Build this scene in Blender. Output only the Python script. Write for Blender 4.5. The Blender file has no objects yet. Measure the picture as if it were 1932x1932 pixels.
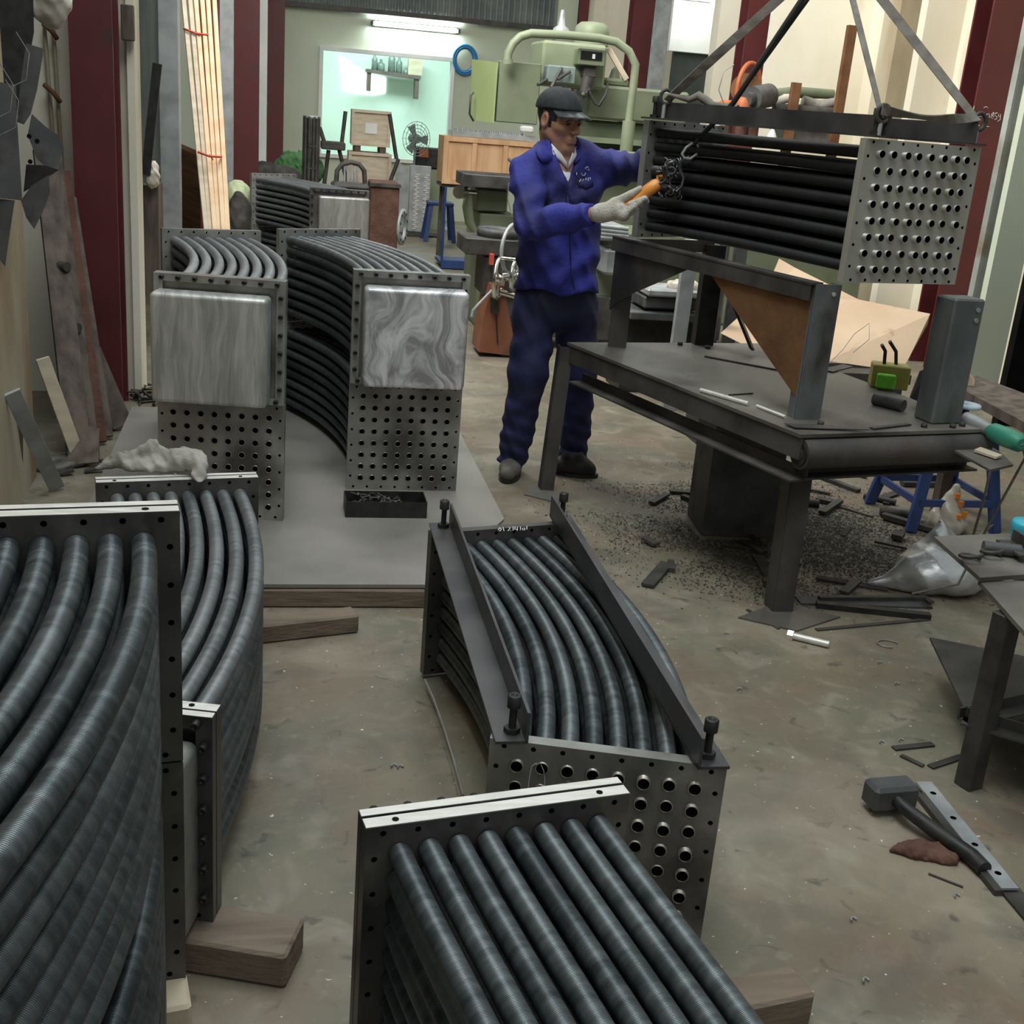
import bpy, math, random
import numpy as np
from mathutils import Vector, Matrix
random.seed(7)
S = bpy.context.scene
COL = S.collection
PI = math.pi

# ------------------------------------------------------------------ camera, world, light, exposure
H0 = 1.57
FPX, PITCH, ROLL, YAW = 2227.0, math.radians(18.8), math.radians(4.73), math.radians(12.2)
_f = Vector((math.sin(YAW)*math.cos(PITCH), math.cos(YAW)*math.cos(PITCH), -math.sin(PITCH)))
_r0 = Vector((math.cos(YAW), -math.sin(YAW), 0)); _u0 = _r0.cross(_f)
_u = _u0*math.cos(ROLL) - _r0*math.sin(ROLL); _r = _r0*math.cos(ROLL) + _u0*math.sin(ROLL)
cam = bpy.data.objects.new('camera', bpy.data.cameras.new('camera')); COL.objects.link(cam)
cam.matrix_world = Matrix(((_r.x, _u.x, -_f.x, 0), (_r.y, _u.y, -_f.y, 0), (_r.z, _u.z, -_f.z, H0), (0, 0, 0, 1)))
cam.data.sensor_width = 36; cam.data.lens = 36*FPX/1932; cam.data.clip_start = 0.03
S.camera = cam
S.view_settings.view_transform = 'Standard'; S.view_settings.look = 'None'
S.view_settings.gamma = 1; S.view_settings.use_curve_mapping = False
S.view_settings.exposure = 0.52

w = bpy.data.worlds.new('world'); S.world = w; w.use_nodes = True
nt = w.node_tree; nt.nodes.clear()
wo = nt.nodes.new('ShaderNodeOutputWorld'); bg = nt.nodes.new('ShaderNodeBackground')
tc = nt.nodes.new('ShaderNodeTexCoord'); sx = nt.nodes.new('ShaderNodeSeparateXYZ'); cr = nt.nodes.new('ShaderNodeValToRGB')
nt.links.new(tc.outputs['Generated'], sx.inputs[0]); nt.links.new(sx.outputs['Z'], cr.inputs[0])
nt.links.new(cr.outputs[0], bg.inputs[0]); nt.links.new(bg.outputs[0], wo.inputs[0])
cr.color_ramp.elements[0].position = 0.0; cr.color_ramp.elements[0].color = (0.04, 0.042, 0.042, 1)
cr.color_ramp.elements[1].position = 0.9; cr.color_ramp.elements[1].color = (0.93, 1.0, 1.0, 1)
e = cr.color_ramp.elements.new(0.35); e.color = (0.10, 0.105, 0.105, 1)
bg.inputs[1].default_value = 0.5

def area(name, loc, tgt, sx_, sy_, power, col=(1, 1, 1)):
    l = bpy.data.lights.new(name, 'AREA'); l.shape = 'RECTANGLE'; l.size = sx_; l.size_y = sy_; l.energy = power; l.color = col
    o = bpy.data.objects.new(name, l); COL.objects.link(o); o.location = loc
    o.rotation_euler = (Vector(tgt)-Vector(loc)).to_track_quat('-Z', 'Y').to_euler(); return o
area('skylight_near', (0.3, 2.6, 5.2), (0.3, 2.8, 0), 2.0, 4.0, 105, (0.93, 1.0, 0.99))
area('skylight_far', (2.2, 9.5, 5.6), (2.4, 9.5, 0), 2.5, 7, 70, (0.95, 1.0, 0.97))
area('right_wall_fill', (0.6, 7.2, 4.6), (4.6, 10.0, 2.4), 1.6, 3.0, 210, (1.0, 0.97, 0.9))  # added fill lamp that brightens the right wall
area('front_fill', (0.9, -1.9, 2.3), (0.9, 4.0, 0.9), 3.2, 1.8, 10, (0.97, 1.0, 1.0))  # added fill from behind the camera for front-facing surfaces
area('office_lamp', (1.6, 18.2, 3.1), (1.6, 18.3, 0), 2.4, 0.8, 80, (0.9, 1.0, 0.98))

def ray(px, py): return _f + _r*((px-966)/FPX) - _u*((py-966)/FPX)
def at(px, py, Y):
    d = ray(px, py); return Vector((0, 0, H0)) + d*(Y/d.y)
def atx(px, py, X):
    d = ray(px, py); return Vector((0, 0, H0)) + d*(X/d.x)
def atz(px, py, z=0.0):
    d = ray(px, py); return Vector((0, 0, H0)) + d*((z-H0)/d.z)

# ------------------------------------------------------------------ materials
def mk(name, c1, c2=None, scale=6, rough=0.6, rough2=None, metal=0.0, bump=0.0, bscale=None, detail=6,
       pos=(0.35, 0.65), emit=None, estr=1.0, stretch=(1, 1, 1), coord='Object', c3=None, s3=1.5, p3=(0.55, 0.7), spec=0.5, distort=0.0):
    m = bpy.data.materials.new(name); m.use_nodes = True; n = m.node_tree; b = n.nodes['Principled BSDF']
    b.inputs['Metallic'].default_value = metal; b.inputs['Roughness'].default_value = rough
    b.inputs['Specular IOR Level'].default_value = spec
    t = n.nodes.new('ShaderNodeTexCoord'); mp = n.nodes.new('ShaderNodeMapping'); mp.inputs['Scale'].default_value = stretch
    n.links.new(t.outputs[coord], mp.inputs[0])
    c2 = c2 or tuple(min(1, x*1.25) for x in c1)
    no = n.nodes.new('ShaderNodeTexNoise'); no.inputs['Scale'].default_value = scale; no.inputs['Detail'].default_value = detail
    no.inputs['Distortion'].default_value = distort
    n.links.new(mp.outputs[0], no.inputs['Vector'])
    r = n.nodes.new('ShaderNodeValToRGB'); r.color_ramp.elements[0].position = pos[0]; r.color_ramp.elements[1].position = pos[1]
    r.color_ramp.elements[0].color = (*c1, 1); r.color_ramp.elements[1].color = (*c2, 1)
    n.links.new(no.outputs['Fac'], r.inputs[0]); out = r.outputs[0]
    if c3:
        n3 = n.nodes.new('ShaderNodeTexNoise'); n3.inputs['Scale'].default_value = s3; n3.inputs['Detail'].default_value = 8
        n.links.new(mp.outputs[0], n3.inputs['Vector'])
        r3 = n.nodes.new('ShaderNodeValToRGB'); r3.color_ramp.elements[0].position = p3[0]; r3.color_ramp.elements[1].position = p3[1]
        r3.color_ramp.elements[0].color = (0, 0, 0, 1); r3.color_ramp.elements[1].color = (1, 1, 1, 1)
        n.links.new(n3.outputs['Fac'], r3.inputs[0])
        mx = n.nodes.new('ShaderNodeMix'); mx.data_type = 'RGBA'; mx.inputs[7].default_value = (*c3, 1)
        n.links.new(r3.outputs[0], mx.inputs[0]); n.links.new(out, mx.inputs[6]); out = mx.outputs[2]
    n.links.new(out, b.inputs['Base Color'])
    if rough2 is not None:
        mr = n.nodes.new('ShaderNodeMapRange'); mr.inputs[3].default_value = rough; mr.inputs[4].default_value = rough2
        mr.inputs[1].default_value = 0.35; mr.inputs[2].default_value = 0.65
        n.links.new(no.outputs['Fac'], mr.inputs[0]); n.links.new(mr.outputs[0], b.inputs['Roughness'])
    if bump:
        nb = n.nodes.new('ShaderNodeTexNoise'); nb.inputs['Scale'].default_value = bscale or scale*4; nb.inputs['Detail'].default_value = 6
        n.links.new(mp.outputs[0], nb.inputs['Vector'])
        bp = n.nodes.new('ShaderNodeBump'); bp.inputs['Strength'].default_value = bump; bp.inputs['Distance'].default_value = 0.01
        n.links.new(nb.outputs['Fac'], bp.inputs['Height']); n.links.new(bp.outputs[0], b.inputs['Normal'])
    if emit: b.inputs['Emission Color'].default_value = (*emit, 1); b.inputs['Emission Strength'].default_value = estr
    return m

M = {}
M['floor'] = mk('concrete_floor', (0.155, 0.128, 0.09), (0.25, 0.215, 0.155), 2.2, 0.42, 0.7, bump=0.25, bscale=30, detail=10,
                c3=(0.15, 0.15, 0.105), s3=1.7, p3=(0.42, 0.7))
def floor_extra(m):
    n = m.node_tree; b = n.nodes['Principled BSDF']; src = b.inputs['Base Color'].links[0].from_socket
    t = n.nodes.new('ShaderNodeTexCoord')
    def layer(scale, p0, p1, col, src, detail=8, dist=0.6, fac=1.0):
        no = n.nodes.new('ShaderNodeTexNoise'); no.inputs['Scale'].default_value = scale; no.inputs['Detail'].default_value = detail
        no.inputs['Distortion'].default_value = dist
        n.links.new(t.outputs['Object'], no.inputs['Vector'])
        r = n.nodes.new('ShaderNodeValToRGB'); r.color_ramp.elements[0].position = p0; r.color_ramp.elements[1].position = p1
        r.color_ramp.elements[0].color = (0, 0, 0, 1); r.color_ramp.elements[1].color = (fac, fac, fac, 1)
        n.links.new(no.outputs['Fac'], r.inputs[0])
        mx = n.nodes.new('ShaderNodeMix'); mx.data_type = 'RGBA'; mx.inputs[7].default_value = (*col, 1)
        n.links.new(r.outputs[0], mx.inputs[0]); n.links.new(src, mx.inputs[6]); return mx.outputs[2]
    s = layer(6, 0.52, 0.72, (0.34, 0.30, 0.235), src, 12, 0.8, 0.6)
    s = layer(24, 0.6, 0.7, (0.32, 0.29, 0.23), s, 10, 0.3, 0.35)
    s = layer(2.6, 0.5, 0.7, (0.17, 0.10, 0.07), s, 8, 0.5, 0.6)
    s = layer(3.1, 0.5, 0.72, (0.10, 0.10, 0.085), s, 9, 1.2, 0.6)
    s = layer(1.3, 0.55, 0.7, (0.36, 0.31, 0.25), s, 10, 1.5, 0.4)
    s = layer(55, 0.70, 0.73, (0.7, 0.68, 0.6), s, 3, 0, 0.8)
    s = layer(14, 0.62, 0.72, (0.05, 0.045, 0.04), s, 8, 1.0, 0.6)
    n.links.new(s, b.inputs['Base Color'])
floor_extra(M['floor'])
M['cream'] = mk('cream_stained_plaster', (0.72, 0.66, 0.52), (0.86, 0.82, 0.70), 1.5, 0.85, bump=0.2, bscale=12, c3=(0.46, 0.38, 0.26), s3=2.5, p3=(0.6, 0.8), stretch=(1, 1, 0.45))
M['rustcream'] = mk('rust_stained_plaster', (0.36, 0.29, 0.18), (0.58, 0.53, 0.40), 1.2, 0.85, bump=0.25, bscale=14, c3=(0.24, 0.12, 0.05), s3=1.6, p3=(0.45, 0.66), stretch=(1, 1, 0.4))
M['wallgreen'] = mk('pale_green_plaster', (0.55, 0.60, 0.47), (0.62, 0.67, 0.55), 0.8, 0.8)
M['white'] = mk('white_board', (0.72, 0.73, 0.72), (0.85, 0.85, 0.84), 2, 0.6)
M['greywall'] = mk('grey_dirty_plaster', (0.25, 0.26, 0.24), (0.42, 0.43, 0.40), 2, 0.85, c3=(0.2, 0.17, 0.12), s3=3, bump=0.2, bscale=20)
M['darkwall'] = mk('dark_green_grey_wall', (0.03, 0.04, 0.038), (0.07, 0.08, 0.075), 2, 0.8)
M['red'] = mk('oxide_red_paint', (0.085, 0.012, 0.014), (0.115, 0.018, 0.02), 3, 0.5, 0.62, bump=0.05, bscale=20, c3=(0.06, 0.022, 0.022), s3=5, p3=(0.62, 0.75))
M['redgrey'] = mk('faded_red_edge', (0.30, 0.17, 0.16), (0.4, 0.25, 0.24), 8, 0.6)
M['corr'] = mk('corrugated_sheet', (0.20, 0.22, 0.22), (0.3, 0.32, 0.31), 3, 0.5, metal=0.3)
M['galv'] = mk('galvanised_grey', (0.30, 0.32, 0.33), (0.44, 0.46, 0.47), 9, 0.45, 0.6, metal=0.35, c3=(0.2, 0.15, 0.11), s3=3, p3=(0.64, 0.75))
M['plate'] = mk('machined_steel_plate', (0.25, 0.25, 0.235), (0.40, 0.395, 0.37), 7, 0.34, 0.5, metal=0.55, bump=0.04, bscale=60, detail=8, c3=(0.11, 0.105, 0.10), s3=4, p3=(0.52, 0.7))
M['platedark'] = mk('shaded_dark_steel_plate', (0.07, 0.068, 0.066), (0.15, 0.146, 0.138), 6, 0.34, 0.5, metal=0.6, bump=0.04, bscale=60, detail=8, c3=(0.20, 0.19, 0.175), s3=7, p3=(0.58, 0.72))  # darker plate steel with dim reflections and shade painted in
M['bright'] = mk('bright_steel_and_lit_tops', (0.66, 0.645, 0.60), (0.80, 0.785, 0.74), 14, 0.3, 0.45, metal=0.3, bump=0.05, bscale=90, stretch=(1, 6, 6))  # real bright steel, and overhead light painted on plate tops
M['warmplate'] = mk('dull_nickel_plate', (0.40, 0.39, 0.34), (0.52, 0.51, 0.455), 5, 0.42, 0.55, metal=0.55, c3=(0.62, 0.62, 0.58), s3=3.5, p3=(0.5, 0.75), stretch=(1, 1, 0.35))
M['black'] = mk('black_oxide_steel', (0.018, 0.018, 0.018), (0.035, 0.035, 0.034), 20, 0.4, 0.6, metal=0.3)
M['angle'] = mk('dark_mill_scale_steel', (0.07, 0.07, 0.075), (0.12, 0.118, 0.122), 6, 0.36, 0.5, metal=0.6, c3=(0.11, 0.08, 0.075), s3=3)
M['scale'] = mk('grimy_welded_steel', (0.055, 0.052, 0.05), (0.11, 0.10, 0.095), 6, 0.5, 0.7, metal=0.35, bump=0.2, bscale=40, c3=(0.12, 0.07, 0.045), s3=3.2, p3=(0.6, 0.75))
M['tabletop'] = mk('dusty_steel_table_top', (0.13, 0.122, 0.108), (0.24, 0.228, 0.2), 3, 0.45, 0.65, metal=0.35, bump=0.15, bscale=50, c3=(0.07, 0.06, 0.055), s3=2.4, p3=(0.48, 0.7))
M['sheet'] = mk('floor_steel_sheet', (0.24, 0.228, 0.205), (0.36, 0.34, 0.31), 2.2, 0.42, 0.6, metal=0.35, bump=0.05, bscale=20, c3=(0.36, 0.33, 0.30), s3=1.3, p3=(0.5, 0.75))
M['postgrey'] = mk('blue_grey_post_steel', (0.10, 0.112, 0.115), (0.20, 0.215, 0.215), 6, 0.5, 0.65, metal=0.3, c3=(0.06, 0.055, 0.05), s3=6, stretch=(1, 1, 0.4))
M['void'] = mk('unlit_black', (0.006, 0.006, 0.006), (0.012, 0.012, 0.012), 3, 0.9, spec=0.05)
M['rust'] = mk('rusty_brown_steel', (0.11, 0.045, 0.018), (0.21, 0.10, 0.04), 5, 0.75, bump=0.2, bscale=40)
M['bracket'] = mk('grey_bracket_steel', (0.06, 0.063, 0.066), (0.13, 0.133, 0.135), 5, 0.5, 0.65, metal=0.3, c3=(0.04, 0.035, 0.03), s3=6)
M['wood'] = mk('dirty_oak_block', (0.13, 0.095, 0.07), (0.26, 0.2, 0.15), 5, 0.8, bump=0.35, bscale=40, stretch=(0.4, 3, 3), c3=(0.09, 0.065, 0.05), s3=5)
M['pine'] = mk('pale_pine_board', (0.75, 0.50, 0.30), (0.86, 0.66, 0.44), 4, 0.7, stretch=(4, 4, 0.4))
M['crate'] = mk('orange_crate_wood', (0.52, 0.30, 0.15), (0.66, 0.42, 0.24), 4, 0.7, stretch=(3, 3, 0.6))
M['paleply'] = mk('pale_plywood', (0.55, 0.46, 0.34), (0.7, 0.60, 0.46), 5, 0.75, stretch=(1, 1, 4))
M['plankdark'] = mk('weathered_plank', (0.07, 0.052, 0.042), (0.16, 0.125, 0.10), 6, 0.8, bump=0.2, stretch=(3, 3, 0.5))
M['card'] = mk('cardboard', (0.56, 0.40, 0.27), (0.66, 0.49, 0.34), 2.0, 0.85, c3=(0.46, 0.30, 0.19), s3=5, p3=(0.66, 0.74))
M['green'] = mk('machine_green_paint', (0.135, 0.16, 0.10), (0.19, 0.22, 0.14), 3, 0.45, 0.6, c3=(0.14, 0.15, 0.10), s3=4, p3=(0.56, 0.75))
M['palegreen'] = mk('pale_machine_green', (0.19, 0.225, 0.145), (0.25, 0.29, 0.19), 3, 0.45, 0.6, c3=(0.22, 0.25, 0.16), s3=5, p3=(0.62, 0.78))
M['limegreen'] = mk('glossy_leaf_green_sheet', (0.30, 0.38, 0.17), (0.38, 0.46, 0.22), 1.5, 0.35)
M['iron'] = mk('greasy_cast_iron', (0.04, 0.038, 0.035), (0.09, 0.085, 0.078), 8, 0.5, 0.65, metal=0.3, bump=0.15, bscale=60)
M['chrome'] = mk('polished_handwheel', (0.6, 0.6, 0.58), (0.72, 0.72, 0.70), 8, 0.16, metal=1.0)
M['orange'] = mk('orange_primer', (0.42, 0.10, 0.03), (0.55, 0.17, 0.06), 5, 0.55)
M['terra'] = mk('brown_orange_cast_foot', (0.22, 0.075, 0.035), (0.32, 0.13, 0.07), 3, 0.5, c3=(0.10, 0.04, 0.025), s3=3)
M['handorange'] = mk('orange_plastic_grip', (0.75, 0.26, 0.04), (0.85, 0.34, 0.07), 8, 0.4)
M['blue'] = mk('blue_plastic', (0.03, 0.065, 0.20), (0.045, 0.09, 0.26), 5, 0.4, c3=(0.1, 0.13, 0.25), s3=6, p3=(0.6, 0.8))
M['bluepaint'] = mk('blue_paint', (0.012, 0.035, 0.12), (0.018, 0.05, 0.17), 5, 0.5)
M['hose'] = mk('blue_hose', (0.02, 0.16, 0.38), (0.03, 0.22, 0.46), 5, 0.35)
M['grinder'] = mk('teal_green_plastic', (0.03, 0.22, 0.15), (0.05, 0.30, 0.21), 6, 0.45)
M['lightblue'] = mk('light_blue_disc', (0.45, 0.62, 0.75), (0.6, 0.75, 0.85), 6, 0.5)
M['cyan'] = mk('cyan_lid', (0.03, 0.42, 0.55), (0.05, 0.5, 0.62), 6, 0.4)
M['lime'] = mk('bright_green_box', (0.12, 0.50, 0.02), (0.2, 0.6, 0.05), 30, 0.5)
M['olive'] = mk('olive_yellow_box', (0.30, 0.27, 0.06), (0.38, 0.34, 0.10), 6, 0.6)
M['bag'] = mk('silver_foil_sack', (0.50, 0.51, 0.52), (0.72, 0.73, 0.73), 7, 0.3, 0.5, metal=0.55, bump=0.5, bscale=16, c3=(0.3, 0.3, 0.31), s3=6)
M['plastic'] = mk('cloudy_plastic_film', (0.5, 0.46, 0.38), (0.68, 0.63, 0.55), 8, 0.25, bump=0.5, bscale=14)
M['foam'] = mk('pale_green_insulation', (0.45, 0.52, 0.30), (0.6, 0.66, 0.42), 12, 0.8, bump=0.6, bscale=14)
M['rag'] = mk('dusty_grey_rag', (0.20, 0.19, 0.165), (0.36, 0.345, 0.31), 9, 0.9, bump=0.4, bscale=60)
M['ragred'] = mk('brown_rag_heap', (0.09, 0.04, 0.028), (0.14, 0.07, 0.05), 12, 0.9, bump=0.5, bscale=50)
M['strap'] = mk('grey_webbing_sling', (0.15, 0.135, 0.115), (0.24, 0.22, 0.19), 20, 0.8, bump=0.2, bscale=200)
M['chain'] = mk('oily_steel_chain', (0.10, 0.10, 0.105), (0.2, 0.2, 0.21), 20, 0.35, metal=0.8)
M['wire'] = mk('thin_grey_wire', (0.25, 0.25, 0.25), (0.35, 0.35, 0.35), 9, 0.5, metal=0.5)
M['cable'] = mk('black_rubber_cable', (0.02, 0.02, 0.02), (0.035, 0.035, 0.035), 9, 0.5)
M['redtie'] = mk('red_tie_cord', (0.55, 0.06, 0.03), (0.6, 0.1, 0.05), 9, 0.6)
M['chalk'] = mk('white_chalk_stroke', (0.7, 0.68, 0.66), (0.8, 0.78, 0.76), 30, 0.9)
M['bore'] = mk('dark_tube_bore', (0.006, 0.006, 0.006), (0.012, 0.011, 0.01), 9, 0.9, spec=0.1)
M['nozzle'] = mk('bright_tube_end', (0.42, 0.40, 0.34), (0.6, 0.58, 0.5), 40, 0.3, metal=0.85)
M['lamp'] = mk('fluorescent_tube', (1, 1, 1), None, 4, 0.5, emit=(0.86, 1.0, 0.97), estr=60)
M['screen'] = mk('dark_digital_readout', (0.012, 0.014, 0.014), (0.02, 0.02, 0.02), 5, 0.2)
M['grass'] = mk('office_plants', (0.05, 0.16, 0.05), (0.10, 0.26, 0.09), 12, 0.7)
M['office'] = mk('office_turquoise_wall', (0.66, 0.76, 0.69), (0.72, 0.82, 0.75), 1, 0.7)
M['shelfdark'] = mk('dark_shelf_board', (0.10, 0.075, 0.065), (0.15, 0.11, 0.1), 6, 0.6)
M['bottle'] = mk('grey_green_bottles', (0.16, 0.22, 0.20), (0.28, 0.34, 0.31), 10, 0.3)
M['fan'] = mk('grey_fan_plastic', (0.17, 0.22, 0.21), (0.24, 0.30, 0.29), 6, 0.4)
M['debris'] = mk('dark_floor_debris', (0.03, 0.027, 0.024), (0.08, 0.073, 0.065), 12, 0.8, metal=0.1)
M['skin'] = mk('skin', (0.36, 0.185, 0.12), (0.43, 0.235, 0.155), 14, 0.45, spec=0.4)
M['hair'] = mk('black_hair', (0.012, 0.010, 0.010), (0.022, 0.02, 0.02), 90, 0.6)
M['cap'] = mk('black_cap_fabric', (0.018, 0.02, 0.024), (0.03, 0.033, 0.038), 60, 0.75, bump=0.15, bscale=400)
M['brim'] = mk('shiny_cap_brim', (0.02, 0.024, 0.028), (0.035, 0.04, 0.045), 30, 0.28)
M['jacket'] = mk('royal_blue_work_cotton', (0.020, 0.024, 0.22), (0.034, 0.042, 0.33), 9, 0.78, bump=0.5, bscale=30, c3=(0.022, 0.022, 0.11), s3=3, p3=(0.42, 0.62))
M['trouser'] = mk('navy_work_cotton', (0.012, 0.016, 0.065), (0.022, 0.026, 0.10), 8, 0.8, bump=0.35, bscale=26, c3=(0.018, 0.02, 0.03), s3=4, p3=(0.5, 0.7))
M['shirt'] = mk('white_undershirt', (0.72, 0.71, 0.74), (0.8, 0.79, 0.82), 9, 0.8)
M['glove'] = mk('dusty_knit_glove', (0.46, 0.43, 0.38), (0.62, 0.59, 0.53), 16, 0.9, bump=0.5, bscale=180, c3=(0.2, 0.185, 0.16), s3=14, p3=(0.6, 0.72))
M['shoe'] = mk('dusty_canvas_shoe', (0.10, 0.09, 0.075), (0.18, 0.165, 0.14), 12, 0.8)
M['lip'] = mk('lip_skin', (0.33, 0.155, 0.11), None, 14, 0.5)
M['eye'] = mk('dark_eye', (0.02, 0.013, 0.01), None, 14, 0.25)

# finned tubes: fine rings across the tube (UV x runs along the tube in metres)
def tube_mat(name, ca, cb, rough, metal, period=0.0026, bump=0.5):
    m = bpy.data.materials.new(name); m.use_nodes = True; n = m.node_tree; b = n.nodes['Principled BSDF']
    b.inputs['Metallic'].default_value = metal
    t = n.nodes.new('ShaderNodeTexCoord'); sp = n.nodes.new('ShaderNodeSeparateXYZ'); n.links.new(t.outputs['UV'], sp.inputs[0])
    ml = n.nodes.new('ShaderNodeMath'); ml.operation = 'MULTIPLY'; ml.inputs[1].default_value = 2*PI/period
    n.links.new(sp.outputs['X'], ml.inputs[0]); sn = n.nodes.new('ShaderNodeMath'); sn.operation = 'SINE'; n.links.new(ml.outputs[0], sn.inputs[0])
    oi = n.nodes.new('ShaderNodeObjectInfo')
    ad = n.nodes.new('ShaderNodeVectorMath'); ad.operation = 'ADD'
    cmb = n.nodes.new('ShaderNodeCombineXYZ'); mo = n.nodes.new('ShaderNodeMath'); mo.operation = 'MULTIPLY'; mo.inputs[1].default_value = 37
    n.links.new(oi.outputs['Random'], mo.inputs[0]); n.links.new(mo.outputs[0], cmb.inputs[2])
    n.links.new(t.outputs['UV'], ad.inputs[0]); n.links.new(cmb.outputs[0], ad.inputs[1])
    mp = n.nodes.new('ShaderNodeMapping'); mp.inputs['Scale'].default_value = (60, 1.6, 1)   # rings of uneven tone
    n.links.new(ad.outputs[0], mp.inputs[0])
    no = n.nodes.new('ShaderNodeTexNoise'); no.inputs['Scale'].default_value = 1.0; no.inputs['Detail'].default_value = 5; n.links.new(mp.outputs[0], no.inputs['Vector'])
    mp2 = n.nodes.new('ShaderNodeMapping'); mp2.inputs['Scale'].default_value = (3.5, 0.8, 1); n.links.new(ad.outputs[0], mp2.inputs[0])
    n2 = n.nodes.new('ShaderNodeTexNoise'); n2.inputs['Scale'].default_value = 1.0; n2.inputs['Detail'].default_value = 6; n.links.new(mp2.outputs[0], n2.inputs['Vector'])
    av = n.nodes.new('ShaderNodeMath'); av.operation = 'ADD'; n.links.new(no.outputs['Fac'], av.inputs[0]); n.links.new(n2.outputs['Fac'], av.inputs[1])
    r = n.nodes.new('ShaderNodeMapRange'); r.inputs[1].default_value = 0.75; r.inputs[2].default_value = 1.25; n.links.new(av.outputs[0], r.inputs[0])
    # each tube has its own tone
    tone = n.nodes.new('ShaderNodeMath'); tone.operation = 'MULTIPLY_ADD'; tone.inputs[1].default_value = 0.6; tone.inputs[2].default_value = -0.3
    n.links.new(oi.outputs['Random'], tone.inputs[0])
    a2 = n.nodes.new('ShaderNodeMath'); a2.operation = 'ADD'; a2.use_clamp = True; n.links.new(r.outputs[0], a2.inputs[0]); n.links.new(tone.outputs[0], a2.inputs[1])
    mx = n.nodes.new('ShaderNodeMix'); mx.data_type = 'RGBA'; mx.inputs[6].default_value = (*ca, 1); mx.inputs[7].default_value = (*cb, 1)
    n.links.new(a2.outputs[0], mx.inputs[0]); n.links.new(mx.outputs[2], b.inputs['Base Color'])
    rr = n.nodes.new('ShaderNodeMapRange'); rr.inputs[3].default_value = rough; rr.inputs[4].default_value = rough+0.14
    n.links.new(no.outputs['Fac'], rr.inputs[0]); n.links.new(rr.outputs[0], b.inputs['Roughness'])
    bp = n.nodes.new('ShaderNodeBump'); bp.inputs['Strength'].default_value = bump; bp.inputs['Distance'].default_value = 0.0008
    n.links.new(sn.outputs[0], bp.inputs['Height']); n.links.new(bp.outputs[0], b.inputs['Normal'])
    return m
M['tube'] = tube_mat('finned_tube_steel', (0.05, 0.061, 0.067), (0.16, 0.18, 0.19), 0.30, 0.65, bump=0.4)
M['tubelight'] = tube_mat('pale_finned_tube', (0.24, 0.25, 0.26), (0.40, 0.41, 0.43), 0.38, 0.6, bump=0.25)
M['tubemid'] = tube_mat('lighter_and_top_lit_tube', (0.13, 0.145, 0.155), (0.27, 0.285, 0.30), 0.34, 0.65, bump=0.28)  # on top rows this paler steel paints in light from above
M['tubeblack'] = tube_mat('black_finned_tube', (0.012, 0.013, 0.014), (0.028, 0.030, 0.032), 0.5, 0.3, bump=0.3)

# ground header box: wiped, swirled grinding marks
def ground_mat(name, lo, hi, scale, stretch, dist, rough, warp=0.1):
    m = bpy.data.materials.new(name); m.use_nodes = True; n = m.node_tree; b = n.nodes['Principled BSDF']; b.inputs['Metallic'].default_value = 0.45
    t = n.nodes.new('ShaderNodeTexCoord'); mp = n.nodes.new('ShaderNodeMapping'); mp.inputs['Scale'].default_value = stretch
    nw = n.nodes.new('ShaderNodeTexNoise'); nw.inputs['Scale'].default_value = 5.0; nw.inputs['Detail'].default_value = 1; n.links.new(t.outputs['Object'], nw.inputs['Vector'])
    va = n.nodes.new('ShaderNodeVectorMath'); va.operation = 'MULTIPLY_ADD'; va.inputs[1].default_value = (warp, warp, warp); n.links.new(nw.outputs['Color'], va.inputs[0]); n.links.new(t.outputs['Object'], va.inputs[2]); n.links.new(va.outputs[0], mp.inputs[0])
    no = n.nodes.new('ShaderNodeTexNoise'); no.inputs['Scale'].default_value = scale; no.inputs['Detail'].default_value = 3; no.inputs['Distortion'].default_value = dist; n.links.new(mp.outputs[0], no.inputs['Vector'])
    n2 = n.nodes.new('ShaderNodeTexNoise'); n2.inputs['Scale'].default_value = scale*5; n2.inputs['Detail'].default_value = 5; n2.inputs['Distortion'].default_value = dist*0.5; n.links.new(mp.outputs[0], n2.inputs['Vector'])
    a = n.nodes.new('ShaderNodeMath'); a.operation = 'MULTIPLY_ADD'; a.inputs[1].default_value = 0.35; n.links.new(n2.outputs['Fac'], a.inputs[0]); n.links.new(no.outputs['Fac'], a.inputs[2])
    r = n.nodes.new('ShaderNodeMapRange'); r.inputs[1].default_value = 0.52; r.inputs[2].default_value = 0.82; n.links.new(a.outputs[0], r.inputs[0])
    mx = n.nodes.new('ShaderNodeMix'); mx.data_type = 'RGBA'; mx.inputs[6].default_value = (*lo, 1); mx.inputs[7].default_value = (*hi, 1)
    n.links.new(r.outputs[0], mx.inputs[0]); n.links.new(mx.outputs[2], b.inputs['Base Color'])
    b.inputs['Roughness'].default_value = rough
    bp = n.nodes.new('ShaderNodeBump'); bp.inputs['Strength'].default_value = 0.35; bp.inputs['Distance'].default_value = 0.003
    n.links.new(a.outputs[0], bp.inputs['Height']); n.links.new(bp.outputs[0], b.inputs['Normal'])
    return m
M['ground'] = ground_mat('streaked_ground_steel', (0.34, 0.355, 0.34), (0.62, 0.63, 0.61), 6, (4.5, 1, 0.35), 0.3, 0.42, 0.08)
M['swirl'] = ground_mat('swirled_bright_ground_steel', (0.36, 0.36, 0.38), (0.95, 0.95, 0.97), 4.0, (5.0, 1, 1.1), 0.3, 0.36, 0.42)
M['dullcover'] = ground_mat('dull_brushed_cover', (0.24, 0.24, 0.225), (0.38, 0.38, 0.36), 6, (2.5, 1, 0.4), 0.5, 0.45)
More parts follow.
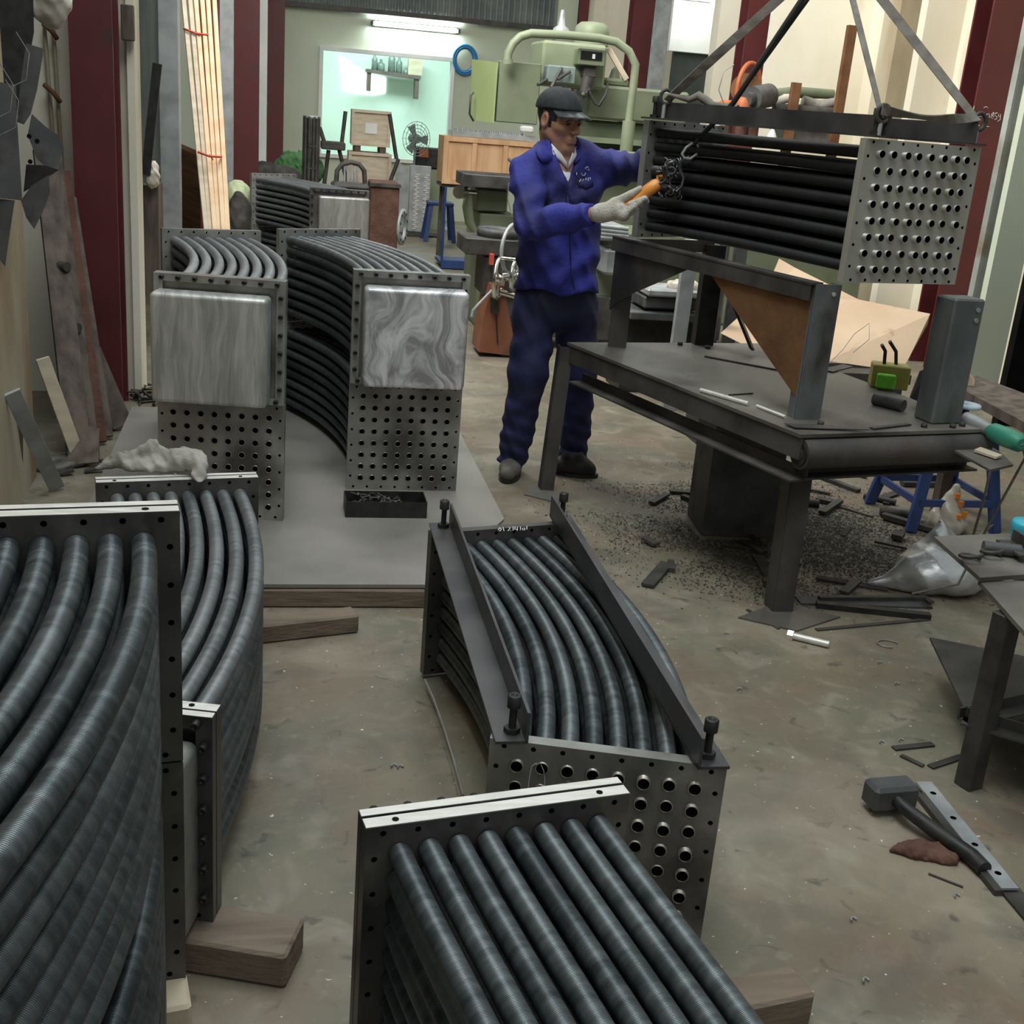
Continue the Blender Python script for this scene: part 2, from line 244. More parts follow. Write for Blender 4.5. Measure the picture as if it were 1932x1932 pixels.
def glass():
    m = bpy.data.materials.new('office_window_glass'); m.use_nodes = True; b = m.node_tree.nodes['Principled BSDF']
    b.inputs['Base Color'].default_value = (0.82, 0.97, 0.94, 1); b.inputs['Transmission Weight'].default_value = 1; b.inputs['Roughness'].default_value = 0.02; b.inputs['IOR'].default_value = 1.12
    return m
M['glass'] = glass()

# ------------------------------------------------------------------ mesh helpers
class MB:
    def __init__(s): s.v = []; s.f = []; s.mi = []; s.uv = {}; s.smooth = []
    def add(s, vs, fs, mi=0, smooth=False):
        o = len(s.v); s.v += [tuple(v) for v in vs]; s.f += [tuple(i+o for i in f) for f in fs]; s.mi += [mi]*len(fs); s.smooth += [smooth]*len(fs)
    def box(s, c, d, R=None, mi=0, bev=0.0):
        c = Vector(c); R = R or Matrix.Identity(3); x, y, z = d[0]/2, d[1]/2, d[2]/2
        b = min(bev, x*0.9, y*0.9, z*0.9)
        if b <= 0:
            vs = [c+R@Vector((sx*x, sy*y, sz*z)) for sz in (-1, 1) for sx, sy in ((-1, -1), (1, -1), (1, 1), (-1, 1))]
            s.add(vs, [(3, 2, 1, 0), (4, 5, 6, 7), (0, 1, 5, 4), (1, 2, 6, 5), (2, 3, 7, 6), (3, 0, 4, 7)], mi)
        else:
            vs = []
            def ringv(hx, hy, k, z_):
                return [c+R@Vector((px, py, z_)) for px, py in ((-hx+k, -hy), (hx-k, -hy), (hx, -hy+k), (hx, hy-k), (hx-k, hy), (-hx+k, hy), (-hx, hy-k), (-hx, -hy+k))]
            rings = [ringv(x-b, y-b, b*0.3, -z), ringv(x, y, b, -z+b), ringv(x, y, b, z-b), ringv(x-b, y-b, b*0.3, z)]
            for r in rings: vs += r
            fs = [tuple(range(7, -1, -1)), tuple(range(24, 32))]
            for k in range(3):
                for i in range(8): j = (i+1) % 8; fs.append((k*8+i, k*8+j, k*8+8+j, k*8+8+i))
            s.add(vs, fs, mi)
        return s
    def prism(s, poly, d, R=None, o=(0, 0, 0), mi=0):
        """poly: 2-D points in local x,z ; extruded along local y from 0 to d"""
        R = R or Matrix.Identity(3); o = Vector(o); n = len(poly)
        vs = [o+R@Vector((p[0], 0, p[1])) for p in poly]+[o+R@Vector((p[0], d, p[1])) for p in poly]
        s.add(vs, [tuple(range(n)), tuple(range(2*n-1, n-1, -1))]+[(i, i+n, (i+1) % n+n, (i+1) % n) for i in range(n)], mi); return s
    def slab(s, pts, t, mi=0):
        """polygon of 3-D points given a thickness t downwards along its normal"""
        P = [Vector(p) for p in pts]; nrm = (P[1]-P[0]).cross(P[2]-P[0]).normalized(); n = len(P)
        vs = P+[p-nrm*t for p in P]
        s.add(vs, [tuple(range(n)), tuple(range(2*n-1, n-1, -1))]+[(i, i+n, (i+1) % n+n, (i+1) % n) for i in range(n)], mi); return s
    def cyl(s, a, b, r0, r1=None, n=16, mi=0, caps=True, smooth=True):
        a = Vector(a); b = Vector(b); r1 = r0 if r1 is None else r1; d = (b-a).normalized()
        u = d.orthogonal().normalized(); v = d.cross(u)
        vs = [a+(u*math.cos(2*PI*k/n)+v*math.sin(2*PI*k/n))*r0 for k in range(n)]+[b+(u*math.cos(2*PI*k/n)+v*math.sin(2*PI*k/n))*r1 for k in range(n)]
        s.add(vs, [(k, (k+1) % n, (k+1) % n+n, k+n) for k in range(n)], mi, smooth)
        if caps: s.add(vs, [tuple(range(n-1, -1, -1)), tuple(range(n, 2*n))], mi)
        return s
    def tube(s, pts, r, n=10, mi=0, caps=True, closed=False):
        P = [Vector(p) for p in pts]; m = len(P); rr = r if isinstance(r, (list, tuple)) else [r]*m
        vs = []; up = None
        for i in range(m):
            if closed: d = (P[(i+1) % m]-P[i-1])
            else: d = (P[min(i+1, m-1)]-P[max(i-1, 0)])
            d = d.normalized() if d.length > 1e-9 else Vector((0, 0, 1))
            if up is None: up = d.orthogonal().normalized()
            up = (up-d*up.dot(d)); up = up.normalized() if up.length > 1e-6 else d.orthogonal().normalized()
            w_ = d.cross(up)
            vs += [P[i]+(up*math.cos(2*PI*k/n)+w_*math.sin(2*PI*k/n))*rr[i] for k in range(n)]
        fs = [(i*n+k, i*n+(k+1) % n, ((i+1) % m)*n+(k+1) % n, ((i+1) % m)*n+k) for i in range(m if closed else m-1) for k in range(n)]
        s.add(vs, fs, mi, True)
        if caps and not closed: s.add(vs, [tuple(range(n-1, -1, -1)), tuple(range((m-1)*n, m*n))], mi)
        return s
    def lathe(s, prof, o, R=None, n=24, mi=0):
        """prof: (radius, height) pairs, turned about local z"""
        R = R or Matrix.Identity(3); o = Vector(o); m = len(prof)
        vs = [o+R@Vector((r*math.cos(2*PI*k/n), r*math.sin(2*PI*k/n), z)) for r, z in prof for k in range(n)]
        s.add(vs, [(i*n+k, i*n+(k+1) % n, (i+1)*n+(k+1) % n, (i+1)*n+k) for i in range(m-1) for k in range(n)], mi, True); return s
    def build(s, name, mats, parent=None, off=None):
        me = bpy.data.meshes.new(name); off = Vector(off) if off is not None else Vector((0, 0, 0))
        me.from_pydata([(v[0]-off.x, v[1]-off.y, v[2]-off.z) for v in s.v], [], s.f)
        for m in (mats if isinstance(mats, (list, tuple)) else [mats]): me.materials.append(M[m])
        me.polygons.foreach_set('material_index', s.mi); me.polygons.foreach_set('use_smooth', s.smooth)
        me.update(); o = bpy.data.objects.new(name, me); COL.objects.link(o); o.location = off
        if parent is not None:
            o.parent = parent; o.location = off-world_off(parent)
        return o
def world_off(o):
    t = Vector((0, 0, 0))
    while o is not None: t = t+o.location; o = o.parent
    return t
def thing(name, label, cat, loc=(0, 0, 0), group=None):
    o = bpy.data.objects.new(name, None); COL.objects.link(o); o.location = loc; o.empty_display_size = 0.05
    return tag(o, label, cat, group)
def tag(o, label, cat, group=None, kind=None):
    o['label'] = label; o['category'] = cat
    if group: o['group'] = group
    if kind: o['kind'] = kind
    return o
def struct(o): o['kind'] = 'structure'; return o
def copy_thing(root, loc, label, group=None):
    r = root.copy(); COL.objects.link(r); r.location = loc; r['label'] = label
    if group: r['group'] = group
    for ch in [c for c in COL.objects if c.parent is root]:
        c = ch.copy(); COL.objects.link(c); c.parent = r
    return r
def rz(a): return Matrix.Rotation(a, 3, 'Z')
def frame(d, up=(0, 0, 1)):
    """matrix with columns x=d, z~up"""
    x = Vector(d).normalized(); up = Vector(up)
    y = up.cross(x)
    if y.length < 1e-5: y = Vector((0, 1, 0))
    y.normalize(); z = x.cross(y)
    return Matrix(((x.x, y.x, z.x), (x.y, y.y, z.y), (x.z, y.z, z.z)))
def bar(mb, a, b, w_, t, up=(0, 0, 1), mi=0, bev=0.0):
    a = Vector(a); b = Vector(b); mb.box((a+b)/2, ((b-a).length, w_, t), frame(b-a, up), mi, bev); return mb
def angle_iron(mb, a, b, w_, h_, t, up=(0, 0, 1), side=1, mi=0):
    """L section: a flat leg of width w_ lying under, and an upright leg of height h_ on one side"""
    a = Vector(a); b = Vector(b); F = frame(b-a, up); L = (b-a).length; c = (a+b)/2
    mb.box(c, (L, w_, t), F, mi)
    mb.box(c+F@Vector((0, side*(w_/2-t/2), h_/2)), (L, t, h_), F, mi); return mb

# smooth blobs meshed from a distance field (surface nets)
def surfnet(fn, lo, hi, h):
    lo = np.array(lo, float); hi = np.array(hi, float); n = np.ceil((hi-lo)/h).astype(int)+1
    ax = [lo[i]+h*np.arange(n[i]) for i in range(3)]
    X, Y, Z = np.meshgrid(*ax, indexing='ij'); D = fn(X, Y, Z)
    ins = D < 0; cnt = np.zeros(tuple(n-1)); acc = np.zeros(tuple(n-1)+(3,))
    corners = [(i, j, k) for i in (0, 1) for j in (0, 1) for k in (0, 1)]
    def sl(c): return tuple(slice(c[a], n[a]-1+c[a]) for a in range(3))
    for a in range(3):
        for c in corners:
            if c[a]: continue
            e_ = list(c); e_[a] = 1; e_ = tuple(e_)
            A = D[sl(c)]; B = D[sl(e_)]; m = (A < 0) != (B < 0)
            t = np.where(m, A/np.where(m, A-B, 1), 0)
            cnt += m
            for q in range(3): acc[..., q] += m*(c[q]+(t if q == a else 0))
    act = cnt > 0; idx = -np.ones(act.shape, int); idx[act] = np.arange(act.sum())
    base = np.argwhere(act); V = lo+h*(base+acc[act]/cnt[act][:, None]); Fq = []
    for a in range(3):
        b_, c_ = (a+1) % 3, (a+2) % 3
        s0 = [slice(None)]*3; s1 = [slice(None)]*3; s0[a] = slice(0, n[a]-1); s1[a] = slice(1, n[a])
        A = ins[tuple(s0)]; B = ins[tuple(s1)]; m = A != B
        P = np.argwhere(m); P = P[(P[:, b_] > 0) & (P[:, c_] > 0) & (P[:, b_] < n[b_]-1) & (P[:, c_] < n[c_]-1)]
        if len(P) == 0: continue
        flip = A[tuple(P.T)]
        def g(db, dc):
            Q = P.copy(); Q[:, b_] += db; Q[:, c_] += dc; return idx[tuple(Q.T)]
        q = np.stack([g(-1, -1), g(0, -1), g(0, 0), g(-1, 0)], 1); q[~flip] = q[~flip][:, ::-1]; Fq.append(q)
    return V, np.concatenate(Fq)
def blob(name, fn, lo, hi, h, mat, parent=None, off=None):
    V, Fq = surfnet(fn, lo, hi, h); mb = MB(); mb.v = [tuple(v) for v in V.tolist()]; mb.f = [tuple(f) for f in Fq.tolist()]
    mb.mi = [0]*len(mb.f); mb.smooth = [True]*len(mb.f)
    return mb.build(name, mat, parent, off)
def caps_(X, Y, Z, a, b, ra, rb):
    ax, ay, az = a; dx, dy, dz = b[0]-ax, b[1]-ay, b[2]-az
    L = dx*dx+dy*dy+dz*dz+1e-12
    t = np.clip(((X-ax)*dx+(Y-ay)*dy+(Z-az)*dz)/L, 0, 1)
    return np.sqrt((X-ax-t*dx)**2+(Y-ay-t*dy)**2+(Z-az-t*dz)**2)-(ra+(rb-ra)*t)
def elli(X, Y, Z, c, r, R=None):
    x, y, z = X-c[0], Y-c[1], Z-c[2]
    if R is not None:
        R = np.array(R); x, y, z = (R[0, 0]*x+R[1, 0]*y+R[2, 0]*z, R[0, 1]*x+R[1, 1]*y+R[2, 1]*z, R[0, 2]*x+R[1, 2]*y+R[2, 2]*z)
    k = np.sqrt((x/r[0])**2+(y/r[1])**2+(z/r[2])**2); k2 = np.sqrt((x/r[0]**2)**2+(y/r[1]**2)**2+(z/r[2]**2)**2)+1e-9
    return k*(k-1)/k2
def smin(a, b, k):
    h_ = np.clip(0.5+0.5*(b-a)/k, 0, 1); return b*(1-h_)+a*h_-k*h_*(1-h_)
def smax(a, b, k): return -smin(-a, -b, k)

# ------------------------------------------------------------------ the building
def wallbox(name, x0, x1, y0, y1, z0, z1, mat):
    return struct(MB().box(((x0+x1)/2, (y0+y1)/2, (z0+z1)/2), (x1-x0, y1-y0, z1-z0)).build(name, mat))
fl = MB(); fl.box((2.2, 9.2, -0.05), (8.2, 22.4, 0.1)); struct(fl.build('floor', 'floor'))
YB = 17.0
wallbox('wall_left', -1.15, -0.94, -2.0, 4.87, 0, 4.2, 'rustcream')
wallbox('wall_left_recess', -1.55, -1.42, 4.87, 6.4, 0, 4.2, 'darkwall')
wallbox('wall_left_pier', -1.45, -0.70, 6.32, 6.5, 0, 4.2, 'cream')
wallbox('wall_left_corner', -0.70, -0.665, 6.25, 6.5, 0, 4.2, 'cream')
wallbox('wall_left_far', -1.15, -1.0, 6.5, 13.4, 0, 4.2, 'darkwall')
wallbox('wall_left_end', -1.15, -0.62, 13.4, YB, 0, 4.2, 'wallgreen')
wallbox('wall_right_near', 5.05, 5.2, -2.0, 7.0, 0, 4.8, 'greywall')
wallbox('wall_right', 5.05, 5.2, 7.0, YB, 0, 4.8, 'cream')
# back wall of the hall with the office window cut out of it
wa, wb = at(603, 88, YB), at(858, 108, YB)
wx0, wx1, wz1 = wa.x, wb.x, (wa.z+wb.z)/2; wz0 = 0.75
bw = MB(); ztop = at(640, 12, YB).z
xl, xr = -1.0, 5.05
for x0, x1, z0, z1 in ((xl, wx0, 0, ztop), (wx1, xr, 0, ztop), (wx0, wx1, 0, wz0), (wx0, wx1, wz1, ztop)):
    bw.box(((x0+x1)/2, YB+0.08, (z0+z1)/2), (x1-x0, 0.16, z1-z0))
struct(bw.build('wall_back', 'wallgreen'))
# corrugated sheet above the back wall
cs = MB(); n = 300; zc0, zc1 = ztop-0.02, 4.4
x0c, x1c = -1.0, 5.0
prev = []
vs = []; fs = []
for i in range(n+1):
    x = x0c+(x1c-x0c)*i/n; y = YB+0.05+0.025*math.sin(i*PI/2.0+0.4)*(1 if True else 0)
    vs += [(x, y-0.08, zc0), (x, y-0.08, zc1)]
    if i: fs.append((2*i-2, 2*i, 2*i+1, 2*i-1))
cs.add(vs, fs); cs.box((2, YB+0.06, (zc0+zc1)/2), (6, 0.02, zc1-zc0)); struct(cs.build('trim_1', 'corr'))
tr = MB(); tr.box((2.0, YB-0.10, ztop-0.03), (6.0, 0.12, 0.06)); struct(tr.build('trim_2', 'iron'))
# office window: frame and glass
wf = MB(); t = 0.05
cx, cz = (wx0+wx1)/2, (wz0+wz1)/2
for c, d in (((cx, YB, wz1-t/2), (wx1-wx0, 0.14, t)), ((cx, YB, wz0+t/2), (wx1-wx0, 0.14, t)), ((wx0+t/2, YB, cz), (t, 0.134, wz1-wz0-2*t)), ((wx1-t/2, YB, cz), (t, 0.134, wz1-wz0-2*t))):
    wf.box(c, d)
wn = struct(wf.build('window_1', 'white'))
g = MB(); g.box((cx, YB+0.03, cz), (wx1-wx0-0.1, 0.012, wz1-wz0-0.1)); g.build('pane', 'glass', wn)
# office behind the glass
of = MB(); of.box((1.5, 20.05, 1.7), (5.5, 0.1, 3.4)); of.box((-0.6, 18.6, 1.7), (0.1, 3.0, 3.4)); of.box((4.3, 18.6, 1.7), (0.1, 3.0, 3.4)); struct(of.build('wall_office', 'office'))
of = MB(); of.box((1.8, 18.6, 3.45), (5.2, 3.0, 0.1)); struct(of.build('ceiling', 'white'))

# H-section columns in red oxide
def hcol(name, x0, x1, y, depth, zt, label, mat='red', tw=0.02, edge=None, writing=False):
    mb = MB()
    for yy in (y, y+depth): mb.box(((x0+x1)/2, yy, zt/2), (x1-x0, tw, zt))
    mb.box(((x0+x1)/2, y+depth/2, zt/2), (tw, depth, zt))
    o = mb.build(name, mat, off=((x0+x1)/2, y, 0)); o['kind'] = 'structure'; return o
pL, pR = at(143, 400, 5.95), at(222, 400, 5.95)
hcol('trim_3', pL.x, pR.x, 5.95, 0.22, 4.2, '')
p1, p2 = at(377, 200, 9.0), at(413, 200, 9.0); hcol('trim_4', p1.x, p2.x, 9.0, 0.16, 4.4, '')
p1, p2 = at(441, 250, 13.0), at(488, 250, 13.0); hcol('trim_5', p1.x, p2.x, 13.0, 0.2, 4.2, '')
p1, p2 = at(505, 150, 16.6), at(536, 150, 16.6); hcol('trim_6', p1.x, p2.x, 16.6, 0.2, 4.2, '')
for i, (pxa, pxb, py, Y) in enumerate(((1828, 1905, 250, 7.9), (1402, 1446, 100, 11.6), (1192, 1232, 60, 15.2), (1092, 1120, 30, 16.7))):
    p1, p2 = at(pxa, py, Y), at(pxb, py, Y); o = hcol('trim_%d' % (7+i), p1.x, p2.x, Y, 0.22, 4.8, '')
    if i == 0:
        # chalk handwriting on the web of the near column: strokes of thin line
        def P2(px, py): q = at(px, py, Y-0.013); return (q.x, q.y, q.z)
        strokes = [[(1838, 200), (1836, 212), (1839, 218), (1844, 213)], [(1846, 213), (1847, 220), (1851, 219), (1852, 213), (1853, 220)],
                   [(1857, 214), (1857, 221)], [(1862, 222), (1862, 215), (1866, 215), (1867, 222)], [(1856, 203), (1861, 201), (1864, 204)],
                   [(1875, 212), (1870, 216), (1875, 220), (1872, 224), (1869, 221), (1874, 216), (1875, 212)], [(1882, 213), (1877, 214), (1877, 218), (1881, 220), (1880, 225), (1876, 225)],
                   [(1884, 215), (1884, 220), (1888, 219), (1888, 215), (1887, 226), (1882, 229)], [(1858, 238), (1866, 239)], [(1848, 236), (1843, 242)]]
        mb = MB()
        for s_ in strokes: mb.tube([P2(a, b) for a, b in s_], 0.0022, 5)
        mb.build('chalk_writing', 'chalk', o)
# grey column right of the near red one, pale pier strips on the right wall, grey pier and dark openings
for i, (pxa, pxb, py, Y, mat, dd) in enumerate(((1924, 1985, 250, 6.9, 'wallgreen', 0.06), (1692, 1742, 60, 9.0, 'rustcream', 0.25), (1352, 1398, 80, 12.2, 'cream', 0.2), (1240, 1262, 40, 14.4, 'galv', 0.15),
                                                (1052, 1090, 30, 16.8, 'wallgreen', 0.15), (1120, 1192, 30, 16.4, 'cream', 0.3))):
    if i == 0: q1, q2 = at(1898, py, 7.0), at(1926, py, 7.0); wallbox('trim_19', q1.x, q2.x, 7.0, 7.06, 0, 4.8, 'greywall')
    p1, p2 = at(pxa, py, Y), at(pxb, py, Y); wallbox('trim_%d' % (11+i), p1.x, p2.x, Y, Y+dd, 0, 4.8, mat)
# bright white board and dark doorway between the far right columns
pa, pb, pc = at(1262, 95, 13.6), at(1352, 105, 13.6), at(1352, 0, 13.6)
wallbox('trim_17', pa.x, pb.x, 13.6, 13.68, pa.z, 4.4, 'white')
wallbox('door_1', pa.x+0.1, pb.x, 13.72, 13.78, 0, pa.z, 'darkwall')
# stained panels that close the right side behind the hanging bundle
pa, pb = at(1452, 100, 10.3), at(1692, 100, 10.3)
wallbox('wall_right_panel', pa.x, pb.x, 10.3, 10.4, 0, 4.8, 'cream')
pa, pb = at(1735, 100, 8.8), at(1842, 100, 8.8)
wallbox('wall_right_panel_near', pa.x, 5.05, 8.8, 8.9, 0, 4.8, 'cream')

# dark shed opening at far right edge
pa = at(1905, 500, 6.2)
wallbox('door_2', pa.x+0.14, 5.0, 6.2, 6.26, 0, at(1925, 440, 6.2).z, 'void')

# grey posts and ducts on the left
def post(name, px0, px1, py, Y, d, zt, mat, label, cat='post', **k):
    a, b = at(px0, py, Y), at(px1, py, Y)
    o = MB().box(((a.x+b.x)/2, Y+d/2, zt/2), (b.x-a.x, d, zt), bev=0.004).build(name, mat, off=((a.x+b.x)/2, Y+d/2, 0)); tag(o, label, cat); return o
post('steel_post', 300, 338, 200, 7.6, 0.14, 4.0, 'galv', 'grey galvanised steel post standing left of the leaning pine boards', 'post')
post('steel_channel', 414, 440, 150, 11.3, 0.14, 4.2, 'galv', 'grey steel channel upright between the two far red columns', 'post')
a, b = at(488, 120, 15), at(504, 120, 15); wallbox('trim_18', a.x, b.x, 15.0, 15.1, 0, 4.2, 'white')
# panel fixed to the pier
a, b = at(228, 8, 6.2), at(254, 78, 6.2); o = MB().box(((a.x+b.x)/2, 6.2, (a.z+b.z)/2), (b.x-a.x, 0.05, a.z-b.z), bev=0.004).build('junction_box', 'plankdark'); tag(o, 'brown flat box fixed high on the cream pier beside the red column', 'box')

# fluorescent light on the back wall
a, b = at(702, 42, YB-0.08), at(866, 60, YB-0.08); z = (a.z+b.z)/2
li = thing('wall_light', 'glowing fluorescent wall light above the office window', 'light', ((a.x+b.x)/2, YB-0.08, z))
mb = MB(); mb.box(((a.x+b.x)/2, YB-0.03, z), (b.x-a.x, 0.05, 0.07), bev=0.01)
for x in (a.x, b.x): mb.box((x, YB-0.07, z), (0.03, 0.08, 0.05))
mb.build('housing', 'iron', li)
MB().cyl((a.x+0.04, YB-0.09, z), (b.x-0.04, YB-0.09, z), 0.028, n=12).build('lamp_tube', 'lamp', li)
# lamp on the white board
a, b = at(1275, 12, 13.5), at(1345, 22, 13.5)
li = thing('wall_light', 'glowing fluorescent light on the white board behind the slings', 'light', ((a.x+b.x)/2, 13.5, a.z))
mb = MB(); mb.box(((a.x+b.x)/2, 13.57, a.z+0.12), (b.x-a.x, 0.05, 0.07), bev=0.01); mb.build('housing', 'white', li)
MB().cyl((a.x, 13.52, a.z+0.12), (b.x, 13.52, a.z+0.12), 0.028, n=12).build('lamp_tube', 'lamp', li)

# ------------------------------------------------------------------ curved tube bundle modules
W, HM, TP, PT = 0.445, 0.435, 0.048, 0.028
def hole_cell(mb, x0, x1, z0, z1, r, n, T, t, face_mi=0, wall_mi=0):
    """rectangular cell of the plate with a round hole; T maps (x, y, z) to the world"""
    cx, cz = (x0+x1)/2, (z0+z1)/2; hx, hz = (x1-x0)/2, (z1-z0)/2
    out = []; inn = []
    for k in range(n):
        a = 2*PI*(k+0.5*0)/n; c, s_ = math.cos(a), math.sin(a); m = max(abs(c), abs(s_))
        out.append((cx+hx*c/m, cz+hz*s_/m)); inn.append((cx+r*c, cz+r*s_))
    vs = [T(x, 0, z) for x, z in out]+[T(x, 0, z) for x, z in inn]+[T(x, t, z) for x, z in out]+[T(x, t, z) for x, z in inn]
    f1 = []; f2 = []
    for k in range(n):
        j = (k+1) % n
        f1 += [(k, j, n+j, n+k), (2*n+j, 2*n+k, 3*n+k, 3*n+j)]; f2.append((n+k, n+j, 3*n+j, 3*n+k))
    mb.add(vs, f1, face_mi); mb.add(vs, f2, wall_mi)
def plate_mb(mb, T, t, holes=True, wd=W, ht=HM, ring_only=False, mi=0, bmi=1):
    m = (wd-8*TP)/2; mz = (ht-8*TP)/2; br = 0.0052
    # border strips with the bolt holes: 8 along the width, 8 along the height
    for z0, z1 in ((0, mz), (ht-mz, ht)):
        st = (wd-m)/8
        for i in range(8): hole_cell(mb, i*wd/8, (i+1)*wd/8, z0, z1, br, 8, T, t, mi, bmi)
    zs = [mz+i*(ht-2*mz)/6 for i in range(7)]
    for x0, x1 in ((0, m), (wd-m, wd)):
        for i in range(6): hole_cell(mb, x0, x1, zs[i], zs[i+1], br, 8, T, t, mi, bmi)
    if holes:
        for i in range(8):
            for j in range(8): hole_cell(mb, m+i*TP, m+(i+1)*TP, mz+j*TP, mz+(j+1)*TP, 0.0132, 16, T, t, mi, bmi)
    elif not ring_only:
        vs = [T(m, 0, mz), T(wd-m, 0, mz), T(wd-m, 0, ht-mz), T(m, 0, ht-mz)]; mb.add(vs, [(0, 1, 2, 3)], mi)
    # rim
    c = [(0, 0), (wd, 0), (wd, ht), (0, ht)]
    vs = [T(x, 0, z) for x, z in c]+[T(x, t, z) for x, z in c]
    mb.add(vs, [(0, 4, 5, 1), (1, 5, 6, 2), (2, 6, 7, 3), (3, 7, 4, 0)], mi)
def tube_mesh(pts, r, rn, rb, nozz0, nozz1, n=14, period=None):
    """finned tube along pts, with bare bright ends; nozz = (length, open?) at the end"""
    P = [Vector(p) for p in pts]; m = len(P); rings = []; L = 0
    d0 = (P[1]-P[0]).normalized(); d1 = (P[-1]-P[-2]).normalized()
    seq = []   # (point, dir, radius, material, length)
    if nozz0: seq += [(P[0]-d0*nozz0, d0, rn, 1)]; seq += [(P[0], d0, rn, 1)]
    seq += [(P[0]+d0*0.003, d0, r, 0)]
    for i in range(1, m-1): seq.append((P[i], (P[i+1]-P[i-1]).normalized(), r, 0))
    seq += [(P[-1]-d1*0.003, d1, r, 0)]
    if nozz1:
        seq += [(P[-1], d1, rn, 1), (P[-1]+d1*nozz1, d1, rn, 1), (P[-1]+d1*nozz1, d1, rb, 1), (P[-1]+d1*(nozz1-0.004), d1, rb, 2), (P[-1]+d1*(nozz1-0.03), d1, rb, 2), (P[-1]+d1*(nozz1-0.03), d1, 0.0003, 2)]
    vs = []; us = []; Lc = 0; prev = None
    for p, d, rr, mt in seq:
        u = Vector((0, 0, 1)).cross(d).normalized(); v = d.cross(u)
        if prev is not None: Lc += (p-prev).length
        prev = p; us.append(Lc)
        vs += [p+(u*math.cos(2*PI*k/n)+v*math.sin(2*PI*k/n))*rr for k in range(n)]
    fs = []; mi = []; uv = []
    for i in range(len(seq)-1):
        for k in range(n):
            fs.append((i*n+k, i*n+(k+1) % n, (i+1)*n+(k+1) % n, (i+1)*n+k)); mi.append(seq[i+1][3] if seq[i+1][3] else (1 if seq[i][3] == 1 else 0))
            uv += [(us[i], k/n), (us[i], (k+1)/n), (us[i+1], (k+1)/n), (us[i+1], k/n)]
    me = bpy.data.meshes.new('tube'); me.from_pydata([tuple(v) for v in vs], [], fs)
    me.polygons.foreach_set('material_index', mi); me.polygons.foreach_set('use_smooth', [True]*len(fs))
    ul = me.uv_layers.new(name='UVMap'); ul.data.foreach_set('uv', [c for q in uv for c in q])
    for i in range(len(seq)-1):
        if abs(seq[i][2]-seq[i+1][2]) > 0.002:
            pass
    me.update(); return me
def bolt_mesh(r=0.0085, h=0.016, up=True):
    mb = MB(); n = 12
    mb.lathe([(r, 0), (r, h*0.85), (r*0.88, h), (r*0.5, h), (r*0.5, h*0.5), (0.0003, h*0.5)], (0, 0, 0), n=n)
    me = bpy.data.meshes.new('bolt'); me.from_pydata(mb.v, [], mb.f); me.polygons.foreach_set('use_smooth', mb.smooth); me.materials.append(M['black']); me.update(); return me
BOLT = bolt_mesh()
def cover(root, T, dirv, R, wd, ht, mat, label=None, bolts=True, fl_t=0.02, mg=(0.036, 0.028)):
    """flange with bolts and a rounded header box; T maps (x, y, z): y counts outwards from the plate face"""
    mb = MB(); plate_mb(mb, T, fl_t, holes=False, wd=wd, ht=ht, ring_only=False)
    m = 0.0305
    vs = [T(0, fl_t, 0), T(wd, fl_t, 0), T(wd, fl_t, ht), T(0, fl_t, ht)]; 
    o = mb.build('cover_flange', ['platedark' if mat == 'dullcover' else 'plate', 'bore'], root, off=world_off(root))  # the dark steel paints shade onto these flanges
    # header box as a rounded pan
    d = 0.088; x0, x1, z0, z1 = mg[0], wd-mg[1], 0.006, ht-0.052; rr = 0.014
    def rect(off_, k=5, rad=0.016):
        pts = []; X0, X1, Z0, Z1 = x0+off_, x1-off_, z0+off_, z1-off_; rad = max(rad-off_, 0.004)
        for cx_, cz_, a0 in ((X1-rad, Z1-rad, 0), (X0+rad, Z1-rad, PI/2), (X0+rad, Z0+rad, PI), (X1-rad, Z0+rad, 1.5*PI)):
            for q in range(k+1): a = a0+PI/2*q/k; pts.append((cx_+rad*math.cos(a), cz_+rad*math.sin(a)))
        return pts
    mb = MB(); vs = []; lay = [(0, fl_t)]+[(rr*(1-math.cos(a)), fl_t+d-rr+rr*math.sin(a)) for a in [PI/2*q/5 for q in range(6)]]
    for off_, y in lay: vs += [T(x, y, z) for x, z in rect(off_)]
    n = len(rect(0)); fs = [(i*n+k, i*n+(k+1) % n, (i+1)*n+(k+1) % n, (i+1)*n+k) for i in range(len(lay)-1) for k in range(n)]
    mb.add(vs, fs, 0, True); mb.add(vs, [tuple(range((len(lay)-1)*n, len(lay)*n))], 0)
    hb = mb.build('header_box', mat, root, off=world_off(root))
    if label: hb['label'] = label
    if bolts:
        m2 = (wd-8*TP)/2; mz = (ht-8*TP)/2
        pos = [((i+0.5)*wd/8, mz/2) for i in range(8)]+[((i+0.5)*wd/8, ht-mz/2) for i in range(8)]
        zs = [mz+(i+0.5)*(ht-2*mz)/6 for i in range(6)]; pos += [(m2/2, z_) for z_ in zs]+[(wd-m2/2, z_) for z_ in zs]
        Fm = Matrix(((R.x, 0, dirv.x), (R.y, 0, dirv.y), (0, 1, 0))); Fm = Matrix(((R.x, 0, dirv.x), (R.y, 0, dirv.y), (0, -1, 0)))
        for x, z_ in pos:
            if x0-0.004 < x < x1+0.004 and z0 < z_ < z1+0.004: continue
            b = bpy.data.objects.new('bolt', BOLT); COL.objects.link(b); b.parent = root
            b.location = Vector(T(x, fl_t, z_))-world_off(root); b.rotation_euler = dirv.to_track_quat('Z', 'Y').to_euler()
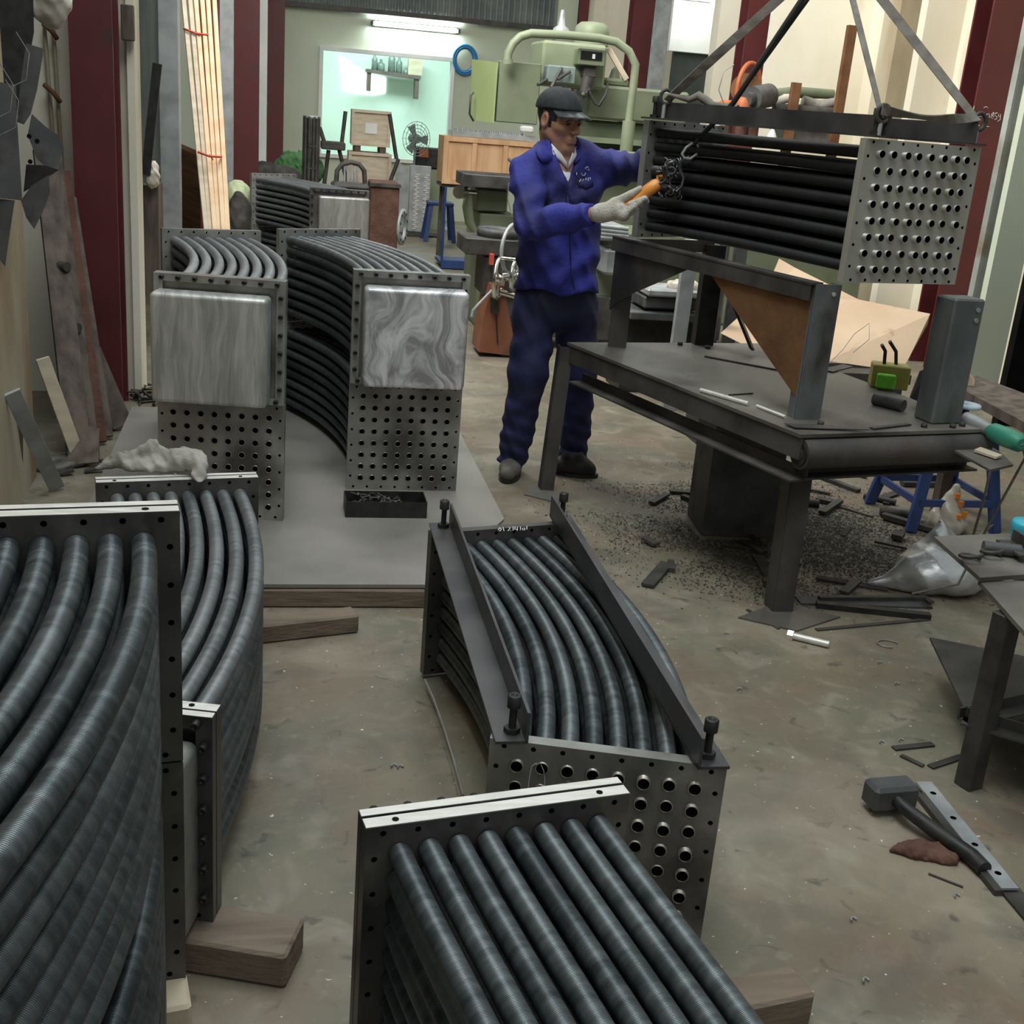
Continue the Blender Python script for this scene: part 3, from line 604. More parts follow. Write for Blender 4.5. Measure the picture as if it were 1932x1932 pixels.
def module(name_label, Pb, ab, Pf, af, z0, wd=W, ht=HM, tube='tube', pm='plate', nozz=None, front_cover=None, back_cover=None, lit_top=False, group=None, seg=16, sides=14, fm=None, holes_back=True, angles=False, nmat='nozzle'):
    Pb = Vector((*Pb, 0)); Pf = Vector((*Pf, 0)); ab = math.radians(ab); af = math.radians(af)
    Rb = Vector((math.cos(ab), math.sin(ab), 0)); hb = Vector((math.sin(ab), -math.cos(ab), 0))
    Rf = Vector((math.cos(af), math.sin(af), 0)); hf = Vector((math.sin(af), -math.cos(af), 0))
    mid = (Pb+Pf)/2; mid.z = z0
    root = thing('tube_bundle', name_label, 'heat exchanger', mid, group)
    pt = PT
    def Tb(x, y, z): q = Pb+Rb*(x-wd/2)-hb*y; return Vector((q.x, q.y, z0+z))           # y counts backwards, away from the tubes
    def Tf(x, y, z): q = Pf+Rf*(x-wd/2)+hf*(y-pt); return Vector((q.x, q.y, z0+z))      # plate's inner face at y=0
    for T, cv, lab in ((Tb, back_cover, 'b'), (Tf, front_cover, 'f')):
        mb = MB(); plate_mb(mb, T, pt, holes=True, wd=wd, ht=ht)
        if lit_top:  # top edge painted brighter, for the overhead light it catches
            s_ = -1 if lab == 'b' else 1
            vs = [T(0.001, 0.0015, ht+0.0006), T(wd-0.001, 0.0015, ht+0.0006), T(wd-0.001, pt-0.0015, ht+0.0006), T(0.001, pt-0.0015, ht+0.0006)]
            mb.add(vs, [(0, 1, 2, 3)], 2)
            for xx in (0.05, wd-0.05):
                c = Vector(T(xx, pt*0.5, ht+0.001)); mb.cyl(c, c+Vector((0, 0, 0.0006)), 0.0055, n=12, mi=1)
        mb.build('end_plate', [fm or pm if lab == 'f' else pm, 'bore', 'bright'], root, off=mid)
        if cv:
            if lab == 'b':
                def Tc(x, y, z): return Tb(x, pt+0.004+y, z)
                dv = -hb; RR = Rb
            else:
                def Tc(x, y, z): return Tf(x, pt+0.004+y, z)
                dv = hf; RR = Rf
            cover(root, Tc, dv, RR, wd, ht, cv[0], cv[1] if len(cv) > 1 else None, bolts=cv[2] if len(cv) > 2 else True, mg=cv[3] if len(cv) > 3 else (0.036, 0.028))
            if lit_top:  # overhead light painted on the flange top too
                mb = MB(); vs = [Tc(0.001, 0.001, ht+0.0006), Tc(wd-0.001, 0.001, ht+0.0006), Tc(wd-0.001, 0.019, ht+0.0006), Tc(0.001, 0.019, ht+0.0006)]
                mb.slab(vs, 0.0005) if lab == 'f' else mb.slab(vs[::-1], 0.0005); mb.build('lit_flange_edge', 'bright', root, off=mid)
    m = (wd-8*TP)/2; mz = (ht-8*TP)/2
    Pfi = Pf-hf*pt
    for i in range(8):
        s_ = m+(i+0.5)*TP-wd/2
        A = Pb+Rb*s_; B = Pfi+Rf*s_; k = (B-A).length*0.36
        c1, c2 = A+hb*k, B-hf*k; pts = []
        for q in range(seg+1):
            t = q/seg; pts.append(A*(1-t)**3+c1*3*t*(1-t)**2+c2*3*t*t*(1-t)+B*t**3)
        pts = [p-Vector((mid.x, mid.y, 0)) for p in pts]
        me_shared = None
        for j in range(8):
            hidden = 0 < i < 7 and 0 < j < 7
            if nozz is None:
                if me_shared is None or (j == 7 and isinstance(tube, tuple)): me_shared = tube_mesh(pts, 0.0187, 0.0122, 0.0105, 0.0, pt+0.002, sides)
                me = me_shared
            else: me = tube_mesh(pts, 0.0187, 0.0130, 0.0112, 0.0, pt+random.uniform(*nozz), sides)
            if not me.materials:
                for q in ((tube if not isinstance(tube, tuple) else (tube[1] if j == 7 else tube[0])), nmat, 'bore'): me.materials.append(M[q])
            o = bpy.data.objects.new('tube', me); COL.objects.link(o); o.parent = root; o.location = (0, 0, mz+(j+0.5)*TP)
            if isinstance(tube, tuple) and j == 7 and me_shared is not None:
                pass
    root['geo'] = 0; del root['geo']
    if angles:
        for sd in (-1, 1):
            xo = wd/2-0.035
            zt = z0+ht+0.006
            a = Vector(Tb(wd/2+sd*xo, 0.02, ht+0.008)); b = Vector(Tf(wd/2+sd*xo, 0.02, ht+0.008))
            mb = MB(); angle_iron(mb, a-(b-a).normalized()*0.03, b+(b-a).normalized()*0.03, 0.062, 0.062, 0.006, side=-sd if angles == 'in' else (sd*angles))
            ao = mb.build('angle_bar', 'angle', root, off=mid)
            for q in (Vector(Tb(wd/2+sd*xo*0.98, 0.014, ht+0.010)), Vector(Tf(wd/2+sd*xo*0.98, 0.014, ht+0.010))):
                mb = MB(); mb.cyl(q, q+Vector((0, 0, 0.012)), 0.016, n=6, mi=0, smooth=False); mb.cyl(q, q+Vector((0, 0, 0.065)), 0.0075, n=10, mi=0)
                mb.lathe([(0.0135, 0.055), (0.0135, 0.078), (0.011, 0.080), (0.0065, 0.080), (0.0065, 0.068), (0.0002, 0.068)], q, n=14); mb.build('lifting_bolt', 'black', root, off=mid)
    return root

ZP = 0.08   # top of the floor sheet
HS = HM+0.004
g1 = None
module('lower tube bundle at left, bare perforated plate under the streaked grey header box', (-0.273, 5.561), 17, (-0.177, 4.177), -8.5, ZP, tube='tube')
module('upper tube bundle at left with a pale top row of tubes and streaked grey header box', (-0.273, 5.561), 17, (-0.177, 4.177), -8.5, ZP+HS, tube=('tube', 'tubelight'), front_cover=('ground', 'streaked grey header box', True, (0.006, 0.048)))  # only the top row takes the paler tube steel
module('lower tube bundle with bare perforated end plate behind the black bolt tray', (0.218, 5.855), 28, (0.5155, 4.53), 0, ZP, tube='tube')
module('upper tube bundle with a bright swirl-ground header box, above the bolt tray', (0.218, 5.855), 28, (0.5155, 4.53), 0, ZP+HS, tube=('tube', 'tubemid'), front_cover=('swirl', 'bright swirled header box', True, (0.040, 0.014)))  # paler top row has the light from above in its colour
hx3 = module('single tube bundle on the open floor with two dark angle bars bolted across its top', (0.652, 3.085), 13, (0.623, 1.861), -17, 0.012, nozz=(0.001, 0.014), seg=22, sides=18, angles=-1, pm='platedark', fm='plate')
module('lower tube bundle in the left foreground, standing on a pale block', (-0.357, 1.735), 8, (-0.56, 0.52), -22, 0.075, seg=24, sides=20, pm='platedark')
module('upper tube bundle in the left foreground, thick grey tubes curving out of frame', (-0.357, 1.735), 8, (-0.56, 0.52), -22, 0.075+HS, seg=24, sides=20, pm='platedark', back_cover=('dullcover',), lit_top=True)
module('tube bundle on a timber block with a rag lying on its far header', (-0.255, 3.285), 10, (-0.306, 1.995), -15, 0.073, seg=22, sides=18, pm='platedark', tube=('tube', 'tubemid'), back_cover=('dullcover',), front_cover=('dullcover',), lit_top=True)  # top row again coloured paler for overhead light
module('tube bundle cut by the bottom edge of the picture, tubes running towards the viewer', (0.367, 1.576), 9, (0.42, 0.36), -18, 0.085, seg=26, sides=24, pm='platedark', back_cover=('dullcover',), lit_top=True)
module('lower tube bundle of the far stack beside the green insulation', (-0.006, 10.59), 33, (0.48, 9.34), 3, 0.02, seg=10, sides=10)
module('upper tube bundle of the far stack, grey header box with bolts along its top', (-0.006, 10.59), 33, (0.48, 9.34), 3, 0.02+HS, seg=10, sides=10, front_cover=('dullcover', 'dull grey header box', True, (0.06, 0.004)), tube='tubemid')
module('low single tube bundle half hidden behind the far stack', (0.50, 12.95), 20, (0.82, 11.7), 8, 0.02, seg=8, sides=8, front_cover=('dullcover',))
TP = 0.0505; HM_ = HM
hang = module('tube bundle hanging from webbing slings over the welding table, black tubes and pale end plate', (1.602, 4.693), 30, (2.005, 3.583), 13, 1.13, wd=0.47, ht=0.44, tube='tubeblack', pm='plate', fm='warmplate', nozz=(0.005, 0.021), nmat='warmplate', seg=18, sides=14, angles=-1)

# chalk marks on the open floor bundle
mb = MB(); zc = 0.012+HM+0.001
for s_ in ([(947, 993), (944, 996), (947, 999), (950, 996), (947, 993)], [(953, 992), (955, 999)], [(962, 992), (967, 993), (962, 999), (968, 998)], [(972, 991), (972, 998)], [(976, 991), (975, 996), (980, 996)], [(980, 991), (980, 998)], [(986, 991), (986, 997)], [(990, 994), (990, 997), (994, 997), (994, 993), (990, 994)], [(998, 990), (998, 996)]):
    mb.tube([atz(a-4, b+3, zc) for a, b in s_], 0.0013, 5)
mb.build('chalk_writing', 'chalk', hx3, off=world_off(hx3))
mb = MB(); mb.tube([atz(802, 1282, .03), atz(818, 1318, .03), atz(836, 1368, .03), atz(855, 1430, .03), atz(874, 1500, .03)], 0.0025, 6); mb.build('tie_wire', 'galv', hx3, off=world_off(hx3))
_n = Vector((math.sin(math.radians(-17)), -math.cos(math.radians(-17)), 0)); _p = Vector((0.623, 1.861, 0))+_n*0.001
def onplate(px, py):
    d = ray(px, py); o = Vector((0, 0, H0)); t = (_p-o).dot(_n)/d.dot(_n); return o+d*t
mb = MB(); mb.tube([onplate(*q) for q in ((996, 1490), (999, 1465), (1003, 1446), (1010, 1441), (1020, 1441), (1026, 1455), (1028, 1475), (1026, 1492))], 0.0008, 5); mb.build('chalk_writing', 'chalk', hx3, off=world_off(hx3))

# ------------------------------------------------------------------ floor sheet, timbers
mb = MB(); mb.slab([(-0.655, 3.55, ZP), (0.505, 3.545, ZP), (0.88, 4.2, ZP), (0.89, 6.3, ZP), (-0.02, 6.3, ZP), (-0.02, 5.75, ZP), (-0.66, 5.75, ZP)], 0.012)
tag(mb.build('floor_sheet', 'sheet', off=(0.1, 4.8, 0)), 'large flat grey steel sheet on timbers carrying the two left stacks', 'metal sheet')
def block(a, b, wd, h, label, z=0.0, name='timber_block', mat='wood', cat='timber', bev=0.006):
    a = Vector((a[0], a[1], z+h/2)); b = Vector((b[0], b[1], z+h/2)); c = (a+b)/2
    o = bar(MB(), a, b, wd, h, bev=bev).build(name, mat, off=(c.x, c.y, z)); return tag(o, label, cat)
block((-0.62, 3.62), (0.50, 3.60), 0.13, 0.064, 'long pale-topped timber beam lying along the front edge of the floor sheet', name='timber_beam')
block((-0.6, 4.6), (0.84, 4.6), 0.10, 0.068, 'timber beam under the middle of the floor sheet', name='timber_beam')
block((-0.6, 5.6), (0.84, 5.7), 0.10, 0.068, 'timber beam under the back of the floor sheet', name='timber_beam')
block((-0.08, 3.30), (0.262, 3.385), 0.075, 0.06, 'dark wooden block in front of the floor sheet beam')
block((-0.36, 2.0), (0.055, 1.86), 0.115, 0.073, 'worn wooden block under the bolted header near the left foreground stack')
block((0.46, 1.575), (0.992, 1.66), 0.085, 0.072, 'brown wooden block at the bottom edge, right of the nearest tubes')
block((-0.5, 3.34), (-0.16, 3.38), 0.09, 0.073, 'wooden block under the back end of the rag covered bundle')
block((-0.36, 1.70), (-0.13, 1.74), 0.09, 0.075, 'pale short wooden block under the left foreground stack', mat='paleply')
block((-0.75, 0.62), (-0.35, 0.50), 0.09, 0.075, 'wooden block under the near end of the left foreground stack')
block((0.2, 0.40), (0.62, 0.30), 0.09, 0.085, 'wooden block under the near end of the bottom bundle')
block((0.16, 1.585), (0.40, 1.62), 0.06, 0.085, 'thin timber packing under the back plate of the bottom bundle')

# bolt tray on the floor sheet
q0, q1 = atz(652, 976, ZP), atz(806, 984, ZP)
tx0, tx1, ty = q0.x, q1.x, q0.y
mb = MB(); hh, dd, tt = 0.062, 0.13, 0.004
cx = (tx0+tx1)/2
mb.box((cx, ty+dd/2, ZP+tt/2), (tx1-tx0, dd, tt))
mb.box((cx, ty, ZP+hh/2), (tx1-tx0, tt, hh)); mb.box((cx, ty+dd, ZP+hh/2), (tx1-tx0, tt, hh))
for x in (tx0, tx1): mb.box((x, ty+dd/2, ZP+hh/2), (tt, dd, hh))
tag(mb.build('bolt_tray', 'black', off=(cx, ty+dd/2, ZP)), 'black oily open tray full of bolts in front of the perforated plate', 'tray')
for i in range(64):
    x = random.uniform(tx0+0.03, tx1-0.10 if i < 54 else tx1-0.03); y = ty+random.uniform(0.02, dd-0.02); z = ZP+0.014+0.011*(i % 4)+(0.012 if x < cx-0.02 else 0)
    a = random.uniform(0, 2*PI); el = random.uniform(-0.2, 0.5); d = Vector((math.cos(a)*math.cos(el), math.sin(a)*math.cos(el), math.sin(el)))
    p = Vector((x, y, z)); L = random.uniform(0.018, 0.03)
    e_ = p+d*L
    if not (tx0+0.012 < e_.x < tx1-0.012 and ty+0.01 < e_.y < ty+dd-0.01): d.x, d.y = -d.x, -d.y
    m2 = MB(); m2.cyl(p, p+d*L, 0.0035, n=6); m2.cyl(p-d*0.007, p, 0.007, n=6, smooth=False)
    tag(m2.build('loose_bolt', 'iron', off=p), 'small dark loose bolt lying in the black tray', 'bolt', 'loose bolts in the tray')

# ------------------------------------------------------------------ welding table
A, B, Cc, D = Vector((1.215, 4.80, .66)), Vector((1.655, 3.40, .66)), Vector((2.43, 3.55, .66)), Vector((2.16, 4.97, .66))
tb = thing('welding_table', 'large grimy steel welding table under the hanging tube bundle', 'table', (1.8, 4.2, 0))
MB().slab([A, B, Cc, D], 0.012).build('table_top', 'tabletop', tb, off=(1.8, 4.2, 0))
mb = MB(); dn = Vector((0, 0, -0.05)); inn = (Cc-B).normalized()*0.02
bar(mb, A+dn+inn*0.5, B+dn+inn*0.5, 0.008, 0.07); mb.build('side_rail', 'scale', tb, off=(1.8, 4.2, 0))
mb = MB(); lo_ = Vector((0, 0, -0.155)); angle_iron(mb, A+lo_+inn+Vector((0.02, -0.06, 0)), B+lo_+inn, 0.07, 0.035, 0.007, side=1); mb.build('lower_rail', 'scale', tb, off=(1.8, 4.2, 0))
u = (Cc-B).normalized(); mb = MB(); p0 = B+u*0.015+Vector((0.0, 0.015, -0.068)); p1 = Cc-u*0.02+Vector((0, 0.015, -0.068))
mb.cyl(p0, p1, 0.052, n=24); mb.cyl(p0-u*0.004, p0, 0.040, n=24, mi=1); mb.cyl(p0-u*0.006, p0, 0.022, n=20)
mb.build('front_pipe', ['scale', 'black'], tb, off=(1.8, 4.2, 0))
mb = MB(); angle_iron(mb, B+Vector((0.03, 0.03, -0.150)), Cc+Vector((-0.03, 0.03, -0.150)), 0.06, 0.05, 0.007, side=1); mb.build('front_rail', 'scale', tb, off=(1.8, 4.2, 0))
def leg(x, y, zt, wd=0.062, lean=(0, 0)):
    mb = MB(); a = Vector((x+lean[0], y+lean[1], 0.006)); b = Vector((x, y, zt)); F = frame(b-a, (0, 1, 0)); L = (b-a).length; c = (a+b)/2
    mb.box(c, (L, wd, 0.007), F); mb.box(c+F@Vector((0, -wd/2, wd/2)), (L, 0.007, wd), F); return mb.build('leg', 'scale', tb, off=(1.8, 4.2, 0))
leg(1.725, 3.485, 0.52, 0.072, (0.01, 0.0)); leg(1.215, 4.79, 0.64, 0.055, (-0.03, 0.0)); leg(2.10, 4.88, 0.64)
mb = MB(); mb.box((1.87, 4.36, 0.325), (0.30, 0.26, 0.645), rz(-0.1)); mb.build('pedestal', 'bracket', tb, off=(1.8, 4.2, 0))
mb = MB(); mb.slab([(1.555, 3.44, 0.006), (1.72, 3.33, 0.006), (1.93, 3.44, 0.006), (1.76, 3.57, 0.006)], 0.005); mb.build('foot_plate', 'tabletop', tb, off=(1.8, 4.2, 0))
mb = MB(); mb.slab([(1.07, 4.73, 0.006), (1.2, 4.62, 0.006), (1.25, 4.72, 0.006), (1.14, 4.87, 0.006)], 0.005); mb.build('foot_plate', 'tabletop', tb, off=(1.8, 4.2, 0))

# fixture standing on the table
ZT = 0.66
fx = thing('welding_fixture', 'dark steel jig of posts, sloping rail and rusty gussets standing on the welding table', 'jig', (1.75, 4.1, ZT))
fo = (1.75, 4.1, ZT); ZR = 1.112
def chan(a, b, wd, dp, t, yaw, mat='scale', name='post'):
    mb = MB(); a = Vector(a); b = Vector(b); R = rz(yaw); h_ = b.z-a.z; c = (a+b)/2
    mb.box(c, (wd, t, h_), R); mb.box(c+R@Vector((-wd/2+t/2, dp/2, 0)), (t, dp, h_), R); mb.box(c+R@Vector((wd/2-t/2, dp/2, 0)), (t, dp, h_), R)
    return mb.build(name, mat, fx, off=fo)
chan((1.765, 3.60, ZT), (1.765, 3.60, ZR), 0.095, 0.05, 0.008, 0.12, 'postgrey')
RL0, RL1 = Vector((1.375, 4.755, ZR)), Vector((1.725, 3.60, ZR))
mb = MB(); angle_iron(mb, RL0, RL1, 0.05, 0.004, 0.007); bar(mb, RL0+Vector((-0.02, 0, -0.028)), RL1+Vector((-0.02, 0, -0.028)), 0.007, 0.056); mb.build('top_rail', 'scale', fx, off=fo)
# left end: channel leg with a plate gusset
chan((1.415, 4.735, ZT), (1.415, 4.735, ZR-0.01), 0.075, 0.05, 0.008, -0.25)
RR0, RR1 = Vector((1.83, 4.88, 1.07)), Vector((2.27, 3.70, 1.07))
ru = (RL1-RL0).normalized()
def gus(name, pts, mat):
    mb = MB(); mb.slab(pts, 0.006); return mb.build(name, mat, fx, off=fo)
gus('gusset', [RL0+Vector((0, 0, -0.01)), RL0+ru*0.62+Vector((0, 0, -0.01)), RL0+ru*0.17+Vector((0, 0, -0.20)), RL0+ru*0.05+Vector((0, 0, -0.26)), RL0+Vector((0, 0, -0.30))], 'scale')
gus('gusset', [RL1-ru*0.60+Vector((0, 0, -0.03)), RL1-ru*0.01+Vector((0, 0, -0.03)), RL1-ru*0.01+Vector((0, 0, -0.38))], 'rust')
chan((1.845, 4.865, ZT), (1.845, 4.865, 1.09), 0.085, 0.05, 0.008, 0.0, 'black')
mb = MB(); bar(mb, (1.865, 4.86, 1.0), (1.985, 4.66, ZT+0.03), 0.012, 0.07, (0.4, 0.9, 0)); mb.build('brace', 'black', fx, off=fo)
mb = MB(); bar(mb, (1.415, 4.77, 1.08), (1.845, 4.9, 1.08), 0.008, 0.05); mb.build('cross_rail', 'scale', fx, off=fo)
p2 = thing('jig_post', 'grey steel box post standing alone at the right corner of the welding table', 'post', (2.27, 3.64, ZT))
mb = MB(); R = rz(0.15); mb.box((2.27, 3.64, ZT+0.215), (0.125, 0.10, 0.43), R, bev=0.006); mb.build('column', 'postgrey', p2, off=(2.27, 3.64, ZT))
for z in (0.395, 0.36):
    mb = MB(); c = Vector((2.27, 3.64, ZT+z))+R@Vector((0.035, -0.051, 0)); mb.cyl(c, c+R@Vector((0, -0.004, 0)), 0.008, n=10); mb.build('screw', 'galv', p2, off=(2.27, 3.64, ZT))
mb = MB(); c = Vector((1.765, 3.60, ZR-0.03)); mb.cyl(c+Vector((0.02, -0.004, 0)), c+Vector((0.02, -0.008, 0)), 0.007, n=10); mb.build('bolt_hole', 'bright', fx, off=fo)

def rod(p, q, r, name, mat, label, cat, group=None, n=12, z=None):
    mb = MB(); mb.cyl(p, q, r, n=n); o = mb.build(name, mat, off=p); return tag(o, label, cat, group)
a, b = atz(1322, 736, ZT+0.008), atz(1412, 762, ZT+0.008); rod(a, b, 0.008, 'steel_rod', 'bright', 'longer shiny steel rod lying at the near edge of the welding table', 'rod')
a, b = atz(1428, 766, ZT+0.006), atz(1482, 787, ZT+0.006); rod(a, b, 0.006, 'steel_rod', 'bright', 'shorter shiny steel rod beside the foot of the jig post', 'rod')
a, b = atz(1650, 752, ZT+0.022), atz(1705, 766, ZT+0.022); rod(a, b, 0.022, 'round_bar', 'bracket', 'thick dark round bar lying on the table beside the lone post', 'bar')
a, b = atz(1375, 745, ZT+0.003), atz(1420, 742, ZT+0.003); rod(a, b, 0.003, 'welding_wire', 'iron', 'thin dark wire piece on the table behind the shiny rod', 'wire')
for px, py, lab in ((1548, 796, 'small hex nut standing in front of the jig post foot'), (1800, 783, 'hex nut right behind the lone box post'), (1797, 801, 'dark nut at the near side of the lone box post'), (1743, 800, 'small nut at the left foot of the lone box post'), (1815, 798, 'round nut at the right of the lone box post'),
                    (1283, 645, 'rusty clamp lump on the table beside the inner post'), (1335, 652, 'dark wing nut on the table at the foot of the inner post')):
    c = atz(px, py+6, ZT); mb = MB(); mb.lathe([(0.006, 0), (0.012, 0), (0.012, 0.014), (0.006, 0.014), (0.006, 0)], c, n=6); tag(mb.build('hex_nut', 'iron', off=c), lab, 'nut')
mb = MB(); mb.slab([atz(1480, 800, ZT+0.004), atz(1560, 803, ZT+0.004), atz(1640, 812, ZT+0.004), atz(1500, 808, ZT+0.004)], 0.003); tag(mb.build('steel_strip', 'scale', off=atz(1550, 805, ZT)), 'thin steel strip lying along the near corner of the welding table', 'strip')
for i, (pa, pb, w_, lab) in enumerate((((1645, 808), (1715, 800), 0.02, 'flat steel strip on the table left of the lone post'), ((1560, 700), (1600, 690), 0.05, 'dark flat bar lying behind the jig post on the table'),
                                      ((1330, 672), (1480, 700), 0.012, 'long thin steel strip lying behind the brace on the table'))):
    a, b = atz(*pa, ZT+0.004), atz(*pb, ZT+0.004); mb = MB(); bar(mb, a, b, w_, 0.005); tag(mb.build('steel_strip', 'iron', off=a), lab, 'strip')
# yellow-green boxes, black stand
c = atz(1672, 735, ZT)
bx = thing('small_box', 'olive yellow box with a bright green front and dark straps at the table back', 'box', c)
mb = MB(); mb.box(c+Vector((0.03, 0.05, 0.045)), (0.14, 0.09, 0.09), rz(-0.35), bev=0.004); mb.build('box_body', 'olive', bx, off=c)
mb = MB(); mb.box(c+Vector((-0.015, -0.013, 0.035)), (0.07, 0.03, 0.055), rz(-0.35), bev=0.004); mb.build('label_panel', 'lime', bx, off=c)
mb = MB(); mb.tube([c+Vector((0.0, 0.05, 0.09)), c+Vector((-0.005, 0.05, 0.14)), c+Vector((-0.03, 0.04, 0.165)), ], 0.007, 8); mb.tube([c+Vector((0.05, 0.05, 0.09)), c+Vector((0.04, 0.05, 0.14)), c+Vector((0.0, 0.04, 0.18))], 0.007, 8); mb.build('strap', 'black', bx, off=c)
c = atz(1716, 765, ZT); mb = MB(); mb.slab([c+Vector((0, 0, 0.03)), c+Vector((0.09, 0, 0.0)), c+Vector((0.09, 0.05, 0.14)), c+Vector((0.05, 0.05, 0.12))], 0.01); tag(mb.build('angle_offcut', 'black', off=c), 'black bent steel offcut propped against the lone box post', 'offcut')

# cardboard sheet propped behind the table
Yc = 6.2
Pc = lambda px, py, dy=0: at(px, py, Yc+dy)
pts = [(1470, 488, .5), (1500, 505, .45), (1560, 545, .35), (1620, 565, .2), (1700, 590, .1), (1755, 592, 0), (1750, 612, 0), (1715, 675, -.35), (1700, 700, -.45), (1560, 680, -.45), (1440, 668, -.4), (1360, 628, -.2), (1400, 592, .1), (1440, 560, .25)]
mb = MB(); mb.slab([Pc(*p) for p in pts], 0.008)
tag(mb.build('cardboard_sheet', 'card', off=Pc(1560, 640)), 'large torn brown cardboard sheet leaning behind the welding table', 'cardboard')
mb = MB(); mb.tube([Pc(1560, 690, -.52), Pc(1590, 660, -.42), Pc(1612, 630, -.27), Pc(1640, 610, -.17), Pc(1640, 640, -.36), Pc(1610, 665, -.44)], 0.002, 5); tag(mb.build('loose_wire', 'wire', off=Pc(1600, 650)), 'loose curl of thin wire in front of the cardboard sheet', 'wire')
# stand or bench carrying the cardboard foot
a, b = at(1330, 660, 5.6), at(1720, 705, 5.6); z = 0.62
mb = MB(); mb.box((a.x*0.5+b.x*0.5, 5.72, 0.385), (b.x-a.x, 0.25, 0.05)); 
for x in (a.x+0.05, b.x-0.05): mb.box((x, 5.72, 0.18), (0.05, 0.2, 0.36))
tag(mb.build('low_bench', 'iron', off=((a.x+b.x)/2, 5.72, 0)), 'dark low steel bench behind the welding table under the cardboard', 'bench')

# ------------------------------------------------------------------ things right of the table
c = atz(1806, 738, 0.62)
c = at(1818, 722, 4.6); a = c+Vector((0.10, 0.35, 0)); mb = MB(); mb.cyl(c, a, 0.047, n=24, mi=0); mb.cyl(c-Vector((0.001, 0.004, 0)), c, 0.036, n=24, mi=1)
tag(mb.build('timber_log', ['pine', 'paleply'], off=(c.x, c.y, c.z-0.047)), 'short round timber log with its sawn end towards the viewer', 'log')
zb = c.z-0.05
bn = thing('side_bench', 'rough timber topped bench at the right edge behind the teal grinder', 'bench', (3.0, 4.7, 0))
P4 = [atz(1800, 745, zb), atz(1840, 725, zb), atz(2010, 790, zb), atz(2010, 860, zb)]
MB().slab(P4, 0.04).build('bench_top', 'plankdark', bn, off=(3.0, 4.7, 0))
for p in (P4[0]*0.93+P4[2]*0.07, P4[2]*0.95+P4[0]*0.05, P4[3]*0.9+P4[1]*0.1): mb = MB(); mb.box((p.x, p.y, (zb-0.04)/2), (0.05, 0.05, zb-0.045)); mb.build('leg', 'plankdark', bn, off=(3.0, 4.7, 0))
# teal angle grinder resting across the shelf
c0, c1 = atz(1868, 812, 0.66), atz(1928, 838, 0.66)
gr = thing('angle_grinder', 'teal green angle grinder with a pale blue disc beside the table corner', 'power tool', c0)
mb = MB(); d = (c1-c0).normalized(); mb.tube([c0, c0+d*0.02, (c0+c1)/2, c1-d*0.01, c1], [0.022, 0.031, 0.033, 0.030, 0.018], 16); mb.build('motor_body', 'grinder', gr, off=c0)
g0 = atz(1822, 790, 0.67); mb = MB(); mb.tube([c0, (c0+g0)/2, g0], [0.02, 0.024, 0.026], 14); mb.build('gear_head', 'galv', gr, off=c0)
dc = atz(1822, 768, 0.70); mb = MB(); mb.lathe([(0.001, 0.0), (0.05, 0.0), (0.052, 0.006), (0.05, 0.012), (0.02, 0.012), (0.018, 0.006), (0.001, 0.006)], dc, n=28); mb.build('grinding_disc', 'lightblue', gr, off=c0)
mb = MB(); mb.cyl(g0, Vector((dc.x, dc.y, dc.z)), 0.012, n=10); mb.build('spindle', 'iron', gr, off=c0)
mb = MB(); mb.tube([c1, c1+Vector((0.06, 0.05, -0.06)), c1+Vector((0.02, 0.1, -0.3)), c1+Vector((-0.04, 0.12, -0.55)), c1+Vector((-0.16, 0.2, -0.62))], 0.0045, 8); mb.build('power_cord', 'strap', gr, off=c0)
# steel plate shelf on the blue stool
zs = 0.60
pl = [(1770, 832), (1868, 886), (1912, 876), (1884, 850), (1838, 826)]
mb = MB(); mb.slab([atz(*p, zs) for p in pl], 0.008); tag(mb.build('steel_plate', 'tabletop', off=atz(1840, 855, zs)), 'dusty flat steel plate jutting out beyond the table corner above the blue stool', 'plate')
mb = MB(); mb.slab([atz(1780, 830, zs+0.01), atz(1818, 838, zs+0.01), atz(1832, 820, zs+0.03), atz(1800, 822, zs+0.02)], 0.006); c = atz(1812, 832, zs+0.012); mb.cyl(c, c+Vector((0, 0, 0.012)), 0.004, n=8, mi=1)
tag(mb.build('steel_bracket', ['galv', 'black'], off=c), 'small triangular bracket with one hole on the jutting plate', 'bracket')
mb = MB(); mb.slab([atz(1838, 848, zs+0.012), atz(1880, 862, zs+0.012), atz(1892, 858, zs+0.012), atz(1850, 843, zs+0.012)], 0.008); tag(mb.build('plate_offcut', 'paleply', off=atz(1865, 855, zs)), 'small pale flat offcut lying on the jutting plate', 'offcut')
st = thing('plastic_stool', 'blue plastic stool with splayed legs under the jutting steel plate', 'stool', (2.88, 4.5, 0))
mb = MB(); mb.box((2.87, 4.5, 0.445), (0.30, 0.30, 0.03), bev=0.012); mb.build('seat', 'blue', st, off=(2.88, 4.5, 0))
for sx_, sy_ in ((-1, -1), (1, -1), (1, 1), (-1, 1)):
    mb = MB(); bar(mb, (2.87+sx_*0.20, 4.5+sy_*0.19, 0.0), (2.87+sx_*0.125, 4.5+sy_*0.125, 0.44), 0.05, 0.03, (0, 1, 0), bev=0.005); mb.build('leg', 'blue', st, off=(2.88, 4.5, 0))
for a, b in (((-1, -1), (1, -1)), ((1, -1), (1, 1)), ((-1, -1), (-1, 1)), ((-1, 1), (1, 1))):
    mb = MB(); k = 0.182; bar(mb, (2.87+a[0]*k, 4.5+a[1]*k, 0.13), (2.87+b[0]*k, 4.5+b[1]*k, 0.13), 0.015, 0.03); mb.build('stretcher', 'blue', st, off=(2.88, 4.5, 0))
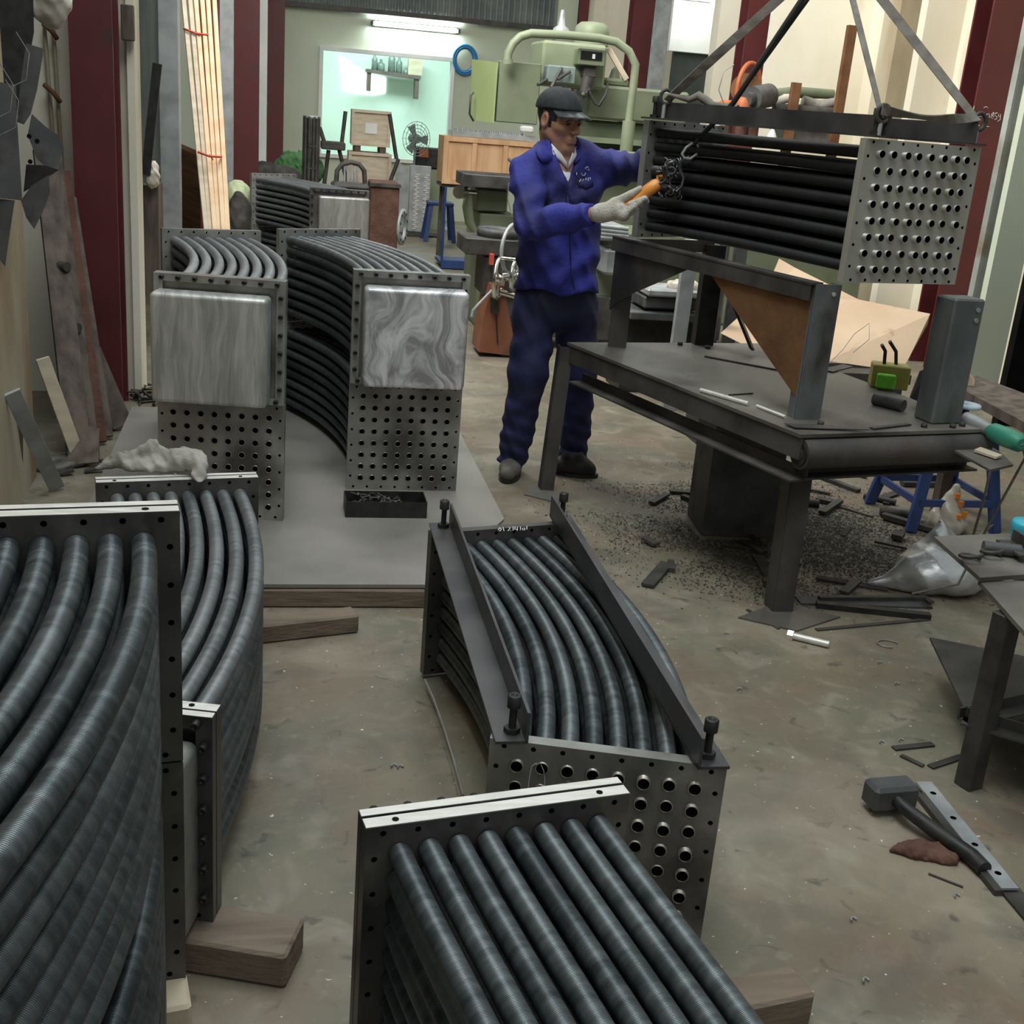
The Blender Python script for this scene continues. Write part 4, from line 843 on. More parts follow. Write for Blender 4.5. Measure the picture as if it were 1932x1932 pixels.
mb = MB(); c = atz(1870, 880, 0.5); mb.tube([c, c+Vector((0, 0, -0.12)), c+Vector((0.0, 0.02, -0.3)), atz(1880, 985, 0.01)], 0.005, 8); tag(mb.build('grey_flex', 'strap', off=c), 'grey cord hanging down beside the blue stool', 'cord')

# second small table at the right edge
zt2 = 0.52
t2 = thing('small_steel_table', 'low rusty steel table at the right edge nearest the viewer', 'table', (2.2, 2.7, 0)); to = (2.2, 2.7, 0)
Q = [atz(1762, 1012, zt2), atz(1850, 1090, zt2), atz(2050, 1075, zt2), atz(2050, 1000, zt2)]
MB().slab(Q, 0.012).build('table_top', 'tabletop', t2, off=to)
Q2 = [atz(1846, 1094, zt2-0.014), atz(2030, 1300, zt2-0.014), atz(2080, 1100, zt2-0.014)]
MB().slab([Q2[0], Q2[1], Q2[2]], 0.012).build('table_top', 'tabletop', t2, off=to)
def leg2(p, wd, zt):
    mb = MB(); mb.box((p.x, p.y, zt/2), (wd, wd, zt), rz(0.3), bev=0.003); mb.build('leg', 'iron', t2, off=to)
lp = atz(1826, 1482); leg2(lp, 0.052, zt2-0.03); leg2(lp+Vector((0.75, 0.3, 0)), 0.05, zt2-0.03); leg2(lp+Vector((0.95, 0.62, 0)), 0.05, zt2-0.03); leg2(lp+Vector((0.55, -0.4, 0)), 0.05, zt2-0.03)
mb = MB(); angle_iron(mb, (lp.x-0.03, lp.y+0.03, 0.17), (lp.x+0.8, lp.y+0.28, 0.17), 0.05, 0.03, 0.006); angle_iron(mb, (lp.x-0.03, lp.y+0.04, 0.17), (lp.x+0.5, lp.y-0.42, 0.17), 0.05, 0.03, 0.006); mb.build('shelf_rail', 'iron', t2, off=to)
mb = MB(); mb.slab([(lp.x+0.02, lp.y+0.06, 0.14), (lp.x+0.5, lp.y-0.36, 0.14), (lp.x+0.8, lp.y+0.25, 0.14), (lp.x+0.2, lp.y+0.6, 0.14)], 0.008); mb.build('shelf', 'iron', t2, off=to)
a, b = atz(1855, 1032, zt2+0.018), atz(1925, 1040, zt2+0.018); rod(a, b, 0.018, 'round_bar', 'bracket', 'short dark round bar on the small table at the right edge', 'bar')
mb = MB(); a, b = atz(1895, 1020, zt2+0.02), atz(1940, 1050, zt2+0.02); angle_iron(mb, a, b, 0.05, 0.035, 0.006); tag(mb.build('angle_offcut', 'iron', off=(a+b)/2), 'dark angle iron offcut lying on the small table top', 'offcut')
for px, py, lab in ((1830, 1060, 'curled swarf piece on the near edge of the small table'), (1870, 1052, 'dark crumpled scrap piece on the small table beside the bar')):
    p = atz(px, py, zt2); mb = MB(); mb.tube([p+Vector((0.03*math.cos(k*0.7), 0.02*math.sin(k*0.7), 0.008+0.002*k)) for k in range(9)], 0.006, 6); tag(mb.build('metal_scrap', 'iron', off=p), lab, 'scrap')
c = atz(1940, 1030, zt2); mb = MB(); c = c+Vector((0.03, 0.06, 0)); mb.lathe([(0.04, 0), (0.045, 0.03), (0.046, 0.045), (0.042, 0.052), (0.001, 0.054)], c, n=24); tag(mb.build('plastic_tub', 'cyan', off=c), 'round tub with a cyan lid at the right edge', 'tub')

# silver sack and printed bag on the floor
def crumple(X, Y, Z, s, amp): return amp*(np.sin(X*s+np.sin(Y*s*1.3)*1.5)*np.sin(Y*s*0.9+1.3*np.sin(Z*s))+0.5*np.abs(np.sin(X*s*1.7+Z*s*1.1)))
bc = atz(1775, 1120)
def fbag(X, Y, Z):
    d = elli(X, Y, Z, (bc.x+0.03, bc.y+0.06, 0.07), (0.19, 0.15, 0.085))
    d = smin(d, caps_(X, Y, Z, (bc.x+0.02, bc.y+0.08, 0.10), (bc.x+0.03, bc.y+0.14, 0.235), 0.10, 0.02), 0.08)
    d = smin(d, caps_(X, Y, Z, (bc.x-0.08, bc.y+0.03, 0.04), (bc.x-0.26, bc.y+0.07, 0.012), 0.06, 0.012), 0.05)
    d = d+crumple(X, Y, Z, 21, 0.008)
    return smax(d, 0.004-Z, 0.004)
tag(blob('foil_sack', fbag, (bc.x-0.32, bc.y-0.15, -0.01), (bc.x+0.3, bc.y+0.3, 0.29), 0.008, 'bag', off=(bc.x, bc.y+0.06, 0)), 'crumpled silver foil sack on the floor in front of the blue stool', 'sack')
b2 = atz(1815, 1050)+Vector((0.1, 0.3, 0))
pb = thing('printed_bag', 'white crumpled bag with orange lettering standing behind the silver sack', 'bag', (b2.x, b2.y, 0))
def fb2(X, Y, Z): return smax(caps_(X, Y, Z, (b2.x, b2.y, 0.05), (b2.x+0.0, b2.y, 0.20), 0.085, 0.02)+crumple(X, Y, Z, 34, 0.008), 0.004-Z, 0.004)
blob('bag_body', fb2, (b2.x-0.15, b2.y-0.15, -0.01), (b2.x+0.15, b2.y+0.15, 0.26), 0.008, 'plastic', pb, off=(b2.x, b2.y, 0))
mb = MB()
for k, (x, z) in enumerate(((0.0, 0.17), (0.015, 0.14), (0.03, 0.10), (0.0, 0.09))): mb.box((b2.x+x, b2.y-0.075+(z-0.08)*0.5, z), (0.02, 0.02, 0.022), rz(k*0.5))
mb.build('lettering', 'handorange', pb, off=(b2.x, b2.y, 0))

# ------------------------------------------------------------------ sledge hammer, bars, rag at lower right
hm = thing('sledge_hammer', 'sledge hammer with square steel head and black handle lying on the floor', 'hammer', atz(1680, 1520))
ho = world_off(hm)
hc = atz(1680, 1497, 0.045); hd = (atz(1862, 1645, 0.03)-atz(1715, 1500, 0.03)).normalized(); hx = Vector((-hd.y, hd.x, 0)).normalized()
F = frame(hx)
mb = MB(); mb.box(hc, (0.125, 0.066, 0.066), F, bev=0.009); mb.build('hammer_head', 'bracket', hm, off=ho)
mb = MB(); h1 = atz(1858, 1640, 0.021); mb.tube([hc-hd*0.0, hc+hd*0.07, hc*0.5+h1*0.5+Vector((0, 0, -0.004)), h1-hd*0.05, h1], [0.017, 0.0165, 0.019, 0.0195, 0.018], 16); mb.build('handle', 'black', hm, off=ho)
def holed_strip(name, a, b, wd, t, nh, mat, label, first=0.14, notch=False):
    a = Vector(a); b = Vector(b); L = (b-a).length; F = frame(b-a); mb = MB(); n = nh
    def T(x, y, z): return a+F@Vector((x, z-wd/2, t-y))
    seg = L/n
    for i in range(n): hole_cell(mb, i*seg, (i+1)*seg, 0, wd, 0.008, 16, T, t, 0, 1)
    c = [(0, 0), (L, 0), (L, wd), (0, wd)]; vs = [T(x, 0, z) for x, z in c]+[T(x, t, z) for x, z in c]
    mb.add(vs, [(0, 4, 5, 1), (1, 5, 6, 2), (2, 6, 7, 3), (3, 7, 4, 0)], 0)
    return tag(mb.build(name, [mat, 'bore'], off=a), label, 'steel strip')
holed_strip('steel_strip', atz(1742, 1478, 0.012), atz(1905, 1680, 0.012), 0.042, 0.006, 4, 'galv', 'pale galvanised strip with round holes lying beside the hammer handle')
holed_strip('steel_strip', atz(1868, 1638, 0.002), atz(1985, 1775, 0.002), 0.05, 0.006, 2, 'iron', 'dark strip with holes under the end of the hammer handle')
a, b = atz(1735, 1500, 0.008), atz(1885, 1685, 0.008); mb = MB(); bar(mb, a, b, 0.022, 0.014); tag(mb.build('steel_bar', 'iron', off=a), 'narrow dark bar between the hammer handle and the galvanised strip', 'bar')
rc = atz(1742, 1608)
def frag(X, Y, Z):
    d = smin(elli(X, Y, Z, (rc.x-0.01, rc.y, 0.006), (0.06, 0.035, 0.022)), elli(X, Y, Z, (rc.x+0.035, rc.y-0.03, 0.006), (0.04, 0.03, 0.018)), 0.02)
    d = smin(d, elli(X, Y, Z, (rc.x-0.05, rc.y+0.005, 0.004), (0.035, 0.012, 0.012)), 0.01)+crumple(X, Y, Z, 110, 0.004); return smax(d, 0.001-Z, 0.002)
tag(blob('rag_heap', frag, (rc.x-0.12, rc.y-0.1, -0.006), (rc.x+0.12, rc.y+0.08, 0.045), 0.004, 'ragred', off=(rc.x, rc.y, 0)), 'small dark brown rag heap on the floor under the hammer handle', 'rag')
a, b = atz(1752, 1648, 0.003), atz(1880, 1695, 0.003); rod(a, (a+b)/2+Vector((0, -0.004, 0)), 0.0025, 'welding_wire', 'iron', 'thin dark wire on the floor below the hammer handle', 'wire')

# floor litter near the table: bolt, strips, frames
a, b = atz(1497, 1200, 0.012), atz(1564, 1216, 0.012)
fb = thing('stud_bolt', 'bright threaded stud bolt with dark head lying on the open floor', 'bolt', a)
MB().cyl(a, b, 0.0115, n=14).build('shank', 'bright', fb, off=a); d = (a-b).normalized(); MB().cyl(a, a+d*0.02, 0.019, n=6, smooth=False).build('bolt_head', 'bright', fb, off=a)
def strip(pa, pb, wd, t, mat, label, name='steel_strip', cat='strip', z=0.001):
    a, b = atz(*pa, z+t/2), atz(*pb, z+t/2); mb = MB(); bar(mb, a, b, wd, t); return tag(mb.build(name, mat, off=((a.x+b.x)/2, (a.y+b.y)/2, z)), label, cat)
strip((1505, 1132), (1752, 1140), 0.07, 0.006, 'bracket', 'wide flat steel bar lying behind the front table leg')
strip((1540, 1140), (1755, 1163), 0.03, 0.02, 'black', 'black square bar lying in front of the wide flat bar', 'steel_bar', 'bar')
strip((1545, 1128), (1745, 1128), 0.02, 0.012, 'iron', 'thin dark bar on top of the wide flat bar', 'steel_bar', 'bar', z=0.008)
strip((1540, 1188), (1753, 1168), 0.018, 0.004, 'scale', 'thin brown strip lying alone on the floor before the bars')
strip((1410, 1150), (1470, 1186), 0.012, 0.004, 'scale', 'short strip on the floor left of the front table leg')
strip((1686, 1412), (1760, 1404), 0.02, 0.005, 'iron', 'upper short strip of the scrap beside the small table')
strip((1700, 1425), (1742, 1445), 0.014, 0.005, 'iron', 'left slanted strip of the scrap beside the small table')
strip((1755, 1447), (1815, 1427), 0.02, 0.005, 'iron', 'lower short strip of the scrap beside the small table')
cw = atz(1675, 1215, 0.002); mb = MB(); mb.tube([cw+Vector((0.035*math.cos(a_*0.3), 0.028*math.sin(a_*0.3), 0.001)) for a_ in range(17)], 0.0022, 6); tag(mb.build('wire_ring', 'wire', off=cw), 'open ring of thin wire on the floor left of the small table', 'wire')
for px, py in ((1692, 1290), (1700, 1396), (1663, 1400), (1370, 1195), (1395, 1300), (1610, 1735), (1633, 1850), (1660, 1250), (755, 1447), (743, 1445), (1805, 1690)):
    p = atz(px, py, 0.004); mb = MB(); mb.tube([p+Vector((0.008*math.cos(k), 0.008*math.sin(k*1.3), 0.001*k)) for k in range(4)], 0.0022, 5); tag(mb.build('swarf_chip', 'galv', off=p), 'tiny bright metal chip lying on the open floor', 'metal chip', 'bright chips scattered on the floor')
rnd = random.Random(3)
for i in range(44):
    px = rnd.uniform(1215, 1790); py = rnd.uniform(880, 1120)
    if px < 1330 and py > 960+(1330-px)*0.6+80: continue
    p = atz(px, py, 0.0); 
    if 1.70 < p.x < 2.04 and 4.2 < p.y < 4.52: continue
    a = rnd.uniform(0, PI); L = rnd.uniform(0.06, 0.26); wd = rnd.uniform(0.012, 0.05); t = rnd.uniform(0.004, 0.02); z = 0.001+0.004*(i % 3)
    mb = MB(); d = Vector((math.cos(a), math.sin(a), 0))*L/2
    bar(mb, p-d+Vector((0, 0, z+t/2)), p+d+Vector((0, 0, z+t/2+0.002)), wd, t)
    zone = 'left of the pedestal' if p.x < 1.70 else ('behind the front table leg' if p.y < 4.2 else 'right of the pedestal')
    lab = '%s %s %s offcut under the welding table, %s' % ('long' if L > 0.16 else 'short', 'broad' if wd > 0.03 else 'narrow', ('sooty', 'grey', 'brownish')[i % 3], zone)
    tag(mb.build('scrap_offcut', ('debris', 'iron', 'scale')[i % 3], off=(p.x, p.y, z)), lab, 'offcut', 'scrap offcuts under the welding table')
g_ = np.random.RandomState(5); vs_ = []; fs_ = []  # loose swarf, laid dense and dark to stand for shade under the table
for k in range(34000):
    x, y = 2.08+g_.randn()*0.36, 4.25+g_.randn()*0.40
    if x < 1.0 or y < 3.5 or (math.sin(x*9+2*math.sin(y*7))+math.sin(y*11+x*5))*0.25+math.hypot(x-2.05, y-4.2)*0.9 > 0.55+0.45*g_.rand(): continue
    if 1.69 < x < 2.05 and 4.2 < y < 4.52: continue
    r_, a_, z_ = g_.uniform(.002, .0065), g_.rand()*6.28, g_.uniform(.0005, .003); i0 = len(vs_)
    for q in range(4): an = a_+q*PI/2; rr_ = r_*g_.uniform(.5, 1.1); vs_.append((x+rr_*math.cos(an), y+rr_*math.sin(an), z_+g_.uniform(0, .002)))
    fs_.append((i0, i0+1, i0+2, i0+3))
mb = MB(); mb.add(vs_, fs_); tag(mb.build('swarf_and_shade', 'debris', off=(1.95, 4.2, 0)), 'black swarf and dust that also stands for the shade under the welding table', 'swarf', kind='stuff')
for (a, b, r, lab) in (((1660, 965), (1720, 972), 0.018, 'dark round bar on the floor left of the blue stool legs'), ((1445, 938), (1545, 950), 0.018, 'long dark round bar under the welding table'), ((1630, 935), (1690, 948), 0.014, 'short dark tube piece under the table near the stool')):
    p, q = atz(*a, r), atz(*b, r); rod(p, q, r, 'round_bar', 'iron', lab, 'bar')

# ------------------------------------------------------------------ rag on the far header of the second bundle
rg = Vector((-0.36, 3.40, 0.515))
def frg(X, Y, Z):
    d = caps_(X, Y, Z, (-0.47, 3.36, 0.520), (-0.33, 3.40, 0.575), 0.018, 0.02)
    d = smin(d, caps_(X, Y, Z, (-0.33, 3.40, 0.572), (-0.21, 3.34, 0.527), 0.02, 0.022), 0.02)
    d = smin(d, elli(X, Y, Z, (-0.345, 3.40, 0.525), (0.13, 0.08, 0.035)), 0.02)
    d = smin(d, elli(X, Y, Z, (-0.235, 3.36, 0.545), (0.06, 0.05, 0.04)), 0.02)
    d = smin(d, caps_(X, Y, Z, (-0.20, 3.31, 0.54), (-0.195, 3.262, 0.50), 0.03, 0.02), 0.02)
    return smax(d+crumple(X, Y, Z, 60, 0.006)+.007*np.abs(np.sin(X*70+Y*45+np.sin(Z*60))), 0.513-Z, 0.003)*1.0
tag(blob('cleaning_rag', frg, (-0.56, 3.22, 0.505), (-0.13, 3.52, 0.62), 0.005, 'rag', off=rg), 'crumpled dusty grey rag lying on the far header flange', 'rag')

# ------------------------------------------------------------------ slings and hoist
hk = at(1583, -105, 4.12)
ch = thing('crane_hook', 'crane hook block above the picture that the slings hang from', 'hook', hk)
mb = MB(); mb.box(hk+Vector((0, 0, 0.16)), (0.12, 0.09, 0.14), bev=0.02); mb.build('hook_block', 'iron', ch, off=hk)
mb = MB(); mb.tube([hk+Vector((0.05*math.sin(a_), 0, 0.05-0.05*math.cos(a_))) for a_ in [q*0.35 for q in range(-4, 13)]], 0.014, 10); mb.build('hook', 'iron', ch, off=hk)
mb = MB(); mb.cyl(hk+Vector((0, 0, 0.2)), hk+Vector((0, 0, 2.0)), 0.008, n=8); mb.build('wire_rope', 'iron', ch, off=hk)
def flat_strap(name, a, b, wd, mat, label, sag=0.0, twist=0.3, n=14, cat='sling', off=None):
    a = Vector(a); b = Vector(b); mb = MB(); vs = []; d = (b-a).normalized(); s0 = d.cross(Vector((0, 1, 0))).normalized()
    for i in range(n+1):
        t = i/n; p = a.lerp(b, t)+Vector((0, 0, -sag*4*t*(1-t))); an = twist*math.sin(t*PI*1.3)
        s_ = (Matrix.Rotation(an, 3, d)@s0)*wd/2; nn = d.cross(s_).normalized()*0.002
        vs += [p-s_-nn, p+s_-nn, p+s_+nn, p-s_+nn]
    fs = [(4*i+k, 4*i+(k+1) % 4, 4*i+4+(k+1) % 4, 4*i+4+k) for i in range(n) for k in range(4)]+[(3, 2, 1, 0), (4*n, 4*n+1, 4*n+2, 4*n+3)]
    mb.add(vs, fs, 0); return tag(mb.build(name, mat, off=off or b), label, cat)
ziv = 1.575
LF = at(1258, 190, 4.56); NR = at(1664, 222, 3.55); FR = at(1846, 232, 3.66); LN = at(1308, 272, 4.42)
flat_strap('webbing_sling', hk, LF, 0.034, 'strap', 'wide grey webbing sling running to the left end of the hanging bundle', twist=0.6)
flat_strap('webbing_sling', hk, NR, 0.020, 'strap', 'narrow grey webbing sling to the near corner above the pale end plate')
flat_strap('webbing_sling', hk, FR, 0.030, 'strap', 'broad webbing sling to the far right corner of the pale end plate')
kn = at(1383, 195, 4.30)
mb = MB(); mb.tube([hk, kn, LN], [0.012, 0.010, 0.008], 10); mb.tube([hk+Vector((0.03, 0, 0)), kn+Vector((0.02, 0, 0.03))], 0.006, 8); 
tag(mb.build('rope_sling', 'cable', off=LN), 'thin black rope sling with an open hook crossing in front of the tubes', 'sling')
hs = LN; mb = MB(); fr = [(1315, 272), (1320, 280), (1316, 290), (1302, 300), (1290, 298), (1287, 290), (1295, 278), (1307, 270)]
mb.tube([at(px, py, 4.40) for px, py in fr], 0.0055, 8); tag(mb.build('open_hook', 'galv', off=at(1303, 285, 4.40)), 'open wire hook at the end of the thin black rope sling', 'hook')
flat_strap('webbing_loop', at(1664, 207, 3.52), at(1846, 222, 3.62), 0.030, 'strap', 'loose flat webbing between the two right lifting bolts', sag=0.012, twist=1.2)
mb = MB(); mb.tube([at(1262, 178, 4.54), at(1300, 188, 4.5), at(1318, 180, 4.48), at(1335, 192, 4.46), at(1345, 200, 4.44), at(1392, 205, 4.36)], [0.006, 0.012, 0.016, 0.017, 0.016, 0.014], 10); tag(mb.build('webbing_loop', 'strap', off=at(1300, 188, 4.5)), 'bunched dark webbing lying along the left top of the hanging bundle', 'sling')
def shackle(px, py, Y, lab, zb=None):
    c = at(px, py, Y); s_ = thing('lifting_shackle', lab, 'shackle', c)
    mb = MB(); mb.tube([c+Vector((0.022*math.cos(a_), 0.0, 0.026*math.sin(a_))) for a_ in [q*2*PI/14 for q in range(14)]], 0.007, 8, closed=True); mb.build('ring', 'iron', s_, off=c)
    mb = MB(); mb.cyl(c+Vector((-0.004, 0, -0.026)), Vector((c.x-0.004, c.y, 1.578)), 0.0075, n=8); mb.build('eye_bolt', 'galv', s_, off=c)
shackle(1257, 183, 4.56, 'ring shackle at the left end of the hanging bundle'); shackle(1667, 215, 3.54, 'ring shackle above the near left corner of the pale end plate'); shackle(1848, 230, 3.66, 'ring shackle above the right corner of the pale end plate')

# ------------------------------------------------------------------ helpers for things set by their sighted extent at a known depth
def ext(px0, py0, px1, py1, Y):
    mx, my = (px0+px1)/2, (py0+py1)/2
    return at(px0, my, Y).x, at(px1, my, Y).x, at(mx, py1, Y).z, at(mx, py0, Y).z
def qb(mb, px0, py0, px1, py1, Y, dp, mi=0, bev=0.0):
    x0, x1, z0, z1 = ext(px0, py0, px1, py1, Y); mb.box(((x0+x1)/2, Y+dp/2, (z0+z1)/2), (x1-x0, dp, z1-z0), mi=mi, bev=bev); return mb
def one(mb, name, mat, off, label, cat, group=None): return tag(mb.build(name, mat, off=off), label, cat, group)

# ------------------------------------------------------------------ left side: hanging brackets
def plate_px(name, pts, Y, t, mat, label, holes=(), tilt=0.0, cat='bracket', parent=None):
    P = [at(px, py, Y+tilt*(px-pts[0][0])/60.0) for px, py in pts]
    mb = MB(); mb.slab(P, t)
    nrm = (P[1]-P[0]).cross(P[2]-P[0]).normalized()
    if nrm.y > 0: nrm = -nrm
    for hx_, hy_ in holes:
        c = at(hx_, hy_, Y+tilt*(hx_-pts[0][0])/60.0); mb.cyl(c+nrm*0.0015, c+nrm*(-0.001), 0.008, n=12, mi=1)
    c = P[0].copy()
    for p in P[1:]: c = c+p
    c = c/len(P)
    o = mb.build(name, [mat, 'bore'], parent, off=c)
    if parent is None: tag(o, label, cat)
    return o
bp = 'steel_bracket'
plate_px(bp, [(-30, -30), (60, -30), (62, 60), (48, 140), (40, 215), (-30, 230)], 4.62, 0.006, 'black', 'black upper plate of the hanging bracket cluster on the left wall', [(47, 69), (9, 140)], 0.1)
plate_px(bp, [(-30, 150), (30, 160), (33, 240), (42, 378), (-10, 372), (-30, 300)], 4.40, 0.006, 'bracket', 'long grey drilled strip hanging lowest at the left edge', [(14, 201), (18, 264), (24, 322), (28, 368), (5, 330)], 0.02)
plate_px(bp, [(50, 82), (83, 92), (70, 170), (58, 215), (45, 235), (33, 230), (40, 150)], 4.50, 0.006, 'bracket', 'grey tilted bracket with one hole near its top end', [(57, 123), (46, 183)], 0.0)
plate_px(bp, [(60, 215), (85, 238), (110, 255), (120, 280), (108, 315), (90, 318), (70, 300), (52, 255)], 4.50, 0.006, 'bracket', 'round ended bracket plate at the right of the hanging cluster', [(70, 266), (55, 257)], 0.02)
plate_px(bp, [(50, 310), (85, 312), (112, 320), (75, 345), (45, 362)], 4.48, 0.006, 'black', 'black pointed bracket below the round ended plate', [(57, 305), (53, 338)], 0.0)
plate_px(bp, [(40, 378), (60, 350), (92, 330), (95, 360), (85, 390), (65, 432), (50, 410)], 4.46, 0.006, 'bracket', 'pointed grey bracket hanging low beside the drilled strip', [(60, 417), (75, 350)], 0.0)
plate_px(bp, [(-30, 372), (28, 378), (20, 430), (10, 502), (-8, 480), (-30, 470)], 4.42, 0.006, 'bracket', 'dark pointed plate hanging lowest of all at the left edge', [(10, 398)], 0.0)
for k, (x0, y0) in enumerate(((0, 120), (10, 150), (30, 60))):
    mb = MB(); mb.tube([at(x0, y0, 4.3), at(x0+25, y0+40, 4.32), at(x0+20, y0+90, 4.3), at(x0-10, y0+105, 4.3)], 0.0015, 5)
    one(mb, 'hanging_wire', 'wire', at(x0, y0, 4.3), ('thin wire loop hanging over the lower brackets', 'second thin wire loop beside the drilled strip', 'thin wire hanging from the black upper plate')[k], 'wire')
mb = MB(); a = at(20, 20, 4.66); mb.tube([Vector((-0.94, a.y, a.z+0.25)), Vector((-0.80, a.y-0.05, a.z+0.24)), Vector((-0.75, a.y-0.3, a.z+0.25))], 0.012, 8); one(mb, 'wall_hook', 'iron', a, 'iron wall hook that carries the bracket cluster', 'hook')
c = at(92, 8, 5.4)
def fpl(X, Y, Z): return elli(X, Y, Z, (c.x, c.y, c.z+0.06), (0.10, 0.09, 0.15))+crumple(X, Y, Z, 36, 0.010)
tag(blob('plastic_bag', fpl, (c.x-0.14, c.y-0.13, c.z-0.14), (c.x+0.14, c.y+0.13, c.z+0.26), 0.009, 'plastic', off=c), 'cloudy plastic bag hanging at the top left corner', 'bag')
# rung bars on the recess
rb = thing('rebar_ladder', 'thin steel ladder rungs on the cream pier behind the hanging brackets', 'ladder', at(100, 200, 6.25)); ro = at(100, 200, 6.25)
for a, b in (((83, 40), (105, 320)), ((99, 30), (118, 320))): MB().cyl(at(*a, 6.27), at(*b, 6.27), 0.009, n=8).build('rail', 'rustcream', rb, off=ro)
for a, b in (((82, 45), (107, 72)), ((84, 160), (113, 192)), ((118, 375), (135, 382))): MB().tube([at(*a, 6.24), at((a[0]+b[0])/2+3, (a[1]+b[1])/2, 6.2), at(*b, 6.24)], 0.012, 8).build('rung', 'rust', rb, off=ro)

# planks leaning in the recess
def lean(pt, Yt, pb, wd, t, mat, label, name='leaning_plank', cat='plank', face=(0.35, -1, 0.1), zb=None):
    b = atz(*pb, 0.0) if zb is None else atz(*pb, zb); a = at(*pt, Yt); d = (a-b).normalized(); n_ = Vector(face); n_ = (n_-d*n_.dot(d)).normalized()
    mb = MB(); c = (a+b)/2+d*0.0; y = n_.cross(d); F = Matrix(((d.x, y.x, n_.x), (d.y, y.y, n_.y), (d.z, y.z, n_.z)))
    mb.box(c+Vector((0, 0, t/2)), ((a-b).length, wd, t), F, bev=0.002); return one(mb, name, mat, b, label, cat)
lean((85, 290), 5.75, (150, 868), 0.10, 0.03, 'plankdark', 'wide dark plank leaning in the recess behind the left wall end')
lean((105, 300), 5.85, (175, 845), 0.05, 0.03, 'plankdark', 'narrow brown batten leaning next to the wide dark plank')
lean((122, 330), 5.88, (192, 840), 0.045, 0.03, 'ragred', 'reddish brown batten, middle of the leaning bundle')
lean((135, 380), 5.9, (205, 830), 0.04, 0.03, 'plankdark', 'thin batten nearest the red column in the leaning bundle')
for k, (px, py) in enumerate(((107, 500), (128, 615), (148, 722))):
    c = at(px, py, 5.52); mb = MB(); mb.cyl(c, c+Vector((0.05, -0.04, 0.0)), 0.022, n=12); mb.cyl(c+Vector((-0.03, 0.05, 0)), c, 0.014, n=8); one(mb, 'pipe_stub', 'iron', c, ('top', 'middle', 'lowest')[k]+' pipe stub sticking out of the leaning planks', 'pipe')
lean((80, 680), 5.1, (148, 868), 0.055, 0.02, 'paleply', 'pale narrow board leaning low against the left wall end')
lean((170, 668), 5.7, (232, 812), 0.095, 0.035, 'plankdark', 'short weathered board leaning at the foot of the red column')
lean((22, 742), 4.4, (108, 925), 0.06, 0.012, 'galv', 'grey flat steel bar leaning against the stained wall at left', 'steel_flat', 'bar')
lean((30, 760), 4.55, (30, 930), 0.05, 0.02, 'plankdark', 'dark upright batten standing behind the grey flat bar')
c = atz(98, 880, 0.0); mb = MB(); mb.lathe([(0.032, 0), (0.095, 0), (0.098, 0.012), (0.095, 0.024), (0.032, 0.024), (0.032, 0)], c, n=32); one(mb, 'flat_ring', 'tabletop', c, 'flat round steel ring lying on the floor by the left wall', 'ring')
for k in range(16):
    px, py = rnd.uniform(110, 235), rnd.uniform(862, 905); p = atz(px, py); 
    mb = MB(); a = rnd.uniform(0, PI); d = Vector((math.cos(a), math.sin(a), 0.1))*rnd.uniform(0.02, 0.06); bar(mb, p-d+Vector((0, 0, 0.012)), p+d+Vector((0, 0, 0.016)), rnd.uniform(0.01, 0.05), 0.008)
    one(mb, 'dirty_scrap', 'debris', p, 'dirty grey scrap piece in the heap by the left wall', 'scrap', 'scrap heap by the left wall')
c = atz(165, 880); mb = MB(); mb.slab([c+Vector((-0.1, -0.02, 0.01)), c+Vector((0.05, -0.03, 0.03)), c+Vector((0.04, 0.1, 0.14)), c+Vector((0.0, 0.1, 0.15))], 0.01); one(mb, 'scrap_plate', 'plankdark', c, 'dirty bent plate propped on the scrap heap by the left wall', 'scrap')
for k in range(10):
    px, py = rnd.uniform(250, 292), rnd.uniform(742, 775); p = atz(px, py); mb = MB(); mb.tube([p+Vector((rnd.uniform(-.06, .06), rnd.uniform(-.06, .06), 0.01+0.01*q)) for q in range(5)], 0.008, 6)
    one(mb, 'cable_scrap', 'debris', p, 'dark cable scrap on the floor behind the floor sheet corner', 'scrap', 'cable scraps behind the floor sheet')

# clutter behind the cream pier, dark board, clear film
mb = MB(); bar(mb, at(297, 120, 7.2), at(275, 330, 7.2), 0.05, 0.02, (0, 1, 0)); one(mb, 'dark_bar', 'black', at(285, 250, 7.2), 'black bar leaning between the cream pier and grey post', 'bar')
mb = MB(); qb(mb, 272, 350, 300, 560, 7.3, 0.3); one(mb, 'dark_cabinet', 'plankdark', at(285, 450, 7.3), 'brown dark cabinet behind the cream pier', 'cabinet')
c = at(286, 330, 7.25)
def ffl(X, Y, Z): return elli(X, Y, Z, (c.x, c.y, c.z), (0.045, 0.05, 0.08))+crumple(X, Y, Z, 60, 0.008)
tag(blob('plastic_wrap', ffl, (c.x-0.08, c.y-0.08, c.z-0.12), (c.x+0.08, c.y+0.08, c.z+0.12), 0.006, 'plastic', off=c), 'crumpled pale plastic wrap on the brown cabinet', 'wrap')

